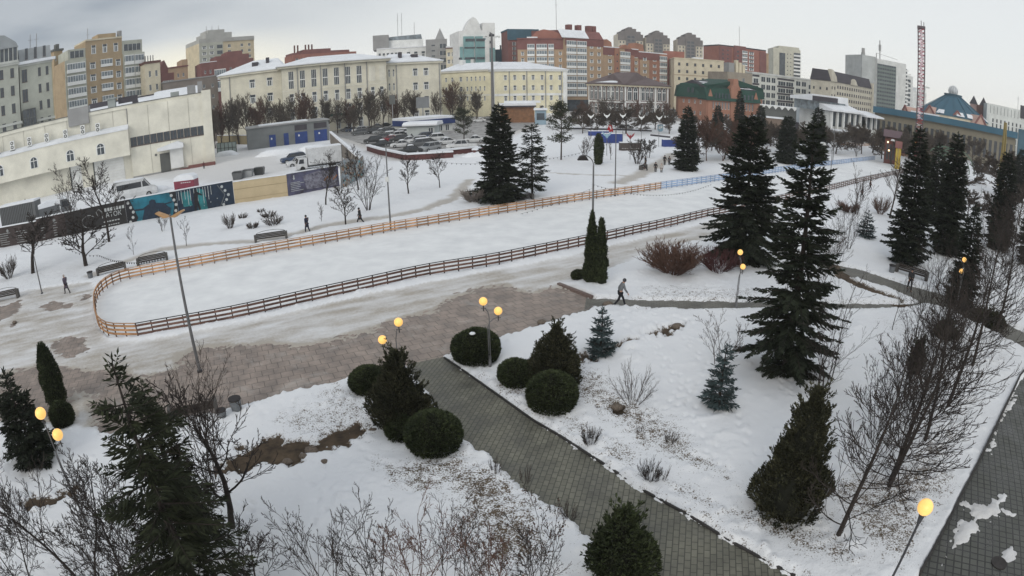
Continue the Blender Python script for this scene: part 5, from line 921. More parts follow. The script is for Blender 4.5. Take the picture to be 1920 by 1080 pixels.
        if kind == 'rain':
            P_('teal_patch', mat('rain_teal', (.03, .20, .22), .6, .3, .8), lambda q: (q.prism([(X(.10), h_*.3), (X(.26), h_*.3), (X(.22), h_*.9), (X(.06), h_*.9)], y0, y1), q.prism([(X(.34), 0), (X(.52), 0), (X(.48), h_*.85), (X(.36), h_*.95)], y0, y1)))
            P_('light_strokes', LW, lambda q: [q.box(X(u), X(u)+.07, y0-.02, y0-.001, h_*v, h_*.97) for u, v in ((.08, .45), (.14, .6), (.19, .35), (.235, .5), (.30, .62), (.36, .4), (.40, .66), (.46, .3), (.50, .55), (.55, .42), (.60, .6), (.03, .6))])
            P_('figure', BK, lambda q: (q.prism([(X(.28), 0), (X(.31), 0), (X(.335), h_*.35), (X(.36), 0), (X(.40), 0), (X(.36), h_*.5), (X(.37), h_*.7), (X(.44), h_*.62), (X(.44), h_*.68), (X(.36), h_*.82), (X(.345), h_*.92), (X(.32), h_*.92), (X(.30), h_*.75)], y0-.04, y0-.021),))
            P_('round_marks', LW, lambda q: [disc(q, X(u), h_*v, .19) for u, v in ((.80, .84), (.85, .66), (.90, .47), (.86, .28), (.80, .10))]+[disc(q, X(.1+.12*i), h_*(.2+.1*(i % 3)), .06) for i in range(7)])
            P_('zigzag', LG, lambda q: line(q, [(X(.72), h_*.95), (X(.84), h_*.5), (X(.74), h_*.05)], .06))
        if kind == 'plain': P_('batten', mat('beige_batten', (.36, .29, .18), .8), lambda q: (q.box(0, W-.05, -.03, -.003, h_*.66, h_*.68), q.box(0, W-.05, -.03, -.003, h_*.22, h_*.235)))
        if kind == 'event':
            P_('lettering', LW, lambda q: [q.box(X(.06), X(.06)+r2.uniform(1.2, 2.2), y0, y1, h_*(.22+.075*j), h_*(.22+.075*j)+.06) for j in range(5)]+[q.box(X(.06), X(.24), y0, y1, h_*.58, h_*.60)])
            P_('emblem', LW, lambda q: (disc(q, X(.13), h_*.76, .14), q.box(X(.12), X(.14), y0, y1, h_*.78, h_*.9)))
            P_('city_picture', mat('city_picture', (.22, .22, .26), .6, .4, 2.2, col2=(.05, .045, .07)), lambda q: q.prism([(X(.36), h_*.2), (X(.97), h_*.14), (X(.95), h_*.8), (X(.6), h_*.92), (X(.3), h_*.8)], y0, y1))
            P_('city_lights', OR, lambda q: [q.box(X(.70+.03*i), X(.70+.03*i)+.16, y0-.02, y0-.001, h_*(.42+.06*(i % 3)), h_*(.50+.06*(i % 3))) for i in range(9)])
    a, b_ = G(641, 358), G(682, 334); d = b_-a; W = d.length; rt = thing('hoarding_panel', 'brightly painted winter-town banner turned at an angle at the end of the hoarding', 'hoarding', a, math.atan2(d.y, d.x), 'hoarding panels along the yard')
    b = MB(); n = 10
    for i in range(n):
        x0, x1 = W*i/n, W*(i+1)/n; y = .15*math.sin(i*1.7); y2 = .15*math.sin((i+1)*1.7)
        b.poly([(x0, y, -.1), (x1, y2, -.1), (x1, y2, 3.6+.5*math.sin(i*.6+.6)), (x0, y, 3.6+.5*math.sin(i*.6))]); b.poly([(x0, y+.05, 3.6+.5*math.sin(i*.6)), (x1, y2+.05, 3.6+.5*math.sin(i*.6+.6)), (x1, y2+.05, -.1), (x0, y+.05, -.1)])
    b.build('banner', MO, rt)
    b = MB(); r2 = random.Random(9)
    for i in range(60): x, z = r2.uniform(.2, W-.3), r2.uniform(.4, 3.3); b.box(x, x+r2.uniform(.1, .45), -.24, -.18, z, z+r2.uniform(.08, .3), r2.choice((0, 1, 2, 3)))
    b.build('painted_houses', [OR, LT, LW, BK], rt)
hoarding()

# ------------------------------------------------------------------ lamps
GLOBE = mat('lit_opal_globe', (1.0, .56, .16), .3, .10, 3, emit=.50, spec=.5); POLE = mat('galvanised_pole', (.17, .17, .175), .5, .15, 3, metal=.3); POLED = mat('dark_pole', (.055, .055, .06), .5, .15, 3)
def double_globe(base, g1, g2, label, r=.19, group='twin globe park lamps'):
    """base = pixel of the foot, g1, g2 = pixels of the two globes"""
    b0 = G(*base); rt = thing('park_lamp', label, 'lamp', b0, 0, group); D = math.hypot(b0.x, b0.y)
    b = MB(); b.tube([(0, 0, -.1), (0, 0, .75)], .075, 8); b.build('base', POLE, rt)
    for k, g in enumerate((g1, g2)):
        if g is None: continue
        p = At(*g, D); x, y, z = p.x-b0.x, p.y-b0.y, p.z; s_ = -.035 if k else .035; hz = z-.42
        b = MB(); b.tube([(s_, 0, .7), (s_, 0, hz-.35), (x*.2+s_, y*.2, hz-.12), (x*.55, y*.55, hz+.06), (x*.85, y*.85, hz+.08), (x, y, hz+.08)], .024, 6); b.build('arm', POLE, rt)
        b = MB(); b.tube([(x, y, hz-.05), (x, y, hz+.2), (x, y, z-r*.85)], .028, 6); b.tube([(x-.12, y, hz+.09), (x+.12, y, hz+.09)], .016, 5); b.build('globe_holder', POLED, rt)
        b = MB(); b.sphere((x, y, z), r, 20); b.build('lamp_globe', GLOBE, rt, True)
double_globe((919, 694), (906, 565), (934, 583), 'twin globe lamp standing beside the round clipped bush by the grey path')
double_globe((752, 742), (747, 604), (717, 637), 'twin globe lamp rising behind the dark juniper left of the grey path')
double_globe((1379, 581), (1388, 473), (1393, 500), 'twin globe lamp with one ball above the other beside the footpath at right', .17)
double_globe((165, 985), (76, 775), (108, 815), 'twin globe lamp at the lower left among bare branches', .21)
double_globe((1785, 610), (1808, 487), (1802, 508), 'twin globe lamp among the dark trees at the far right', .16)
def single_globe(base, g, label, r=.2):
    b0 = G(*base); D = math.hypot(b0.x, b0.y); z = At(*g, D).z; rt = thing('park_lamp', label, 'lamp', b0)
    b = MB(); b.tube([(0, 0, -.1), (0, 0, z-.55)], .035, 8); b.build('pole', POLED, rt)
    b = MB(); b.tube([(0, 0, z-.55), (0, 0, z-.15)], [.05, .09], 10); b.build('globe_holder', POLED, rt)
    b = MB(); b.sphere((0, 0, z), r, 20); b.build('lamp_globe', GLOBE, rt, True)
p = At(1735, 951, 12.6); 
b0 = Vector((p.x, p.y, 0)); rt = thing('park_lamp', 'single globe lamp on a thin dark pole by the tiled road at lower right', 'lamp', b0)
b = MB(); b.tube([(0, 0, -.1), (0, 0, p.z-.5)], .035, 8); b.build('pole', POLED, rt); b = MB(); b.tube([(0, 0, p.z-.5), (0, 0, p.z-.15)], [.05, .10], 10); b.build('globe_holder', POLED, rt); b = MB(); b.sphere((0, 0, p.z), .215, 20); b.build('lamp_globe', GLOBE, rt, True)
single_globe((1775, 460), (1780, 386), 'single globe lamp in front of a bare tree right of the big spruces', .17)
def street_lamp(base, top, label, head=None, r=.07, armpx=None, camera=None):
    b0 = G(*base); D = math.hypot(b0.x, b0.y); z = At(*top, D).z; rt = thing('street_lamp', label, 'lamp', b0)
    b = MB(); b.tube([(0, 0, -.1), (0, 0, z*.35), (0, 0, z)], [r*1.25, r*1.1, r*.7], 8); b.build('pole', POLE, rt)
    b = MB(); b.tube([(0, 0, -.05), (0, 0, .12)], r*2, 8); b.build('foot_plate', POLED, rt)
    if head == 'wings':
        for k, sx in enumerate((-1, 1)):
            b = MB(); b.prism([(0, z-.12), (sx*.75, z+.16), (sx*.85, z+.10), (sx*.35, z-.16)], -.14, .14); b.build('lamp_head', mat('tan_lamp_head', (.42, .25, .12), .5), rt)
    if armpx:
        q = At(*armpx, D)-b0; b = MB(); za = q.z
        b.tube([(0, 0, z)]+[(q.x*(1-math.cos(t)), q.y*(1-math.cos(t)), z+(za+.35-z)*math.sin(t)) for t in [PI/2*i/8 for i in range(1, 9)]]+[(q.x, q.y, za+.3)], r*.5, 6); b.build('arm', POLE, rt)
        b = MB(); b.prism([(-.42, 0), (.42, 0), (.25, .28), (.1, .36), (-.1, .36), (-.25, .28)], -.25, .25); o = b.build('lamp_head', BLK if head == 'dark' else LGREY, rt); o.location = (q.x, q.y, za-.05)
    if camera:
        for zz in camera:
            b = MB(); b.box(-.16, .16, -.3, -.09, zz, zz+.45); b.build('control_box', LGREY, rt)
    return rt
street_lamp((375, 697), (316, 402), 'tall grey street lamp with two tan wing heads in front of the rink', 'wings', .075)
street_lamp((733, 434), (729, 270), 'plain grey pole with a small spotlight behind the far rink fence', r=.07, camera=(4.7,))
street_lamp((1110, 474), (1111, 310), 'grey street lamp with a curved arm and black bell head behind the thujas', 'dark', .085, (1093, 299), camera=(2.6,))
street_lamp((1153, 368), (1159, 245), 'thin grey park pole left of the walking people', r=.07, armpx=(1166, 239), head='dark')
street_lamp((1553, 375), (1556, 290), 'curved street lamp with a white head hidden behind the tall spruce', 'light', .06, (1543, 271))
street_lamp((1561, 309), (1564, 232), 'wooden pole carrying cables right of the tall spruce', r=.07)
street_lamp((1680, 330), (1683, 276), 'thin curved street lamp in front of the round dark red tent', 'light', .05, (1674, 264))
street_lamp((79, 551), (64, 476), 'bare dark pole standing in the snow left of the purple-coated walker', r=.06)
street_lamp((1703, 305), (1704, 246), 'thin pole beside the maroon-roofed hut', r=.05)
# tall floodlight mast
b0 = G(925, 240); z = At(921, 62, math.hypot(b0.x, b0.y)).z; rt = thing('floodlight_mast', 'very tall grey floodlight mast in front of the pale yellow building', 'mast', b0)
b = MB(); b.tube([(0, 0, 0), (0, 0, z)], [.55, .28], 8); b.build('pole', POLE, rt)
b = MB(); b.tube([(-2.2, 0, z-1), (2.2, 0, z-1)], .1, 6); b.tube([(-.8, 0, z-.6), (.8, 0, z-.6)], .3, 8); b.build('crown', POLED, rt)
for x in (-2.2, -1.1, 1.1, 2.2):
    b = MB(); b.prism([(x-.45, z-1.5), (x+.45, z-1.5), (x+.3, z-.9), (x-.3, z-.9)], -.3, .3); b.build('floodlight', LGREY, rt)

# ------------------------------------------------------------------ garlands of small bulbs
def garland(label, pts, sag, pitch=.55, r=.045, zs=None):
    """pts: (px, py, distance) anchors"""
    q = [At(*p) for p in pts]; rt = thing('light_garland', label, 'garland', q[0]); o = q[0]; b = MB(); n = 0; bulbs = MB(); bl = MB(); bl.sphere((0, 0, 0), r, 6, sz=1.5); bd = bl.data('bulb', BLK)
    for a, c in zip(q, q[1:]):
        Lg = (c-a).length; k = max(6, int(Lg/1.2)); P_ = [a.lerp(c, i/k)-o-Vector((0, 0, sag*4*(i/k)*(1-i/k))) for i in range(k+1)]; b.tube(P_, .009, 3, cap=False)
        m_ = int(Lg/pitch)
        for i in range(m_):
            t = (i+.5)/m_; p = a.lerp(c, t)-o-Vector((0, 0, sag*4*t*(1-t)+.06))
            if n < 98: put('bulb', bd, rt, p); n += 1
            else: bulbs.sphere(p, r, 6, sz=1.5)
    b.build('cable', BLK, rt)
    if bulbs.v: tag(bulbs.build('bulbs', BLK, rt), kind='stuff')
garland('garland of dark bulbs strung low over the far half of the rink', [(470, 482, 66), (733, 440, 59.5), (920, 414, 60), (1110, 353, 57)], .35)
garland('garland of dark bulbs over the rink between the thujas and the big spruce', [(1110, 345, 58), (1335, 345, 75)], 1.3)
garland('garland of pale dots hanging in front of the dark hoarding at left', [(55, 415, 60), (100, 448, 56), (185, 478, 50), (316, 480, 34)], .5)
garland('garland of bulbs across the tall spruce near the floodlight mast', [(729, 285, 59), (960, 300, 66), (1158, 262, 76)], .8)
# ------------------------------------------------------------------ benches, bins
BW = mat('bench_wood', (.045, .036, .03), .7, .25, 2); BC = mat('bench_concrete', (.09, .085, .08), .85, .15, 3); STRAW = SNOWR
def make_bench():
    rt = thing('park_bench', 'x', 'bench', (0, 0, 0), 0, 'park benches with arched backs')
    for x in (-1.15, 1.15): b = MB(); b.box(x-.09, x+.09, -.28, .30, 0, .78 if x > 0 else .78); b.build('end_block', BC, rt)
    b = MB(); [b.box(-1.06, 1.06, -.24+.12*i, -.15+.12*i, .42, .46) for i in range(4)]; b.build('seat', BW, rt)
    b = MB(); [b.box(-1.06, 1.06, .25, .29, .47+.125*i, .575+.125*i) for i in range(3)]; b.build('backrest', BW, rt)
    b = MB(); b.tube([(1.1*math.cos(t), .28, .76+.28*math.sin(t)) for t in [PI*i/12 for i in range(13)]], .018, 5); b.build('arched_rail', BLK, rt)
    return rt
bench0 = make_bench(); used = False
def heading(p, q): d = G(*q)-G(*p); return math.atan2(d.y, d.x)
for (a, c, lb, off) in (((183, 521), (238, 508), 'dark bench with arched back just outside the left bend of the rink', 0), ((258, 502), (316, 490), 'dark bench with arched back behind the rink fence near the tall lamp', 0), ((478, 458), (540, 449), 'dark low bench behind the far rink fence left of the walking man', 0), ((950, 382), (1001, 376), 'dark bench with arched back at the foot of the wide spruce', 0),
                        ((-16, 570), (38, 558), 'dark bench on bare ground at the left edge of the view', 0), ((322, 795), (412, 776), 'dark bench seen from behind at the lower edge of the pink plaza', PI), ((1678, 512), (1738, 530), 'snow-free brown bench beside the diagonal footpath at right', 0), ((22, 795), (62, 790), 'dark bench half hidden by the spruce at the left edge', PI)):
    A0, C0 = G(*a), G(*c); m_ = (A0+C0)/2; w_ = (C0-A0).length; ang = math.atan2((C0-A0).y, (C0-A0).x)
    o = bench0 if not used else dup(bench0, m_, ang+off); used = True; o.location = m_; o.rotation_euler.z = ang+off; k = max(.85, min(1.3, w_/2.48)); o.scale = (k, 1, 1.05); o['label'] = lb
# bench facing the walkers
A0 = G(1206, 319); o = dup(bench0, A0, 1.05, 'dark bench beside the trodden path with people sitting on it', (1.1, 1, 1))
BINM = mat('bin_grey', (.15, .16, .17), .6, .2, 3)
def make_bin():
    rt = thing('litter_bin', 'x', 'litter bin', (0, 0, 0), 0, 'grey litter bins'); b = MB(); b.tube([(0, 0, .05), (0, 0, .62)], [.20, .25], 10); b.build('bin_body', BINM, rt)
    b = MB(); b.tube([(0, 0, .62), (0, 0, .68)], [.27, .27], 10); b.build('rim', BLK, rt); return rt
bin0 = make_bin()
for i, (p, lb) in enumerate((((171, 525), 'small grey litter bin at the left bend of the rink by the bench'), ((446, 775), 'dark open litter bin on the lower edge of the pink plaza'), ((1671, 514), 'dark grey litter bin at the left end of the footpath bench'), ((419, 788), 'pale grey concrete block at the end of the plaza bench'))):
    o = bin0 if i == 0 else dup(bin0, G(*p)); o.location = G(*p); o['label'] = lb; o.scale = (1.15,)*3
    if i == 3: o['label'] = 'second smaller litter bin at the right end of the plaza bench'; o.scale = (.9, .9, .8)
# ------------------------------------------------------------------ vegetation
BARK = mat('dark_bark', (.040, .032, .028), .95, .25, 4); BARKB = mat('brown_bark', (.065, .050, .042), .95, .25, 4); BARKR = mat('reddish_twigs', (.115, .065, .048), .95, .25, 3); BIRCH = mat('birch_bark', (.42, .41, .39), .9, .3, 6)
def leafm(name, c, c2, isl=.45): return mat(name, c, .8, .2, 1.1, island=isl, col2=c2, spec=.15)
NEEDLE = leafm('spruce_needles', (.023, .028, .017), (.011, .015, .010)); NEEDLEB = leafm('blue_spruce_needles', (.055, .078, .080), (.028, .042, .042)); NEEDLEN = leafm('near_spruce_needles', (.028, .032, .016), (.013, .016, .010))
THUJA = leafm('thuja_leaves', (.045, .055, .024), (.019, .026, .013), .6); THUJAB = leafm('bronze_thuja_leaves', (.052, .050, .028), (.023, .026, .016), .6); PINE = leafm('pine_needles', (.050, .056, .032), (.028, .032, .022))
def unit(a, e): return Vector((math.cos(a)*math.cos(e), math.sin(a)*math.cos(e), math.sin(e)))
Z = Vector((0, 0, 1))
class Fol:
    """many small kite shaped faces"""
    def __init__(s): s.v = []; s.f = []
    def kite(s, p, d, L_, w_, r):
        sd = d.cross(Z); sd = sd.normalized() if sd.length > 1e-3 else Vector((1, 0, 0))
        up = sd.cross(d); a = r.uniform(-1.1, 1.1); s_ = (sd*math.cos(a)+up*math.sin(a))*(w_/2); m = p+d*(L_*.45); q = p+d*L_; n = len(s.v)
        s.v += [p[:], (m+s_)[:], q[:], (m-s_)[:]]; s.f.append((n, n+1, n+2, n+3))
    def data(s, name, m):
        me = bpy.data.meshes.new(name); nv, nf = len(s.v), len(s.f)
        me.vertices.add(nv); me.vertices.foreach_set('co', np.array(s.v, np.float32).ravel())
        a = np.array(s.f, np.int32); me.loops.add(a.size); me.loops.foreach_set('vertex_index', a.ravel()); me.polygons.add(nf); me.polygons.foreach_set('loop_start', np.arange(0, a.size, 4, dtype=np.int32)); me.update(); me.materials.append(m); return me
def spruce(seed, Ht, Rr, dens=1.0, irr=0.0, m=NEEDLE, bare=.06, prof=.85, droop=.28, gap=.0, kl=.26, kw=.085, taper_top=1.0, snow=False):
    """returns (crown mesh, trunk mesh)"""
    r = random.Random(seed); fo = Fol(); tr = MB()
    tr.tube([(0, 0, -.3), (0, 0, Ht*.4), (0, 0, Ht*.97)], [Ht*.014+.04, Ht*.010+.02, .015], 7)
    nw = int(Ht/(.30+.01*Ht)); z0 = Ht*bare
    for i in range(nw):
        t = i/nw; z = z0+(Ht*.985-z0)*t
        L0 = Rr*((1-t)**prof)*(.35+.65*min(1, (t+.06)/.16))+.10; nb = max(4, int((9-4*t)))
        a0 = r.uniform(0, 6.3)
        for j in range(nb):
            if r.random() < gap: continue
            a = a0+2*PI*j/nb+r.uniform(-.25, .25); L_ = L0*r.uniform(.68-irr*.4, 1.12+irr*.1); e0 = .30*t+r.uniform(-.1, .15)-.12; zz = z+r.uniform(-.1, .1)
            pts = []; p = Vector((0, 0, zz)); e = e0+.15; n = max(3, int(L_/.22))
            for k in range(n+1):
                pts.append(p.copy()); e -= droop*(L_/n)*(1-.9*(k/n))*(1.2-t) ; p = p+unit(a, e+(.35*(k/n)**2))*(L_/n)
            if L_ > .5: tr.tube([pts[0], pts[len(pts)//2], pts[-1]], [.012+.012*L_, .01+.004*L_, .004], 3, cap=False)
            step = .105/dens; Lk = 0
            while Lk < L_:
                u = Lk/L_; k = min(n-1, int(u*n)); q = pts[k].lerp(pts[k+1], u*n-k); dd = (pts[k+1]-pts[k]).normalized()
                sd = dd.cross(Z).normalized(); wl = (.20+.34*math.sin(PI*min(1, u*1.05+.08)))*min(1, L_*.8+.3)*r.uniform(.7, 1.25)*(kl/.26)
                if u > .12 or L_ < .5:
                    for sg in (-1, 1):
                        d = (sd*sg*r.uniform(.7, 1.1)+dd*r.uniform(.5, .9)+Z*r.uniform(-.55, .12)).normalized(); fo.kite(q, d, wl, kw*r.uniform(.8, 1.4), r)
                        if wl > .3: q2 = q+d*wl*.5; fo.kite(q2, (d*.6+dd*.8+Z*r.uniform(-.6, .1)).normalized(), wl*.6, kw, r)
                    if r.random() < .55: fo.kite(q, (dd*.8+Z*r.uniform(-.9, .5)).normalized(), wl*.7, kw, r)
                Lk += step*r.uniform(.7, 1.3)
            fo.kite(pts[-1], (pts[-1]-pts[-2]).normalized(), .2*kl/.26+.05, kw, r)
    for k in range(8): fo.kite(Vector((0, 0, Ht*(.93+.008*k))), unit(k*2.4, .9), .2, kw, r)
    fo.kite(Vector((0, 0, Ht*.95)), Z.copy(), Ht*.05, kw*.8, r)
    return fo.data('crown', m), tr.data('trunk', BARK)
def blob(seed, prof, n, m, kl=.13, kw=.06, lean=(0, 0), lump=.16, outw=.8, upw=.5, core=True, thin=0.0):
    """foliage shell round a vertical profile [(z, radius)...]; returns the crown mesh"""
    r = random.Random(seed); fo = Fol(); zs = [p[0] for p in prof]; rs = [p[1] for p in prof]
    def R_(z):
        for i in range(len(zs)-1):
            if z <= zs[i+1]: t = (z-zs[i])/(zs[i+1]-zs[i]); return rs[i]*(1-t)+rs[i+1]*t
        return rs[-1]
    lumps = [(r.uniform(0, 6.3), r.uniform(zs[0], zs[-1]), r.uniform(.5, 1)) for _ in range(22 if lump < .2 else 16)]
    A_ = [max(R_(zs[0]+(zs[-1]-zs[0])*(i+.5)/40), .01) for i in range(40)]; cum = np.cumsum(A_)
    for i in range(n):
        k = int(np.searchsorted(cum, r.random()*cum[-1])); z = zs[0]+(zs[-1]-zs[0])*(k+r.random())/40; a = r.uniform(0, 2*PI); rr = R_(z)
        f = sum(w_*math.exp(-((math.cos(a-la)-1)**2)*6-((z-lz)/max(rr, .25))**2*3) for la, lz, w_ in lumps)
        rad = rr*(1-lump*1.3+lump*2.4*min(1.2, f))*(1-.5*r.random()**2.4); fx = lean[0]*(z/zs[-1]); fy = lean[1]*(z/zs[-1])
        p = Vector((rad*math.cos(a)+fx, rad*math.sin(a)+fy, z)); d = (Vector((math.cos(a), math.sin(a), 0))*outw+Z*upw*r.uniform(.2, 1.6)+Vector((r.uniform(-1, 1), r.uniform(-1, 1), r.uniform(-1, 1)))*.55).normalized()
        fo.kite(p, d, kl*r.uniform(.6, 1.5), kw*r.uniform(.7, 1.4), r)
    if lump >= .2:      # ragged sprays standing out of the outline
        for i in range(n//60):
            k = int(np.searchsorted(cum, r.random()*cum[-1])); z = zs[0]+(zs[-1]-zs[0])*(k+r.random())/40; a = r.uniform(0, 2*PI); rr = R_(z)*.92; p = Vector((rr*math.cos(a), rr*math.sin(a), z)); d = (Vector((math.cos(a), math.sin(a), 0))*.7+Z*r.uniform(.5, 1.6)).normalized(); L_ = r.uniform(.2, .55)
            for j in range(26): t = r.random(); q = p+d*L_*t+Vector((r.gauss(0, 1), r.gauss(0, 1), r.gauss(0, 1)))*.045*(1.2-t); fo.kite(q, (d+Vector((r.uniform(-1, 1), r.uniform(-1, 1), r.uniform(-1, 1)))*.6).normalized(), kl, kw, r)
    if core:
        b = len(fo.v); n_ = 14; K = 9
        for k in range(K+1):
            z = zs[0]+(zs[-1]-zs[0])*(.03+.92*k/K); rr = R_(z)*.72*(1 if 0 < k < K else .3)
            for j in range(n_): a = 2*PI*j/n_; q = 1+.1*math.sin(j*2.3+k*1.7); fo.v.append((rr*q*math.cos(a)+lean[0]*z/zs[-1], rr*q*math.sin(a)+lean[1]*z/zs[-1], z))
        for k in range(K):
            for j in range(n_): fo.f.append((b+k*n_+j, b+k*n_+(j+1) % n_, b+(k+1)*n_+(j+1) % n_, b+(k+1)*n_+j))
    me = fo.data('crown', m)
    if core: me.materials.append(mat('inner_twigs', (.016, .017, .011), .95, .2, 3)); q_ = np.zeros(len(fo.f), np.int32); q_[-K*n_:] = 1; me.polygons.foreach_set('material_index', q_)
    return me
def tree_obj(name, label, cat, base, crown, trunk, rz=0, sc=1, group=None):
    rt = thing(name, label, cat, base, rz, group, sc)
    if crown: put('crown', crown, rt)
    if trunk: put('trunk', trunk, rt)
    return rt
def hgt(base, toppx): b0 = G(*base); return topz(b0, *toppx)
SP = 'spruces in the park'
def place_spruce(label, base, ty, seed, Rr, **k):
    b0 = G(*base); h_ = topz(b0, base[0], ty); c, t = spruce(seed, h_, Rr, **k); return tree_obj('spruce', label, 'tree', b0, c, t, group=SP)
place_spruce('very tall dark spruce standing closest to the footpath, right of the widest spruce', (1470, 703), 208, 11, 2.85, dens=2.0, irr=.6, bare=.04, prof=.66, droop=.36, gap=.14, kw=.10)
place_spruce('widest dark spruce on the skyline side, behind the twin globe lamp with stacked balls', (1392, 490), 208, 12, 4.1, dens=1.9, bare=.02, prof=.66, droop=.32, kl=.34, kw=.12)
b0 = G(205, 660, 8.6); b0.z = 0; c, t = spruce(13, 8.6, 2.2, dens=1.75, irr=.9, m=NEEDLEN, bare=.12, prof=.70, droop=.42, gap=.30, kl=.24, kw=.06); tree_obj('spruce', 'big shaggy spruce filling the lower left corner with drooping tips', 'tree', b0, c, t, group=SP)
b0 = G(262, 712, 6.6); b0.z = 0; c, t = spruce(14, 6.6, 1.65, dens=1.75, irr=.9, m=NEEDLEN, bare=.22, prof=.6, droop=.42, gap=.28, kl=.24, kw=.06); tree_obj('spruce', 'second shaggy spruce just behind and right of the big lower left spruce', 'tree', b0, c, t, group=SP)
b0 = G(5, 690, 4.6); b0.z = 0; c, t = spruce(15, 4.6, 1.7, dens=1.9, bare=.02, prof=.75); tree_obj('spruce', 'dense dark spruce cut by the left edge of the view', 'tree', b0, c, t, group=SP)
place_spruce('wide dark spruce beside the arched bench beyond the rink', (938, 380), 190, 16, 3.4, dens=1.3, bare=.02, prof=.72, kl=.4, kw=.15)
place_spruce('thin open spruce touching the right side of the wide spruce beyond the rink', (998, 371), 232, 17, 2.2, dens=.62, bare=.16, prof=.5, gap=.3, kl=.4, kw=.12)
place_spruce('tall dark spruce behind the footpath bench at right', (1697, 497), 228, 18, 2.5, dens=1.4, bare=.05, prof=.7, kl=.36, kw=.13)
place_spruce('tall narrow spruce behind the small single globe lamp at right', (1770, 480), 240, 19, 2.1, dens=1.3, bare=.05, prof=.6, kl=.4, kw=.14)
place_spruce('shorter dark spruce overlapping the footpath behind the twin globe lamp at far right', (1797, 575), 372, 20, 1.5, dens=1.5, bare=.03, prof=.65, kl=.32, kw=.12)
place_spruce('dark spruce near the right edge in front of the grey office', (1868, 470), 275, 21, 2.1, dens=1.1, bare=.05, prof=.6, kl=.42, kw=.15)
place_spruce('dark spruce cut by the right edge of the view', (1930, 500), 285, 22, 2.2, dens=1.1, bare=.05, prof=.6, kl=.42, kw=.15)
place_spruce('dark spruce beyond the rink beside the brown round-crowned tree', (1287, 322), 196, 23, 2.45, dens=.7, bare=.05, prof=.75, kl=.5, kw=.19)
place_spruce('dark spruce behind the blue fence just left of the tallest spruce', (1474, 308), 216, 24, 2.8, dens=.65, bare=.06, prof=.55, kl=.55, kw=.2)
place_spruce('dark spruce behind the tallest spruce beside the cable pole', (1530, 305), 200, 25, 2.8, dens=.6, bare=.05, prof=.55, kl=.55, kw=.2)
place_spruce('small dark spruce right of the cable pole', (1572, 262), 216, 26, 2.2, dens=.6, bare=.05, prof=.7, kl=.55, kw=.2)
place_spruce('small dark spruce in front of the white modern building steps', (1617, 268), 222, 27, 1.9, dens=.6, bare=.05, prof=.7, kl=.55, kw=.2)
place_spruce('small dark spruce left of the ride tower base', (1699, 292), 232, 28, 1.9, dens=.6, bare=.05, prof=.6, kl=.55, kw=.2)
place_spruce('small frosty spruce in the clearing left of the spruce behind the footpath bench', (1623, 448), 394, 29, 1.2, dens=1.0, m=NEEDLEB, bare=.03, prof=.7, kl=.25, kw=.09)
place_spruce('dark spruce rising in front of the red brick building', (1385, 262), 168, 30, 1.6, dens=.55, bare=.05, prof=.6, kl=.6, kw=.22)
place_spruce('small spruce left of the spruce rising before the red brick building', (1345, 262), 196, 31, 1.7, dens=.5, bare=.08, prof=.6, kl=.6, kw=.22)
place_spruce('small dark spruce right of the spruce before the red brick building', (1425, 260), 196, 32, 2.0, dens=.5, bare=.08, prof=.6, kl=.6, kw=.22)
for i, (bx, by, ty, rr_) in enumerate(((1746, 420, 262, 1.7), (1905, 380, 275, 1.9))):
    place_spruce(('dark spruce in the thick of trees right of the ride tower', 'rearmost dark spruce close to the right edge')[i], (bx, by), ty, 40+i, rr_, dens=.6, bare=.05, prof=.6, kl=.5, kw=.19)
# little blue spruces near the path
place_spruce('small blue-green spruce in the snow at the plaza corner', (1126, 670), 576, 51, .80, dens=2.8, m=NEEDLEB, bare=.03, prof=.65, droop=.1, kl=.2, kw=.06)
place_spruce('small blue spruce with sparse tiers in the open snow at right', (1345, 768), 644, 52, .80, dens=2.4, m=NEEDLEB, bare=.05, prof=.6, droop=.1, gap=.06, kl=.2, kw=.06)
# pines
def pine(label, base, ty, seed, Rr):
    b0 = G(*base); h_ = topz(b0, base[0], ty); r = random.Random(seed); fo = Fol(); tr = MB(); tr.tube([(0, 0, -.2), (.1, 0, h_*.5), (0, .1, h_*.95)], [.16, .10, .03], 6)
    for i in range(46):
        z = h_*(.22+.75*r.random()**.8); a = r.uniform(0, 6.3); t = z/h_; L_ = Rr*math.sin(PI*min(.97, (t-.1)*.95+.06))**.7*r.uniform(.6, 1.1); e = unit(a, r.uniform(.1, .5))*L_+Vector((0, 0, z)); tr.tube([(0, 0, z*.98), (e*.5+Vector((0, 0, z*.5)))[:], e[:]], [.05, .03, .01], 3, cap=False)
        for k in range(70):
            p = Vector((0, 0, z)).lerp(e, r.uniform(.3, 1.02))+Vector((r.gauss(0, .22), r.gauss(0, .22), r.gauss(0, .16))); fo.kite(p, unit(r.uniform(0, 6.3), r.uniform(-.3, 1.2)), .34, .14, r)
    tree_obj('pine', label, 'tree', b0, fo.data('crown', PINE), tr.data('trunk', BARKB))
pine('round-crowned pine with a bare lower trunk right of the tall spruce beyond the rink', (1052, 302), 194, 5, 2.7)
pine('small bushy pine at the corner of the car park', (870, 268), 205, 6, 2.9)
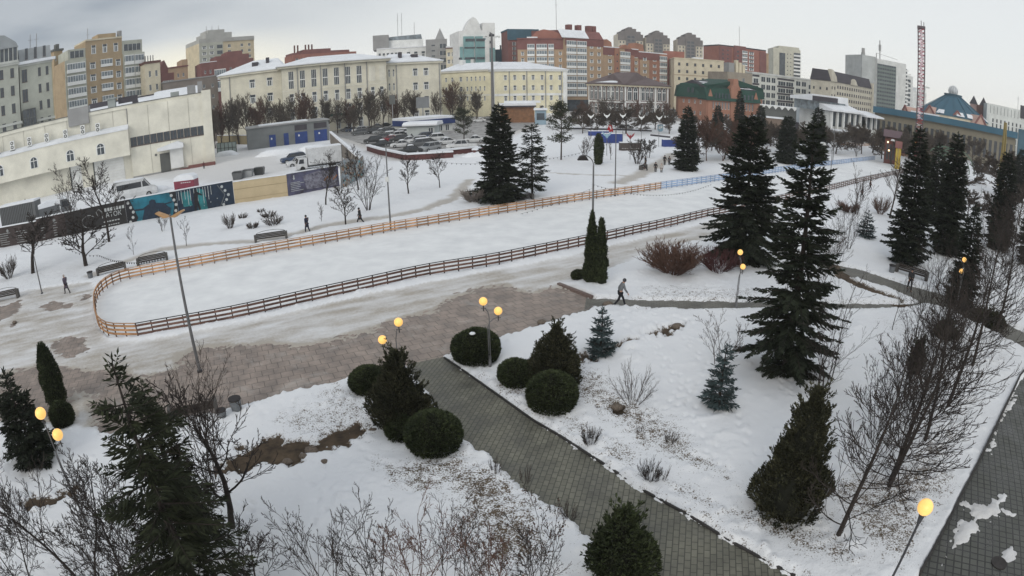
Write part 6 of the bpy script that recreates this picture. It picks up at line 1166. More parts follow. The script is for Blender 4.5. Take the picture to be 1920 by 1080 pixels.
# thujas, junipers and clipped bushes
def shrub(name, label, base, prof, n, m, seed, cat='shrub', **k):
    b0 = G(*base); rt = thing(name, label, cat, b0); put('crown', blob(seed, prof, n, m, **k), rt)
    b = MB(); b.tube([(0, 0, -.1), (0, 0, max(.2, prof[-1][0]*.5))], .05, 5); b.build('trunk', BARK, rt); return rt
def ball(r_, h_): return [(0.0, r_*.55), (h_*.15, r_*.88), (h_*.4, r_), (h_*.65, r_*.93), (h_*.85, r_*.62), (h_*.97, r_*.22), (h_, .03)]
shrub('clipped_bush', 'round dark clipped bush with a dab of snow beside the twin globe lamp', (893, 678), ball(1.02, 1.75), 15000, THUJA, 61, kl=.10, kw=.05, lump=.10)
b = MB(); b.sphere((G(893, 678).x-.1, G(893, 678).y-.35, 1.66), .16, 8, sz=.4); tag(b.build('snow_lump', SNOWR, None, True), 'small lump of snow on top of the round clipped bush', 'snow')
shrub('clipped_bush', 'smaller round clipped bush left of the bronze juniper', (968, 722), ball(.70, 1.3), 9000, THUJA, 62, kl=.10, kw=.05, lump=.1)
shrub('clipped_bush', 'large round clipped bush in front of the bronze juniper', (1035, 768), ball(.92, 1.75), 14000, THUJA, 63, kl=.10, kw=.05, lump=.1)
shrub('clipped_bush', 'round clipped bush left behind the dark juniper at the path mouth', (694, 733), ball(.78, 1.2), 10000, THUJA, 64, kl=.10, kw=.05, lump=.1)
shrub('clipped_bush', 'largest round clipped bush at the foot of the dark juniper', (815, 842), ball(.93, 1.6), 15000, THUJA, 65, kl=.10, kw=.05, lump=.1)
shrub('clipped_bush', 'small round bush squeezed between the dark juniper and the largest round bush', (752, 822), ball(.5, 1.1), 6000, THUJA, 66, kl=.10, kw=.05, lump=.1)
shrub('clipped_bush', 'egg-shaped bush in front of the columnar thuja at left', (123, 800), ball(.60, 1.35), 7000, THUJA, 67, kl=.10, kw=.05, lump=.08)
shrub('thuja', 'bronze juniper with a ragged pointed top between two clipped bushes', (1042, 725), [(0, .6), (.4, .95), (1.1, .88), (1.7, .64), (2.2, .46), (2.6, .28), (3.0, .08)], 10000, THUJAB, 68, kl=.14, kw=.055, lump=.3, upw=1.1)
shrub('thuja', 'dark spreading juniper with a ragged top beside the path mouth', (756, 800), [(0, .6), (.5, 1.0), (1.3, .92), (1.8, .72), (2.4, .50), (2.9, .32), (3.4, .1)], 14000, THUJAB, 69, kl=.14, kw=.055, lump=.3, upw=1.1)
shrub('thuja', 'bronze-topped juniper cut by the lower edge left of the grey path', (1155, 1085), [(0, .6), (.5, .80), (1.1, .72), (1.7, .46), (2.2, .30), (2.75, .1)], 9000, THUJA, 70, kl=.13, kw=.05, lump=.3, upw=1.1)
shrub('thuja', 'large conical thuja standing left of the bare lindens', (1470, 972), [(0, .7), (.35, 1.02), (1.2, .96), (2.2, .80), (3.2, .62), (4.2, .36), (5.0, .10)], 24000, THUJAB, 71, kl=.13, kw=.05, lump=.3, upw=1.3)
shrub('thuja', 'tall columnar thuja with two tips at left behind the egg-shaped bush', (112, 762), [(0, .35), (.4, .55), (1.5, .58), (2.6, .48), (3.1, .3), (3.5, .1)], 10000, THUJA, 72, kl=.12, kw=.05, lump=.12, upw=1.8)
shrub('thuja', 'left and taller of the two columnar thujas beside the rink', (1108, 533), [(0, .34), (.6, .42), (2, .42), (3.2, .34), (4.2, .17), (4.9, .04)], 7000, THUJA, 73, kl=.17, kw=.07, lump=.12, upw=1.8)
shrub('thuja', 'right and shorter of the two columnar thujas beside the rink', (1125, 536), [(0, .36), (.6, .44), (1.6, .4), (2.8, .30), (3.8, .22), (4.5, .05)], 6000, THUJA, 74, kl=.17, kw=.07, lump=.16, upw=1.8)
shrub('clipped_bush', 'low dark bush at the left foot of the two columnar thujas', (1085, 525), ball(.38, .7), 2500, THUJA, 75, kl=.12, kw=.06)
shrub('thuja', 'slim dark columnar thuja standing alone beyond the rink lamp', (1122, 311), [(0, .15), (.4, .55), (1.5, .7), (3, .68), (4.3, .5), (5.1, .15)], 3500, THUJA, 76, kl=.3, kw=.13, upw=1.8, lump=.1)
for i, (bx, by, hh, rr_) in enumerate(((1772, 636, 1.3, .55), (1712, 705, 2.1, .30), (1850, 605, .8, 1.0), (1885, 450, 3.0, .9))):
    shrub('thuja', ('squat dark bush among the bare trees below the footpath junction', 'thin dark juniper seen through the bare tree stems at right', 'low wide juniper by the right edge of the footpath', 'dark juniper near the right edge behind the bare trees')[i], (bx, by), [(0, rr_*.5), (hh*.2, rr_), (hh*.6, rr_*.8), (hh*.9, rr_*.3), (hh, .05)], 4500, THUJAB, 80+i, kl=.16, kw=.06, lump=.38, core=False)

# ------------------------------------------------------------------ bare trees
class Tw:
    def __init__(s): s.b = MB(); s.t = MB()
    def seg(s, pts, r0, r1, n, lev=1): k = len(pts)-1; (s.b if lev else s.t).tube(pts, [r0+(r1-r0)*i/k for i in range(k+1)], n, cap=False)
def branch(T, r, p, d, L_, r0, lev, S):
    """S[lev] = dict(n, a0, a1, len, curve, wob, start)"""
    s = S[lev]; k = max(2, int(L_/s.get('seg', .35))); k = min(k, 9); pts = [p]; q = p.copy(); dd = d.copy(); rad = []
    for i in range(k):
        dd = (dd+Vector((r.gauss(0, 1), r.gauss(0, 1), r.gauss(0, 1)))*s['wob']+Z*s['curve']/k).normalized(); q = q+dd*(L_/k); pts.append(q.copy())
    re = max(S['rmin'], r0*s.get('end', .35)); T.seg(pts, r0, re, 6 if r0 > .06 else 4 if r0 > .02 else 3, lev)
    if lev+1 >= S['levels']: return
    nc = S[lev]['n']; nc = int(nc) if nc >= 4 else max(1, int(round(nc+r.uniform(-.6, .6))))
    for i in range(nc):
        t = s['start']+(1-s['start'])*((i+r.random()*.8)/nc); t = min(t, .999); j = int(t*k); o = pts[j].lerp(pts[j+1], t*k-j); bd = (pts[j+1]-pts[j]).normalized()
        a = r.uniform(s['a0'], s['a1']); ph = (i*2.4+r.uniform(-.5, .5)); u = bd.cross(Z); u = u.normalized() if u.length > .05 else Vector((1, 0, 0)); v = bd.cross(u)
        nd = (bd*math.cos(a)+(u*math.cos(ph)+v*math.sin(ph))*math.sin(a)).normalized()
        ll = L_*s['len']*(1-s.get('tip', .45)*t)*r.uniform(.7, 1.2)
        branch(T, r, o, nd, ll, max(S['rmin'], (r0+(re-r0)*t)*s.get('rr', .55)), lev+1, S)
def mk_tree(seed, Ht, S, stems=1, spread=.0, r0=None, leanv=(0, 0)):
    r = random.Random(seed); T = Tw()
    for i in range(stems):
        a = 2*PI*i/stems+r.uniform(-.5, .5); sp = spread*r.uniform(.5, 1.2) if stems > 1 else 0
        d = Vector((math.cos(a)*sp+leanv[0], math.sin(a)*sp+leanv[1], 1)).normalized(); rr_ = r0 or Ht*.013
        branch(T, r, Vector((math.cos(a)*.1*(stems > 1), math.sin(a)*.1*(stems > 1), -.15)), d, Ht*S.get('h', .8)*(r.uniform(.75, 1.05) if stems > 1 else 1), rr_*(r.uniform(.6, 1) if stems > 1 else 1), 0, S)
    return T
def spec(rmin, *lv, h=.8): d = {'rmin': rmin, 'levels': len(lv)+1, 'h': h}; [d.__setitem__(i, x) for i, x in enumerate(lv)]; d[len(lv)] = dict(n=0, a0=0, a1=0, len=0, curve=.3, wob=.10, start=0, seg=.3); return d
LIND = lambda rm=.010: spec(rm, dict(n=34, a0=.95, a1=1.5, len=.46, curve=.05, wob=.03, start=.12, seg=.8, end=.12, tip=.72, rr=.28), dict(n=8, a0=.3, a1=.7, len=.50, curve=.55, wob=.06, start=.2, seg=.3, tip=.5, rr=.5), dict(n=3, a0=.3, a1=.8, len=.5, curve=.4, wob=.09, start=.2, seg=.22, rr=.6), h=1.0)
CROWN = lambda rm=.008: spec(rm, dict(n=9, a0=.4, a1=.9, len=.62, curve=.1, wob=.06, start=.28, seg=.6, end=.3, tip=.5, rr=.5), dict(n=7, a0=.35, a1=.9, len=.55, curve=.35, wob=.09, start=.2, seg=.4, rr=.5), dict(n=5, a0=.35, a1=.9, len=.55, curve=.3, wob=.12, start=.15, seg=.3, rr=.6), dict(n=3, a0=.3, a1=.9, len=.55, curve=.3, wob=.12, start=.2, seg=.25, rr=.7), h=.8)
SHRB = lambda rm=.006: spec(rm, dict(n=7, a0=.3, a1=.75, len=.5, curve=.3, wob=.08, start=.2, seg=.35, end=.25, rr=.5), dict(n=5, a0=.3, a1=.8, len=.5, curve=.35, wob=.1, start=.2, seg=.28, rr=.55), dict(n=3, a0=.3, a1=.9, len=.5, curve=.2, wob=.12, start=.2, seg=.2, rr=.7), h=.95)
ROUND = lambda rm=.012: spec(rm, dict(n=11, a0=.5, a1=1.1, len=.95, curve=.15, wob=.05, start=.3, seg=.6, end=.4, tip=.2, rr=.55), dict(n=11, a0=.3, a1=.9, len=.5, curve=.35, wob=.1, start=.25, seg=.4, rr=.45), dict(n=8, a0=.3, a1=.9, len=.5, curve=.3, wob=.1, start=.2, seg=.3, rr=.6), dict(n=4, a0=.3, a1=.9, len=.55, curve=.3, wob=.1, start=.2, seg=.3, rr=.7), h=.6)
def bare(label, base, ty, seed, S, m=BARK, stems=1, spread=.3, r0=None, name='bare_tree', cat='tree', xs=1.0, group='bare trees in the park', T=None, berries=False):
    b0 = G(*base); h_ = topz(b0, base[0], ty); Tt = mk_tree(seed, h_, S, stems, spread, r0); zmax = max(v[2] for v in Tt.b.v); k = h_/zmax
    rt = thing(name, label, cat, b0, random.Random(seed).uniform(0, 6), group); 
    for nm, mb in (('trunk', Tt.t), ('crown', Tt.b)): put(nm, mb.data(nm, m), rt).scale = (k*xs, k*xs, k)
    if berries:
        r = random.Random(seed); bb = MB(); vs = Tt.b.v
        for i in range(260):
            v = vs[r.randrange(len(vs)//2, len(vs))]; bb.sphere((v[0]*k*xs, v[1]*k*xs, v[2]*k-.03), .022, 4)
        tag(bb.build('dry_fruit', BARKR, rt), kind='stuff')
    return rt
# foreground right: lindens
bare('bare linden with a leaning dark trunk nearest the lower edge at right', (1567, 1013), 590, 101, LIND(), r0=.12)
bare('bare linden behind the nearest one, its stem splitting low', (1662, 915), 520, 102, LIND(), r0=.11, stems=2, spread=.16)
bare('bare linden third from the lower edge along the kerb row', (1733, 832), 470, 103, LIND(), r0=.10)
bare('bare linden fourth along the kerb row', (1776, 765), 420, 104, LIND(.011), r0=.12)
bare('bare linden at the top end of the kerb row near the right edge', (1822, 692), 370, 105, LIND(.013), r0=.12)
bare('bare tree by the right edge above the kerb row', (1868, 625), 330, 106, LIND(.015), r0=.12)
bare('slender bare tree with two stems between the big spruce and the lindens, left stem', (1532, 755), 560, 107, SHRB(), r0=.05, stems=3, spread=.28)
bare('slender bare tree right of the two-stemmed one behind the conical thuja', (1545, 745), 500, 108, SHRB(), r0=.05, stems=2, spread=.35)
bare('spreading bare shrub behind the sparse blue spruce', (1347, 690), 580, 109, SHRB(), BARKB, stems=4, spread=.5, r0=.035)
bare('young bare tree with a straight stem in front of the footpath bench', (1672, 627), 520, 110, SHRB(), r0=.03)
bare('pale thicket of thin bare stems at the foot of the tallest spruce', (1530, 560), 400, 111, SHRB(.01), BARKB, stems=6, spread=.35, r0=.04)
bare('bare round-topped tree right of the tallest spruce', (1668, 412), 285, 112, CROWN(.014), BARKB, r0=.12)
bare('thin bare tree right of the cable pole by the rink fence', (1605, 405), 300, 113, SHRB(.014), BARKB, stems=4, spread=.3, r0=.07)
bare('tiny bare tree left of the blue-roofed background before the far rink bend', (1605, 295), 248, 114, SHRB(.02), BARKB, stems=5, spread=.3, r0=.06)
bare('bare tree carrying the small single globe lamp behind its twigs', (1762, 475), 350, 115, CROWN(.012), r0=.09)
for i, (bx, by, ty) in enumerate(((1560, 520, 380), (1590, 470, 360), (1745, 560, 420), (1720, 640, 500), (1755, 690, 480), (1800, 640, 470), (1700, 760, 560), (1690, 840, 600), (1640, 830, 640), (1850, 560, 380), (1905, 560, 400), (1880, 520, 350), (1830, 480, 340), (1905, 440, 310), (1730, 380, 300))):
    bare(('thin bare sapling right of the tallest spruce trunk', 'thin bare sapling behind the diagonal footpath', 'bare bush at the right end of the footpath bench', 'thin bare shrub below the footpath, left of the squat bush', 'thin bare shrub just under the squat dark bush', 'dense bare shrub right of the squat dark bush', 'low bare shrub left of the third linden', 'bare shrub between the second and third lindens', 'thin bare shrub left of the second linden', 'tangled bare shrub beyond the twin globe lamp at right', 'tangled bare shrub on the right edge above the road', 'tall tangled bare shrub near the right edge', 'grey bare thicket between the dark spruces at right', 'grey bare thicket at the right edge under the dark spruces', 'bare thicket behind the spruce by the footpath bench', 'bare shrub at the foot of the upper kerb row trees', 'bare shrub left of the upper kerb row trees', 'bare shrub at the right edge above the kerb row', 'bare shrub right of the squat bush on the footpath junction')[i], (bx, by), ty, 120+i, SHRB(.007), BARK, stems=4+i % 3, spread=.3, r0=.035, name='bare_shrub', cat='shrub')
# round rusty bushes
def bush(label, base, ty, rx, seed, m=BARKR, n=90, rm=.008, spread=.9, name='bare_bush', lv=3):
    b0 = G(*base); h_ = topz(b0, base[0], ty); S = spec(rm, dict(n=6, a0=.15, a1=.5, len=.5, curve=.25, wob=.05, start=.3, seg=.4, rr=.6), dict(n=4, a0=.2, a1=.6, len=.5, curve=.2, wob=.1, start=.2, seg=.25, rr=.7), h=1.0)
    T = mk_tree(seed, h_, S, n, spread, .018+rm); zmax = max(v[2] for v in T.b.v); xm = max(abs(v[0]) for v in T.b.v)
    n_ = len(T.b.v); T.b.v += T.t.v; T.b.f += [tuple(i+n_ for i in f) for f in T.t.f]; T.b.m += T.t.m
    o = put(name, T.b.data(name, m), None, b0); o.scale = (rx/xm, rx/xm, h_/zmax); return tag(o, label, 'shrub')
bush('wide rusty-brown rounded bush on the snow between the thujas and the widest spruce', (1262, 517), 444, 3.1, 201, BARKR, 130, .012)
bush('dark wine-red low bush under the widest spruce', (1345, 514), 462, 1.9, 202, mat('wine_twigs', (.075, .030, .030), .9, .2, 2), 45, .011)
bush('pale brown round bush left of the wide spruce beyond the rink', (888, 382), 347, 1.7, 203, mat('frosted_twigs', (.22, .19, .17), .9, .2, 2), 60, .014)
bush('loose bush of fine berry twigs in the snow right of the large clipped bush', (1185, 762), 678, 1.15, 204, BARKB, 16, .005)
bush('rusty low bush right of the tallest spruce at the rink fence', (1590, 400), 375, 1.9, 205, BARKR, 45, .014)
bush('brown round bush beside the thin bare tree at the rink fence', (1650, 405), 362, 1.5, 206, BARKR, 45, .014)
bush('dark heap of twigs at the lower left edge', (18, 525), 475, 1.6, 207, BARKB, 40, .012)
for i, (bx, by, ty, rx, n) in enumerate(((1105, 838, 795, .45, 26), (1218, 905, 862, .5, 30), (1255, 835, 806, .35, 12), (985, 905, 872, .25, 10), (930, 888, 858, .28, 12), (1066, 975, 938, .35, 14), (1040, 965, 945, .25, 12), (1200, 820, 795, .2, 6), (1240, 905, 870, .3, 10), (30, 940, 915, .4, 14), (1480, 548, 530, .5, 10))):
    bush(('dark tangled low bush at the right kerb of the grey path, upper one', 'dark tangled low bush at the right kerb of the grey path, lower one', 'small spray of dry stalks in the snow above the lower kerb bush', 'tiny dry tuft on the left bank of the path', 'dry tuft at the left path edge nearest the largest clipped bush', 'dry bush at the left path edge above the bronze-topped juniper', 'low dark tuft in the snow beside the dry path-edge bush', 'tiny dry sprig between the two kerb bushes', 'small dry sprig right of the lower kerb bush', 'low twiggy tuft by the bare patch at far left', 'low twiggy tuft in the snow by the footpath')[i], (bx, by), ty, rx, 210+i, BARK if i < 2 else BARKB, n, .005, name='dry_bush')
snowb = bush('snowy rosebush heap nearest the hoarding', (432, 430), 397, .9, 230, BARKB, 30, .012)
for i, (bx, by, ty, rx) in enumerate(((455, 412, 398, .7), (505, 410, 393, 1.0), (515, 425, 400, 1.2), (475, 430, 415, .8), (490, 400, 390, .6))):
    bush(('low snowy bush top left of the bush group before the beige board', 'low snowy bush top right of the bush group before the beige board', 'low snowy bush on the right of the bush group before the beige board', 'low snowy bush at the front of the bush group before the beige board', 'small snowy bush at the back of the bush group before the beige board')[i], (bx, by), ty, rx, 231+i, BARKB, 22, .012)
# left side trees beyond the rink
bare('round bare tree at far left in front of the dark banners', (62, 516), 395, 301, CROWN(.018), r0=.12, xs=2.0)
bare('large leaning bare tree in front of the dark banners', (163, 503), 395, 302, CROWN(.018), r0=.12, xs=2.3)
bare('tall bare tree before the black lettered banner', (205, 456), 280, 303, CROWN(.018), r0=.12, xs=1.5)
bare('tall thin bare tree rising before the cream warehouse, left one', (150, 470), 292, 304, CROWN(.018), r0=.13, xs=.8)
bare('bare sapling by the hoarding under the teal mural', (305, 437), 395, 305, SHRB(.010), r0=.04, stems=3)
bare('bare young tree in the snow right of the tall wing-headed lamp', (350, 464), 402, 306, SHRB(.010), r0=.05)
bare('very thin bare sapling in the snow left of the tall wing-headed lamp', (251, 481), 418, 307, SHRB(.010), r0=.03)
bare('straight bare tree in front of the violet banner', (611, 388), 278, 308, CROWN(.012), r0=.11)
bare('round spreading bare tree behind the walking woman in black', (648, 425), 345, 309, CROWN(.012), r0=.08, xs=1.3)
bare('many-stemmed bare tree right of the winter-town banner', (690, 398), 285, 310, SHRB(.012), r0=.08, stems=5, spread=.35)
bare('thin young bare tree between the walking man and the woman', (603, 420), 375, 311, SHRB(.012), r0=.03)
bare('small bare tree on the snow slope below the car park, left one', (766, 366), 292, 312, CROWN(.012), r0=.09, xs=1.1)
bare('small bare tree on the snow slope below the car park, right one', (825, 354), 282, 313, CROWN(.012), r0=.08)
bare('bare tree behind the violet banner next to the grey plank fence', (672, 360), 270, 314, CROWN(.014), r0=.12)
# beyond the rink, centre right
for i, (bx, by, ty, st, kind, m, sp_, xs) in enumerate(((1095, 298, 248, 4, 'S', BARKB, .25, 1), (1145, 302, 262, 1, 'S', BARKB, .2, .8), (1195, 310, 262, 6, 'S', BARK, .5, 1.2), (1215, 298, 258, 2, 'C', BARK, .2, 1.2), (1325, 303, 215, 1, 'R', BARKR, 0, 1.0), (1355, 303, 240, 2, 'R', BARKR, .2, 1.0), (1392, 300, 225, 2, 'R', BARKR, .1, 1.1), (1198, 232, 185, 1, 'R', BARKR, 0, 1.2), (1150, 232, 178, 1, 'R', BARKB, 0, 1.2), (1090, 238, 188, 1, 'R', BARKR, 0, 1.2))):
    S = {'S': SHRB(.02), 'C': CROWN(.02), 'R': ROUND(.022)}[kind]
    bare(('bare many-stemmed tree left of the slim columnar thuja', 'thin pale bare sapling right of the slim columnar thuja', 'fan of bare stems in front of the dark brown display panel', 'leaning bare tree above the walkers bench', 'rusty round-crowned bare tree right of the spruce beyond the rink', 'smaller rusty bare tree behind the widest spruce', 'rusty bare tree hidden behind the top of the widest spruce', 'rusty round bare tree in front of the brown mansion, right one', 'grey-brown bare tree in front of the brown mansion, left one', 'rusty rounded bare tree behind the round-crowned pine')[i], (bx, by), ty, 330+i, S, m, st, sp_, r0=.10 if kind == 'R' else .07, xs=xs)
# rusty thicket between the park and the street: things
base_r = []
for k in range(2):
    T = mk_tree(370+k, 8, ROUND(.034), 1, 0, .15); base_r.append((T.b.data('crown', mat('dull_brown_twigs', (.095, .074, .058), .95, .3, 1)), T.t.data('trunk', BARKB), max(v[2] for v in T.b.v)))
_r = random.Random(8)
thick = [(1380+_r.uniform(-4, 4)+17*k, 262+(k*7 % 3)*14, 226+(k*5 % 4)*4) for k in range(15)]+[(1300+k*26, 250, 213+(k % 2)*8) for k in range(6)]+[(1066+k*27, 244+(k*5 % 3)*4, 196+(k*3 % 4)*4) for k in range(8)]+[(1310+k*24, 300-(k % 2)*16, 228+(k % 3)*7) for k in range(4)]+[(1560+k*26, 262, 226+(k % 2)*8) for k in range(3)]+[(1385+k*22, 284-(k % 2)*9, 236+(k % 3)*4) for k in range(9)]+[(1636+k*17, 288+(k % 3)*10, 228+k*1.8+(k*3 % 4)*5) for k in range(17)]+[(1745+k*42, 345+(k % 2)*25, 275+(k % 3)*8) for k in range(5)]+[(1760+k*50, 400+(k % 2)*25, 335+(k % 3)*10) for k in range(4)]
for i, (bx, by, ty) in enumerate(thick):
    me, mt_, zm = base_r[i % 2]; b0 = G(bx, by); h_ = topz(b0, bx, ty); rt = thing('bare_tree', 'dull brown bare tree in the thickets beyond the rink and along its right end', 'tree', b0, i*1.3, 'brown trees of the thickets')
    for nm, m_ in (('trunk', mt_), ('crown', me)): put(nm, m_, rt).scale = (h_/zm*(1.5+.3*(i % 2)),)*2+(h_/zm,)
# street trees before the school: four kinds, copied
prot = []; STB = mat('street_tree_twigs', (.105, .085, .068), .95, .3, 1)
for k in range(4):
    S = spec(.042, dict(n=15, a0=.25, a1=.75, len=.60, curve=.35, wob=.04, start=.25, seg=.8, end=.35, tip=.35, rr=.5), dict(n=9, a0=.25, a1=.8, len=.55, curve=.4, wob=.08, start=.15, seg=.5, rr=.5), dict(n=5, a0=.3, a1=.9, len=.6, curve=.3, wob=.1, start=.15, seg=.4, rr=.7), h=.75)
    T = mk_tree(350+k, 12, S, 1+k % 2, .15, .22); prot.append((T.b.data('crown', (STB, BARKR, STB, STB)[k]), T.t.data('trunk', BARKB), max(v[2] for v in T.b.v)))
xsn = [(398, 200, 195), (410, 188, 200), (425, 182, 200), (442, 178, 198), (460, 172, 205), (480, 180, 200), (497, 176, 205), (520, 184, 200), (543, 176, 198), (565, 166, 196), (585, 182, 200), (608, 180, 205), (630, 182, 198), (652, 184, 200), (672, 172, 203), (692, 164, 196), (716, 162, 205), (738, 172, 200), (757, 166, 198), (776, 168, 205), (818, 170, 210), (845, 148, 222), (862, 162, 215), (893, 166, 222), (1015, 196, 235), (1090, 186, 225), (1104, 190, 235), (1128, 182, 225), (1218, 180, 230), (1250, 188, 235), (530, 196, 185), (660, 196, 190), (700, 190, 188)]
for i, (bx, ty, dd_) in enumerate(xsn):
    me, mt_, zm = prot[i % 4]; p = At(bx, ty, dd_); h_ = p.z
    rt = thing('bare_tree', 'bare brown street tree in the row along the pale yellow buildings', 'tree', (p.x, p.y, 0), i*1.9, 'bare street trees along the yellow buildings')
    for nm, m_ in (('trunk', mt_), ('crown', me)): put(nm, m_, rt).scale = (h_/zm*.95, h_/zm*.95, h_/zm)
# lower edge and lower left: near bare trees
bare('bare tree with two dark stems in the middle of the lower left snow', (438, 995), 660, 401, CROWN(.009), r0=.10, xs=1.25)
bare('tall fine-twigged bare tree behind the plaza bench', (400, 905), 640, 402, SHRB(), BARKB, stems=5, spread=.3, r0=.035)
b_n = [(170, 1100, 730, 2), (60, 1120, 860, 2), (250, 1150, 820, 2), (330, 1190, 900, 2), (620, 1130, 945, 3), (705, 1130, 950, 3), (780, 1130, 925, 3), (860, 1140, 920, 3), (930, 1130, 945, 3), (1010, 1120, 965, 3), (480, 1120, 900, 2), (-20, 1000, 760, 2)]
lbs = ('bare tree with arching grey branches at the lower left', 'bare tree reaching in from the lower left corner', 'bare tree in front of the shaggy spruce on the lower edge', 'low bare crown under the shaggy spruce on the lower edge', 'round twiggy bare shrub on the lower edge, leftmost of the row', 'upright bare shrub on the lower edge, second of the row', 'upright bare shrub on the lower edge, third of the row with reddish twigs', 'tall upright bare shrub in the middle of the lower edge row', 'reddish bare shrub on the lower edge, fifth of the row', 'bare shrub on the lower edge nearest the grey path', 'thin bare shrub on the lower edge right of the shaggy spruce', 'bare shrub on the left edge below the globe lamps')
for i, (bx, by, ty, k) in enumerate(b_n):
    bare(lbs[i], (bx, by), ty, 410+i, CROWN(.0065) if k == 2 else SHRB(.0065), BARK if i not in (6, 8) else BARKR, 2 if k == 2 else 5, .3, r0=.06 if k == 2 else .026, name='bare_tree' if k == 2 else 'bare_shrub', cat='tree' if k == 2 else 'shrub', berries=(i in (6, 8, 9)))
# ------------------------------------------------------------------ vehicles
TYRE = mat('tyre', (.018, .018, .018), .9, .1, 4); CHROME = mat('headlamp', (.5, .52, .55), .2, .1, 4, spec=.8); CGL = mat('car_glass', (.02, .024, .03), .12, .1, 2, spec=.7)
def paint(n, c): return mat('paint_'+n, c, .35, .10, 1.5, spec=.5)
PW, PD, PS, PG, PB, PR_, PK = paint('white', (.58, .59, .60)), paint('dark', (.025, .028, .03)), paint('silver', (.30, .31, .32)), paint('grey', (.10, .105, .11)), paint('blue', (.03, .05, .10)), paint('red', (.25, .03, .04)), paint('khaki', (.20, .18, .14))
PROF = {   # x stations: (x, bottom, belt, roof or None, half width)
 'sedan': (4.5, 1.45, [(-2.25, .35, .62, .80), (-2.0, .22, .80, .88), (-1.2, .22, .90, .90), (.9, .22, .93, .90), (1.9, .24, .95, .88), (2.25, .4, .80, .80)], [(-1.05, .92), (-.35, 1.42), (.75, 1.45), (1.55, .95)]),
 'suv': (4.7, 1.75, [(-2.35, .40, .80, .84), (-2.1, .30, 1.0, .92), (-1.2, .28, 1.08, .94), (1.2, .28, 1.12, .94), (2.2, .32, 1.12, .92), (2.35, .45, .95, .86)], [(-1.15, 1.08), (-.55, 1.68), (1.75, 1.72), (2.22, 1.12)]),
 'pickup': (5.4, 1.8, [(-2.7, .45, .90, .86), (-2.4, .35, 1.08, .94), (-1.4, .33, 1.15, .96), (1.2, .33, 1.18, .96), (2.6, .36, 1.15, .94), (2.7, .5, 1.0, .9)], [(-1.3, 1.14), (-.7, 1.78), (.75, 1.8), (1.05, 1.18)]),
 'van': (6.2, 2.6, [(-3.1, .40, .95, .88), (-2.8, .32, 1.20, .96), (-2.0, .30, 1.45, .99), (2.0, .30, 1.45, 1.0), (3.05, .32, 1.45, 1.0), (3.1, .45, 1.40, .97)], [(-2.15, 1.42), (-1.35, 2.45), (2.95, 2.6), (3.08, 1.46)])}
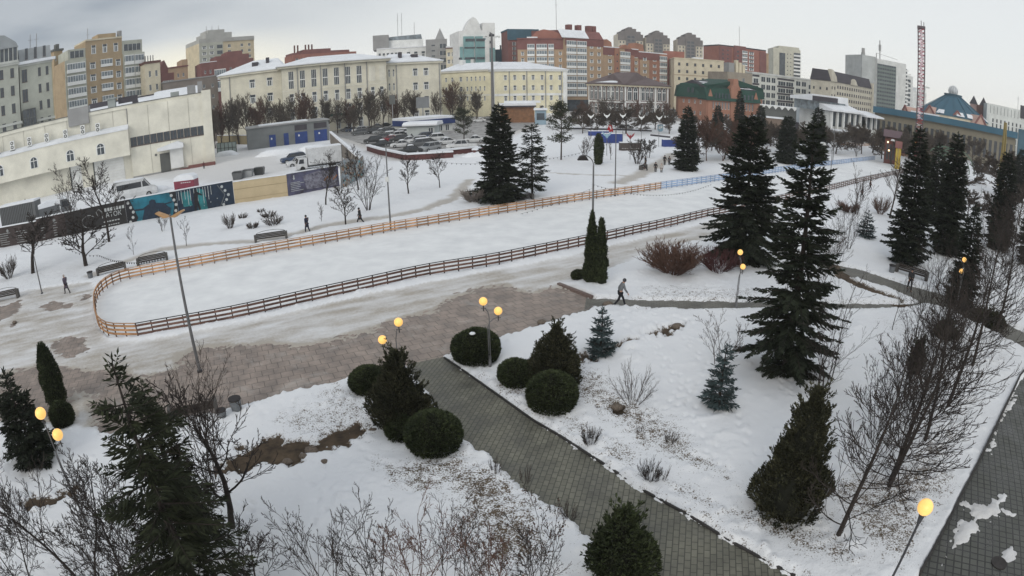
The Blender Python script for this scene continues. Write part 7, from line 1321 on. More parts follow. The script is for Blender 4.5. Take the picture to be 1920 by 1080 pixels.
def make_car(kind, pm, snow=True, name='parked_car'):
    Lc, Ht, st, cab = PROF[kind]; rt = thing(name, 'x', 'car'); b = MB(); n0 = len(b.v)
    for x, zb, zt, hw in st: b.v += [(x, -hw*.94, zb), (x, -hw, (zb+zt)/2), (x, -hw*.90, zt), (x, hw*.90, zt), (x, hw, (zb+zt)/2), (x, hw*.94, zb)]
    for i in range(len(st)-1):
        for j in range(6): b.f.append((i*6+j, (i+1)*6+j, (i+1)*6+(j+1) % 6, i*6+(j+1) % 6)); b.m.append(0)
    b.f += [tuple(range(6)), tuple((len(st)-1)*6+j for j in range(6))[::-1]]; b.m += [0, 0]; b.build('body', pm, rt)
    hw = .88 if kind != 'van' else .95; g = MB(); q = [(cab[0][0], cab[0][1], hw*.94), (cab[1][0], cab[1][1]-.03, hw*.78), (cab[2][0], cab[2][1]-.03, hw*.78), (cab[3][0], cab[3][1], hw*.94)]
    for x, z, w_ in q: g.v += [(x, -w_, z), (x, w_, z)]
    g.f += [(0, 2, 4, 6), (1, 7, 5, 3), (0, 1, 3, 2), (4, 5, 7, 6), (2, 3, 5, 4)]; g.m += [0]*5; g.build('windows', CGL, rt)
    r = MB(); r.prism([(cab[1][0]-.05, cab[1][1]-.03), (cab[1][0]+.2, cab[1][1]+.03), (cab[2][0]-.2, cab[2][1]+.03), (cab[2][0]+.06, cab[2][1]-.04)], -hw*.80, hw*.80)
    for x0 in ((cab[1][0]+cab[2][0])/2-.05,) if kind != 'van' else ():
        for sy in (-1, 1): r.beam((x0, sy*hw*.95, cab[0][1]), (x0, sy*hw*.80, cab[1][1]-.02), .06, .09)
    if kind == 'van': [r.box(x0, x1, sy*.93 if sy < 0 else .76, -.76 if sy < 0 else .93, 1.44, 2.5) for sy in (-1, 1) for x0, x1 in ((-1.1, -.95), (2.55, 2.95))]; [r.box(-1.3, 2.95, -.93 if sy < 0 else .72, -.74 if sy < 0 else .93, 2.18, 2.5) for sy in (-1, 1)]
    for sy in (-1, 1):
        r.beam((q[0][0], sy*q[0][2], q[0][1]), (q[1][0], sy*q[1][2], q[1][1]), .05, .07); r.beam((q[3][0], sy*q[3][2], q[3][1]), (q[2][0], sy*q[2][2], q[2][1]), .05, .09)
    r.build('roof', pm, rt)
    wr = .33 if kind in ('sedan',) else .38
    for x in (-Lc*.30, Lc*.30):
        for sy in (-1, 1):
            w_ = MB(); w_.tube([(x, sy*(hw-.14), wr), (x, sy*(hw+.06), wr)], wr, 14); o = w_.build('wheel', TYRE, rt); w2 = MB(); w2.tube([(x, sy*(hw+.061), wr), (x, sy*(hw+.075), wr)], wr*.6, 10); w2.build('rim', PS, o)
    for sy in (-1, 1): h_ = MB(); h_.box(-Lc/2-.01, -Lc/2+.2, sy*.62-.16, sy*.62+.16, st[0][2]-.2, st[0][2]-.03); h_.build('headlight', CHROME, rt)
    gr = MB(); gr.box(-Lc/2-.02, -Lc/2+.1, -.42, .42, st[0][2]-.30, st[0][2]-.08); gr.build('grille', TYRE, rt)
    if snow: s_ = MB(); s_.prism([(cab[1][0]+.05, cab[1][1]+.03), (cab[1][0]+.3, cab[1][1]+.13), (cab[2][0]-.3, cab[2][1]+.14), (cab[2][0]-.02, cab[2][1]+.02)], -hw*.74, hw*.74); s_.build('roof_snow', SNOWR, rt)
    if kind == 'pickup': t_ = MB(); t_.box(1.25, 2.55, -.78, .78, 1.10, 1.24); t_.build('cargo_cover', PG, rt)
    return rt
protos = {}
def car(kind, pm, px, py, ang, label, sc=1.0, snow=True, group='cars in the snowy car park'):
    key = (kind, pm.name, snow); p = G(px, py)
    if key not in protos: o = make_car(kind, pm, snow); protos[key] = o
    else: o = dup(protos[key], p, 0)
    o.location = p; o.rotation_euler.z = ang; o.scale = (sc,)*3; o['label'] = label; o['group'] = group
    if kind == 'van': o['category'] = 'van'
    return o
A1_ = R(20)
rows = [('pickup', PW, 865, 281, R(8), 'white pickup at the front right of the car park behind the red wall', 1.15, False), ('suv', PS, 806, 284, R(55), 'silver car facing the camera in the front row of the car park', 1.1, False), ('sedan', PD, 768, 288, R(12), 'black saloon at the corner of the wine red wall', 1.15, True),
 ('sedan', PW, 752, 276, R(15), 'white snowy saloon just behind the black one at the wall corner', 1.1, True), ('sedan', PD, 715, 275, R(15), 'dark saloon at the front left of the car park', 1.1, True), ('suv', PD, 700, 268, R(15), 'dark car at the far left front of the car park', 1.05, False), ('sedan', PW, 836, 271, R(25), 'white saloon left of the white pickup', 1.1, True), ('suv', PG, 785, 276, R(25), 'dull grey car between the silver car and the white snowy saloon', 1.1, True),
 ('suv', PW, 727, 259, A1_, 'white car, leftmost of the second row in the car park', 1.05, True), ('suv', PW, 745, 259, A1_, 'white car, second from the left in the second row', 1.05, True), ('sedan', PD, 761, 260, A1_, 'black car, third from the left in the second row', 1.1, False), ('suv', PG, 777, 261, A1_, 'dark grey car, fourth from the left in the second row', 1.05, False), ('suv', PB, 795, 262, A1_, 'dark blue car, fifth from the left in the second row', 1.1, False), ('suv', PW, 815, 265, A1_, 'white car, sixth in the second row behind the silver car', 1.1, True),
 ('suv', PK, 703, 249, A1_, 'khaki car at the left of the third row of the car park', 1.05, False), ('suv', PS, 722, 250, A1_, 'silver estate at the middle of the third row of the car park', 1.1, False), ('sedan', PD, 686, 246, A1_, 'dark car at the far left of the third row', 1.05, True), ('sedan', PS, 735, 243, A1_, 'silver car behind the small pale kiosk', 1.05, True), ('sedan', PG, 706, 240, A1_, 'grey car in the rear row near the street trees', 1.05, True), ('sedan', PD, 722, 238, A1_, 'dark car in the rear row near the billboard', 1.05, True), ('suv', PG, 674, 253, A1_, 'dark grey car by the corner of the grey utility building', 1.05, False),
 ('sedan', PW, 889, 267, R(5), 'white car half buried in snow right of the white pickup', 1.1, True), ('sedan', PW, 899, 229, 0, 'small white car by the snowy verge behind the pine', 1.05, True), ('sedan', PD, 914, 226, 0, 'dark car left of the brown timber stall', 1.1, False), ('sedan', PG, 651, 246, A1_, 'grey car behind the utility building corner', 1.1, True), ('sedan', PD, 664, 241, A1_, 'dark car under the bare street trees', 1.1, True),
 ('suv', PW, 1257, 224, R(5), 'white car parked on the street below the brown mansion', 1.25, False), ('van', PW, 1276, 219, R(5), 'white van behind the white car on the street', 1.1, True), ('sedan', PD, 1243, 216, R(5), 'dark car on the street corner right of the mansion', 1.2, False), ('suv', PS, 1258, 212, R(5), 'silver car behind others on the street right of the mansion', 1.2, True), ('sedan', PR_, 1270, 210, R(5), 'small red car on the street by the brick building', 1.2, False), ('sedan', PD, 1253, 231, R(5), 'black car in front of the white car on the street', 1.15, False)]
rows += [(('sedan', 'suv')[i % 2], (PD, PS, PW, PG, PB)[i % 5], 1300+15*i, 216+i*1.2, R(-12), ('dark', 'silver', 'white', 'grey', 'blue')[i % 5]+' snowy car in the row before the brick building, number '+('one', 'two', 'three', 'four', 'five', 'six', 'seven', 'eight')[i]+' from the left', 1.15, True) for i in range(8)]
_rc = random.Random(21); _n = ('nearest the kiosk', 'two places left of the kiosk', 'three places left of the kiosk', 'midway along the aisle', 'left of the aisle middle', 'near the aisle end', 'at the aisle end', 'beside the plank fence')
for i in range(8): rows.append((('suv', 'sedan')[i % 2], (PW, PD, PG, PS, PD, PK, PW, PB)[i], 752-13*i, 254-1.0*i, A1_+_rc.uniform(-.1, .1), ('white', 'black', 'grey', 'silver', 'black', 'khaki', 'white', 'blue')[i]+' car in the middle aisle of the car park, '+_n[i], 1.08, i % 3 == 0))
_n = ('right end', 'second from the right', 'third from the right', 'fourth from the right', 'fifth from the right', 'left end')
for i in range(6): rows.append((('sedan', 'suv')[i % 2], (PD, PW, PS, PD, PR_, PG)[i], 800-17*i, 271-1.5*i, R(14)+_rc.uniform(-.1, .1), ('black', 'white', 'silver', 'black', 'red', 'grey')[i]+' car in the row right behind the front row, '+_n[i], 1.08, i % 2 == 0))
for r_ in rows: car(*r_)
car('sedan', PS, 1172, 243, R(8), 'silver car on the snow behind the red figure', 1.1, False, 'cars on the street')
car('suv', PD, 412, 262, R(10), 'dark car parked behind the yard wall, left one', 1.15, True, 'cars behind the yard wall'); car('sedan', PG, 440, 262, R(10), 'grey car parked behind the yard wall, right one', 1.15, True, 'cars behind the yard wall')
car('suv', PB, 551, 305, R(30), 'dark blue car parked behind the box truck cab', 1.15, False, 'cars in the yard'); car('suv', PW, 562, 312, R(28), 'white car squeezed between the dark blue car and the box truck', 1.1, False, 'cars in the yard')
mv = make_car('van', PW, True); mv['label'] = 'white minibus with a long dark window parked behind the hoarding'; mv['category'] = 'minibus'; mv.name = 'minibus'; mv['group'] = 'vehicles in the yard'; mv.location = G(256, 372); mv.rotation_euler.z = heading((215, 376), (305, 358))+PI; mv.scale = (1.3,)*3
# box truck
def box_truck():
    a, c = G(556, 322), G(640, 311); rt = thing('box_truck', 'white box truck with a large plain cargo box behind the violet banner', 'truck', (a+c)/2, math.atan2((c-a).y, (c-a).x)); Lt = (c-a).length
    h_ = Lt/2; b = MB(); b.box(-h_+2.1, h_, -1.2, 1.2, 1.0, 3.9); b.build('cargo_box', PW, rt); b = MB(); b.box(-h_+2.0, h_+.02, -1.24, 1.24, .85, 1.0); b.box(h_-.1, h_+.03, -1.24, 1.24, 1.0, 3.95); b.build('box_edge', PG, rt)
    b = MB(); b.prism([(-h_, .45), (-h_+1.9, .45), (-h_+1.9, 2.3), (-h_+.45, 2.35), (-h_+.1, 1.4), (-h_-.02, 1.2)], -1.05, 1.05); b.build('cab', PW, rt); b = MB(); b.prism([(-h_+.10, 1.45), (-h_+.42, 2.2), (-h_+.38, 2.2), (-h_+.04, 1.45)], -.9, .9); b.prism([(-h_+.35, 1.4), (-h_+1.3, 1.4), (-h_+1.3, 2.15), (-h_+.55, 2.15)], -1.07, 1.07); b.build('cab_windows', CGL, rt)
    for x in (-h_+1.0, h_-1.6):
        for sy in (-1, 1): b = MB(); b.tube([(x, sy*.8, .45), (x, sy*1.1, .45)], .45, 14); b.build('wheel', TYRE, rt)
    b = MB(); b.box(-h_+1.5, h_-.3, -.5, .5, .6, .84); b.build('chassis', TYRE, rt); b = MB(); b.box(-h_+2.1, h_, -1.2, 1.2, 3.9, 4.05); b.build('roof_snow', SNOWR, rt)
box_truck()
# red van buried in snow, skips, containers
p = G(351, 358); rt = thing('delivery_van', 'wine red van with a thick cap of snow beside the warehouse door', 'van', p, .1); k = (G(368, 354)-G(332, 358)).length/2
b = MB(); b.box(-k, k, -1.0, 1.0, .4, 1.9); b.build('body', paint('wine', (.20, .025, .05)), rt); b = MB(); b.prism([(-k-.02, 1.9), (k+.02, 1.9), (k*.96, 2.5), (k*.6, 2.85), (-k*.6, 2.85), (-k*.97, 2.45)], -1.05, 1.05); b.build('roof_snow', SNOWR, rt)
for x in (-k*.6, k*.6):
    for sy in (-1, 1): b = MB(); b.tube([(x, sy*.8, .36), (x, sy*1.03, .36)], .36, 12); b.build('wheel', TYRE, rt)
b = MB(); [b.box(-k*.3+i*.4, -k*.3+i*.4+.3, -1.03, -1.0, 1.5, 1.62) for i in range(5)]; b.build('side_lettering', PW, rt)
for i, (px, py, m, lb) in enumerate(((447, 338, PG, 'grey steel skip, leftmost of the three by the yard wall'), (466, 334, PS, 'pale grey steel skip in the middle of the three by the yard wall'), (487, 330, PD, 'dark green steel skip, rightmost of the three by the yard wall'))):
    rt = thing('waste_skip', lb, 'skip', G(px, py), .12, 'waste skips in the yard'); b = MB(); b.prism([(-.75, .1), (.75, .1), (.95, 1.35), (-.95, 1.35)], -.6, .6); b.build('bin_body', m, rt); b = MB(); b.prism([(-.97, 1.36), (.97, 1.36), (.8, 1.6), (-.8, 1.6)], -.64, .64); b.build('lid', PD if i != 1 else PG, rt)
p = G(40, 425); a, c = G(5, 430), G(70, 418); rt = thing('container', 'dark grey site container behind the far left banners', 'container', (a+c)/2, math.atan2((c-a).y, (c-a).x)); k = (c-a).length/2
b = MB(); b.box(-k, k, 0, 2.2, 0, 3.6); b.build('walls', PG, rt); b = MB(); [b.box(-k+i*.4, -k+i*.4+.12, -.05, -.001, .1, 3.5) for i in range(int(k*5))]; b.build('ribs', PD, rt); b = MB(); b.box(-k, k, -.1, 2.3, 3.61, 3.9); b.build('roof_snow', SNOWR, rt)
a, c = G(76, 418), G(136, 402); rt = thing('lorry', 'snow-covered lorry parked before the cream warehouse behind the banners', 'lorry', (a+c)/2, math.atan2((c-a).y, (c-a).x)); k = (c-a).length/2
b = MB(); b.box(-k, k*.3, -1.1, 1.1, .9, 2.3); b.build('cargo_bed', PG, rt); b = MB(); b.prism([(k*.36, .5), (k, .5), (k, 1.6), (k*.8, 2.9), (k*.36, 2.9)], -1.1, 1.1); b.build('cab', PG, rt); b = MB(); b.prism([(k*.45, 1.7), (k*.86, 1.7), (k*.74, 2.6), (k*.45, 2.6)], -1.12, 1.12); b.build('cab_windows', CGL, rt); b = MB(); b.prism([(-k, 2.31), (k*.3, 2.31), (k*.2, 3.0), (-k*.5, 3.15), (-k, 2.8)], -1.1, 1.1); b.prism([(k*.36, 2.91), (k*.8, 2.91), (k*.7, 3.2), (k*.4, 3.25)], -1.05, 1.05); b.build('load_snow', SNOWR, rt)
for x in (-k*.6, k*.65):
    for sy in (-1, 1): b = MB(); b.tube([(x, sy*.8, .5), (x, sy*1.08, .5)], .5, 12); b.build('wheel', TYRE, rt)
# snow heaps in the yard and beside the car park
r9 = random.Random(4)
for i, (px, py, rx, h_, lb) in enumerate(((425, 293, 3.5, 1.5, 'smooth snow heap before the pale green gate'), (520, 292, 5.5, 1.6, 'long snow heap along the grey utility building'), (590, 284, 4.5, 1.7, 'snow heap at the right end of the grey utility building'), (652, 330, 2.0, 1.6, 'snow heap behind the winter-town banner'), (280, 362, 5, 1.2, 'snow heap along the warehouse doors'), (900, 296, 3.5, 1.2, 'snow bank beside the short sloping wine red wall'), (770, 232, 6, 1.6, 'snow heap behind the blue-fascia pavilion'), (700, 231, 7, 1.5, 'snow heap under the street trees by the billboard'), (120, 430, 6, 1.3, 'snow bank behind the dark banners'), (1130, 252, 6, .7, 'low snow bank behind the blue display panels'), (1340, 245, 9, .9, 'dirty snow bank along the street before the brick building'))):
    b = MB(); n = 18; K = 6; w_ = rx
    vs = []
    for kx in range(K+1):
        t = kx/K; rr = math.cos(t*PI/2)**.8
        for j in range(n): a = 2*PI*j/n; q = 1+r9.uniform(-.10, .10); b.v.append((w_*rr*q*math.cos(a), w_*.42*rr*q*math.sin(a), h_*math.sin(t*PI/2)*(1+r9.uniform(-.06, .06))-.05))
    for kx in range(K):
        for j in range(n): b.f.append((kx*n+j, kx*n+(j+1) % n, (kx+1)*n+(j+1) % n, (kx+1)*n+j)); b.m.append(0)
    o = b.build('snow_heap', SNOWR, None, True); o.location = G(px, py); o.rotation_euler.z = .1; tag(o, lb, 'snow heap', 'heaps of cleared snow')

# ------------------------------------------------------------------ display panels, birds and figures beyond the rink
BP = mat('royal_blue_panel', (.035, .06, .22), .6, .15, .6); DKP2 = mat('umber_panel', (.085, .07, .065), .7, .15, .8); REDF = mat('red_fabric', (.50, .02, .03), .7, .15, 2); PALEB = mat('pale_blue_paint', (.30, .45, .55), .6, .1, 2)
def panel(px0, px1, ytop, ybot, ground_y, m, label):
    a, c = G(px0, ground_y), G(px1, ground_y); D = ((a+c)/2).length; zt, zb = At((px0+px1)/2, ytop, D).z, At((px0+px1)/2, ybot, D).z
    rt = thing('display_panel', label, 'display panel', (a+c)/2, math.atan2((c-a).y, (c-a).x), 'painted display panels beyond the rink'); k = (c-a).length/2
    b = MB(); b.box(-k, k, 0, .9, max(0, zb), zt); b.build('panel', m, rt); b = MB(); b.box(-k, k, -.03, .95, zt, zt+.14); b.build('snow_cap', SNOWR, rt); return rt, k, zt
panel(1104, 1142, 246, 256, 256, BP, 'left royal blue panel of the snow sculpture display')
panel(1129, 1167, 251, 270, 270, BP, 'right royal blue panel behind the thin pole')
rt, k, zt = panel(1163, 1203, 268, 284, 284, DKP2, 'dark brown display panel with a row of pale dots'); b = MB(); [b.sphere((-k+.4+i*(2*k-.8)/11, -.06, zt-1.1), .07, 6) for i in range(12)]; b.build('pale_dots', WHITE, rt)
panel(1244, 1270, 262, 277, 277, BP, 'blue display panel left of the spruce beyond the rink')
def bird(px, py, D, m, label, span=1.3, pole=False, group=None):
    p = At(px, py, D); rt = thing('bird_ornament', label, 'ornament', (p.x, p.y, 0), .2, group); s_ = span/2
    for sx in (-1, 1): b = MB(); b.prism([(0, -.05), (sx*s_*.5, s_*.42), (sx*s_, s_*.85), (sx*s_*.75, s_*.15), (sx*s_*.2, -s_*.3)], -.04, .04); o = b.build('wing', m, rt); o.location = (0, 0, p.z)
    b = MB(); b.sphere((0, 0, p.z-.05*span), .16*span, 10, sz=1.4); b.build('bird_body', m, rt, True); b = MB(); b.tube([(0, 0, 0), (0, 0, p.z-.2*span)], .05, 5); b.build('pole', POLE, rt)
for i, px in enumerate((1108, 1138, 1168, 1203, 1236)): bird(px, (219, 218, 218, 221, 222)[i], 128, WHITE, 'white flying bird on a pole, '+('leftmost of five', 'second from the left of five', 'middle one of five', 'fourth from the left of five', 'rightmost of five')[i], 1.5, group='white birds in a row')
bird(1138, 254, 108, PALEB, 'pale blue flying bird above the blue panels', 1.9); bird(1182, 256, 104, mat('dull_red_paint', (.28, .05, .06), .6, .1, 2), 'dull red bird on top of the dark brown panel', 1.6)
p = G(1144, 249); rt = thing('red_figure', 'red and white mascot-like winter figure standing behind the blue panels', 'figure', p); rt['label'] = 'rounded red and white winter figure standing behind the blue panels'
b = MB(); b.tube([(0, 0, 0), (0, 0, .6), (0, 0, 1.4), (0, 0, 2.2)], [.75, .85, .65, .3], 12); b.build('coat', REDF, rt); b = MB(); b.sphere((0, 0, 2.5), .38, 12); b.build('head', WHITE, rt); b = MB(); b.tube([(0, 0, 2.7), (0, 0, 3.1)], [.38, .05], 10); b.build('hat', REDF, rt); b = MB(); b.tube([(-.2, -.6, 1.9), (.15, -.8, 1.0)], [.2, .12], 8); b.build('trim', WHITE, rt)
p = G(1238, 248); rt = thing('info_board', 'pale blue and white shield-shaped board standing on the snow', 'board', p, .1); b = MB(); b.prism([(-.8, .5), (0, .1), (.8, .5), (.85, 2.2), (-.85, 2.2)], -.08, .08); b.build('panel', PALEB, rt); b = MB(); b.box(-.6, -.05, -.12, -.09, .9, 1.8); b.box(.1, .6, -.12, -.09, 1.2, 1.9); b.build('picture', WHITE, rt)
b = MB(); q0, q1 = G(1050, 243), G(1222, 248); b.beam((q0.x, q0.y, .35), (q1.x, q1.y, .35), .35, .5); tag(b.build('low_wall', DSLATE), 'low dark wall running behind the blue display panels', 'wall')
b = MB(); q0, q1 = G(1220, 256), G(1256, 260); b.beam((q0.x, q0.y, .35), (q1.x, q1.y, .35), .35, .5); tag(b.build('low_wall', DSLATE), 'short low dark wall right of the fan of bare stems', 'wall')
# stones round the bare patches and boulders on the plaza edge
ST = mat('field_stone', (.16, .13, .105), .9, .3, 5)
def stone(px, py, r_, label, sd):
    rr = random.Random(sd); b = MB(); b.sphere((0, 0, 0), 1, 9); b.v = [(x*(1+rr.uniform(-.15, .15)), y*(1+rr.uniform(-.15, .15))*.8, z*.55*(1+rr.uniform(-.2, .2))) for x, y, z in b.v]
    o = b.build('stone', ST, None, True); o.location = G(px, py)+Vector((0, 0, .12)); o.scale = (r_,)*3; tag(o, label, 'stone', 'field stones')
for i, (px, py, r_, lb) in enumerate(((1140, 574, .35, 'grey boulder where the plaza kerb meets the footpath'), (1016, 608, .30, 'flat grey boulder on the plaza edge behind the bronze juniper'), (585, 850, .30, 'pale stone below the right end of the brown patch'), (609, 870, .16, 'small upright dark stone lying alone in the snow'), (570, 860, .2, 'stone at the lower rim of the brown patch'), (1156, 768, .3, 'brown boulder in the snow under the fine-twigged berry bush'), (1183, 645, .28, 'flat stone beside the small blue-green spruce'), (1270, 616, .35, 'flat stone slab in the narrow bare strip of the lawn'), (28, 607, .25, 'dark lump of ice on the trodden snow at left'), (540, 870, .22, 'stone at the lower left rim of the brown patch'), (700, 812, .2, 'dark stone at the right tip of the brown patch'))): stone(px, py, r_, lb, i)
b = MB(); b.tube([(0, 0, 0), (0, 0, .03)], .34, 20); o = b.build('manhole_cover', mat('cast_iron', (.035, .03, .028), .6, .2, 6)); o.location = G(1873, 1056)+Vector((0, 0, .002)); tag(o, 'round dark manhole cover in the tiled road at lower right', 'manhole cover')
# ------------------------------------------------------------------ people
SKIN = mat('skin', (.42, .24, .17), .6, .05, 5)
def cloth(n, c): return mat('cloth_'+n, c, .9, .15, 6)
def skin_mesh(name, verts, edges, radii, m, parent, root=0, sub=1):
    me = bpy.data.meshes.new(name); me.from_pydata(verts, edges, []); me.materials.append(m); o = put(name, me, parent)
    sk = o.modifiers.new('skin', 'SKIN'); sk.use_smooth_shade = True; me.skin_vertices[0].data[root].use_root = True
    for i, r_ in enumerate(radii): me.skin_vertices[0].data[i].radius = r_ if hasattr(r_, '__len__') else (r_, r_)
    ss = o.modifiers.new('sub', 'SUBSURF'); ss.levels = ss.render_levels = sub
    return o
def person(label, px, py, face, coat, legs, hat, ph=0.0, Ht=1.74, kind='jacket', pose='walk', lean=.0, bag=None, hood=False):
    b0 = G(px, py); rt = thing('person', label, 'person', b0+Vector((0, 0, .0)), face); k = Ht/1.74
    s_ = .30*math.cos(ph) if pose == 'walk' else .04; up = 0.0
    hipz = .90 if pose != 'sit' else .52
    P = {}
    P['pel'] = (0, 0, hipz+.02); P['spi'] = (lean*.3, 0, hipz+.22); P['che'] = (lean*.8, 0, hipz+.42); P['neck'] = (lean*1.15, 0, hipz+.58); P['head'] = (lean*1.5+.03, 0, hipz+.70); P['top'] = (lean*1.6+.02, 0, hipz+.80)
    for sg, n in ((1, 'l'), (-1, 'r')):
        st = s_*sg
        P['hip'+n] = (0, .10*sg, hipz-.03)
        if pose == 'sit': P['kn'+n] = (.42, .12*sg, .50); P['an'+n] = (.45, .12*sg, .10); P['to'+n] = (.60, .13*sg, .05)
        else: P['kn'+n] = (st*.55+.05, .10*sg, .50); P['an'+n] = (st*1.25-.03, .09*sg, .10+(.06 if st < 0 and pose == 'walk' else 0)); P['to'+n] = (st*1.25+.13, .10*sg, .045)
        P['sh'+n] = (lean*1.0, .18*sg, hipz+.50); P['el'+n] = (lean*.7-st*.45, .245*sg, hipz+.24); P['wr'+n] = (lean*.5-st*.75+.10, .23*sg, hipz+.02); P['ha'+n] = (lean*.5-st*.8+.13, .225*sg, hipz-.06)
    names = list(P); ix = {n: i for i, n in enumerate(names)}; vs = [P[n] for n in names]
    E_ = [('pel', 'spi'), ('spi', 'che'), ('che', 'neck'), ('neck', 'head'), ('head', 'top')]
    for n in 'lr': E_ += [('pel', 'hip'+n), ('hip'+n, 'kn'+n), ('kn'+n, 'an'+n), ('an'+n, 'to'+n), ('che', 'sh'+n), ('sh'+n, 'el'+n), ('el'+n, 'wr'+n), ('wr'+n, 'ha'+n)]
    rad = {'pel': (.13, .10), 'spi': (.125, .095), 'che': (.15, .105), 'neck': .055, 'head': (.085, .10), 'top': (.075, .085)}
    for n in 'lr': rad.update({'hip'+n: .085, 'kn'+n: .058, 'an'+n: .04, 'to'+n: .035, 'sh'+n: .055, 'el'+n: .043, 'wr'+n: .028, 'ha'+n: (.035, .02)})
    # five fingers a hand
    edges = [(ix[a], ix[b]) for a, b in E_]; radii = [rad[n] for n in names]
    for n, sg in (('l', 1), ('r', -1)):
        h0 = Vector(P['ha'+n])
        for f in range(5):
            o1 = h0+(Vector((-.022+.015*f, 0, -.035)) if f < 4 else Vector((.030, 0, -.005))); o2 = o1+(Vector((.006*f, -.004*sg, -.035-.004*(1.5-abs(f-1.5)))) if f < 4 else Vector((.018, -.006*sg, -.028))); i0 = len(vs)
            vs += [tuple(o1), tuple(o2)]; edges += [(ix['ha'+n], i0), (i0, i0+1)]; radii += [.009, .008]
    body = skin_mesh('body', vs, edges, radii, SKIN, rt)
    # trousers and shoes
    q = ['pel', 'hipl', 'knl', 'anl', 'hipr', 'knr', 'anr']; qi = {n: i for i, n in enumerate(q)}
    skin_mesh('trousers', [P[n] for n in q], [(0, 1), (1, 2), (2, 3), (0, 4), (4, 5), (5, 6)], [(.145, .115), .10, .075, .06, .10, .075, .06], legs, rt)
    for n in 'lr': a = Vector(P['an'+n]); t_ = Vector(P['to'+n]); skin_mesh('boot', [tuple(a+Vector((0, 0, .06))), tuple(a+Vector((0, 0, -.04))), tuple(t_)], [(0, 1), (1, 2)], [.06, .058, (.05, .045)], cloth('boot_black', (.02, .02, .02)), rt)
    q = ['pel', 'spi', 'che', 'neck', 'shl', 'ell', 'wrl', 'shr', 'elr', 'wrr']; vv = [P[n] for n in q]; ee = [(0, 1), (1, 2), (2, 3), (2, 4), (4, 5), (5, 6), (2, 7), (7, 8), (8, 9)]; rr = [(.165, .135), (.16, .125), (.185, .14), .08, .085, .068, .05, .085, .068, .05]
    vv[0] = (P['pel'][0], 0, P['pel'][2]-.04)
    if kind == 'coat' and pose != 'sit': vv.append((s_*.05, 0, .48)); ee.append((0, 10)); rr.append((.24, .17)); rr[0] = (.185, .15)
    c = skin_mesh('coat' if kind == 'coat' else 'jacket', vv, ee, rr, coat, rt)
    hd = Vector(P['head']); b = MB(); b.sphere(hd+Vector((-.012, 0, .035)), .118, 12, sz=1.0); 
    b.v = [(x, y, max(z, hd.z+(.02 if x > hd.x+.02 else -.05)-(.08 if hood else 0))) for x, y, z in b.v]; b.build('hood' if hood else 'hat', hat, rt, True)
    b = MB(); fx = hd.x+.092; b.box(fx-.01, fx+.006, -.045, -.022, hd.z+.0, hd.z+.012); b.box(fx-.01, fx+.006, .022, .045, hd.z, hd.z+.012); b.build('eyes', BLK, body); b = MB(); b.prism([(fx-.01, hd.z-.03), (fx+.022, hd.z-.028), (fx-.005, hd.z+.01)], -.012, .012); b.build('nose', SKIN, body); b = MB(); b.box(fx-.014, fx-.002, -.022, .022, hd.z-.058, hd.z-.05); b.build('mouth', mat('lip', (.25, .09, .08), .6), body)
    if bag: w_ = Vector(P['har']); b = MB(); b.box(w_.x-.14, w_.x+.14, w_.y-.05, w_.y+.03, w_.z-.36, w_.z-.06); b.tube([(w_.x-.06, w_.y, w_.z-.06), (w_.x, w_.y, w_.z+.02), (w_.x+.06, w_.y, w_.z-.06)], .008, 4); b.build('carried_bag', bag, rt)
    rt.scale = (k,)*3; return rt
BKC, NVY, DGC, PUR, GRYC, BEI, CHAR = cloth('black', (.022, .022, .026)), cloth('navy', (.03, .035, .06)), cloth('dark_grey', (.06, .06, .065)), cloth('purple_grey', (.11, .09, .12)), cloth('grey_hoodie', (.17, .18, .19)), cloth('pale_beige', (.42, .38, .35)), cloth('charcoal', (.04, .04, .045))
person('man in a grey hooded jacket and black trousers striding along the footpath, head bowed', 1162, 575, 0.05, GRYC, BKC, DGC, .3, 1.78, lean=.13, hood=True)
person('man in a dark navy jacket walking behind the far rink fence', 577, 437, 2.6, NVY, NVY, BKC, .9, 1.78, lean=.03, bag=BKC)
person('woman in a long black coat walking behind the far rink fence', 676, 421, 3.0, BKC, BKC, BKC, .1, 1.72, 'coat', lean=.03, hood=True)
person('woman in a purple-grey coat carrying a dark bag on the trodden snow at left', 127, 551, 2.9, PUR, BKC, BEI, .6, 1.70, 'coat', lean=.02, bag=BKC)
person('person in dark clothes, left one of the front pair on the trodden path', 1229, 325, -1.9, BKC, BKC, BKC, 1.0, 1.74)
person('person in a pale beige coat, right one of the front pair on the path', 1240, 326, -1.9, BEI, BKC, BEI, 1.3, 1.70, 'coat')
person('tall person in black, left one of the rear pair on the path', 1246, 311, 1.2, BKC, BKC, CHAR, .8, 1.80)
person('person in a dark coat, right one of the rear pair on the path', 1254.5, 311.5, 1.2, DGC, BKC, BKC, 1.2, 1.68, 'coat')
person('person in grey sitting on the bench beside the trodden path', 1208, 321, -.5, DGC, BKC, BKC, 0, 1.72, pose='sit')
person('person in black standing behind the path bench', 1210, 312, -.8, BKC, BKC, BKC, 0, 1.74, pose='stand')
person('person in dark clothes walking before the footpath bench at right', 1704, 545, -2.0, CHAR, BKC, BKC, .7, 1.74, bag=BKC)
person('person in brown walking behind the rusty bushes by the rink fence', 1631, 358, -.5, cloth('brown', (.09, .06, .055)), BKC, BKC, .7, 1.74)
person('person in a dark coat partly hidden by twigs left of the one in brown', 1616, 372, 2.6, DGC, BKC, PUR, .5, 1.70, 'coat')
person('person in dark red and black standing at the warehouse corner', 383, 318, -1.2, cloth('wine', (.10, .02, .03)), BKC, BKC, 0, 1.74, pose='stand')
person('person in black with a red bag standing behind the far left banners', 49, 388, -1.2, BKC, BKC, BKC, 0, 1.74, pose='stand', bag=REDF)
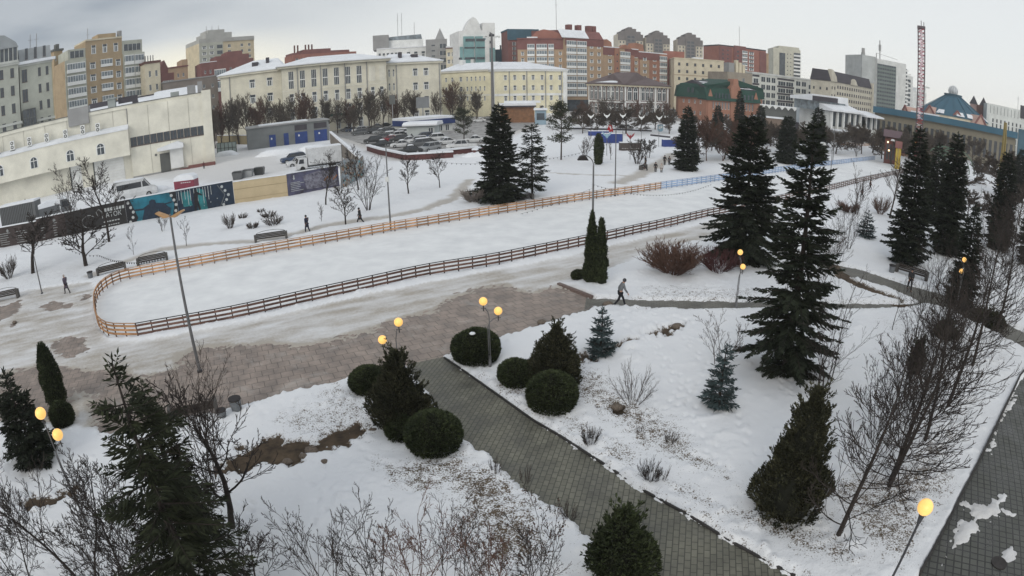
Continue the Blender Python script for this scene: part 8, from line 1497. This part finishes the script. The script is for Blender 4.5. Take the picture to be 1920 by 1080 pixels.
# ------------------------------------------------------------------ one part per piece
def split_pieces():
    skip = ('crown', 'trunk', 'body', 'branches', 'bulb', 'lattice', 'board', 'top_rail', 'lettering', 'post', 'small_print', 'skater_sketch', 'swirl', 'zigzag', 'windows', 'cab_windows', 'wall', 'snow_cap', 'cable', 'globe_holder')
    for o in [o for o in COL.objects if o.type == 'MESH' and o.parent and 8 <= len(o.data.vertices) < 1200 and o.name.split('.')[0] not in skip and not o.modifiers and o.data.users == 1 and 'kind' not in o]:
        me = o.data; n = len(me.vertices); par = list(range(n))
        def find(a):
            while par[a] != a: par[a] = par[par[a]]; a = par[a]
            return a
        for e in me.edges:
            a, b = find(e.vertices[0]), find(e.vertices[1])
            if a != b: par[a] = b
        isl = {}
        for i in range(n): isl.setdefault(find(i), []).append(i)
        if not 2 <= len(isl) <= 40: continue
        box = []
        for k, ids in isl.items():
            c = np.array([me.vertices[i].co[:] for i in ids]); box.append([c.min(0)-.12, c.max(0)+.12, set(ids)])
        mg = True
        while mg:
            mg = False
            for i in range(len(box)):
                for j in range(i+1, len(box)):
                    if (box[i][0] <= box[j][1]).all() and (box[j][0] <= box[i][1]).all():
                        box[i] = [np.minimum(box[i][0], box[j][0]), np.maximum(box[i][1], box[j][1]), box[i][2] | box[j][2]]; del box[j]; mg = True; break
                if mg: break
        if not 2 <= len(box) <= 30: continue
        nm = o.name.split('.')[0]
        if nm.endswith('s') and not nm.endswith('ss') and len(box) > 1: nm = nm[:-1]
        for b_ in box:
            ids = sorted(b_[2]); mp_ = {v: i for i, v in enumerate(ids)}; fs = [p for p in me.polygons if p.vertices[0] in b_[2]]
            m2 = bpy.data.meshes.new(nm); m2.from_pydata([me.vertices[i].co[:] for i in ids], [], [[mp_[v] for v in p.vertices] for p in fs])
            for m in me.materials: m2.materials.append(m)
            m2.polygons.foreach_set('material_index', [p.material_index for p in fs]); m2.polygons.foreach_set('use_smooth', [p.use_smooth for p in fs]); m2.update()
            c = bpy.data.objects.new(nm, m2); COL.objects.link(c); c.parent = o.parent; c.matrix_local = o.matrix_local
            if b_ is box[0]:
                for ch in list(o.children): ch.parent = c
        bpy.data.objects.remove(o)
split_pieces()
# ------------------------------------------------------------------ thin winter haze
hb = MB(); hb.box(-950, 1100, -60, 1150, -1.6, 95)
hm = bpy.data.materials.new('winter_haze'); hm.use_nodes = True; t_ = hm.node_tree; t_.nodes.clear()
ho = t_.nodes.new('ShaderNodeOutputMaterial'); hv = t_.nodes.new('ShaderNodeVolumePrincipled'); hv.inputs['Color'].default_value = (.86, .88, .90, 1); hv.inputs['Density'].default_value = .00024
t_.links.new(hv.outputs[0], ho.inputs['Volume']); tag(hb.build('haze', hm), kind='stuff')
SC.cycles.volume_bounces = 1
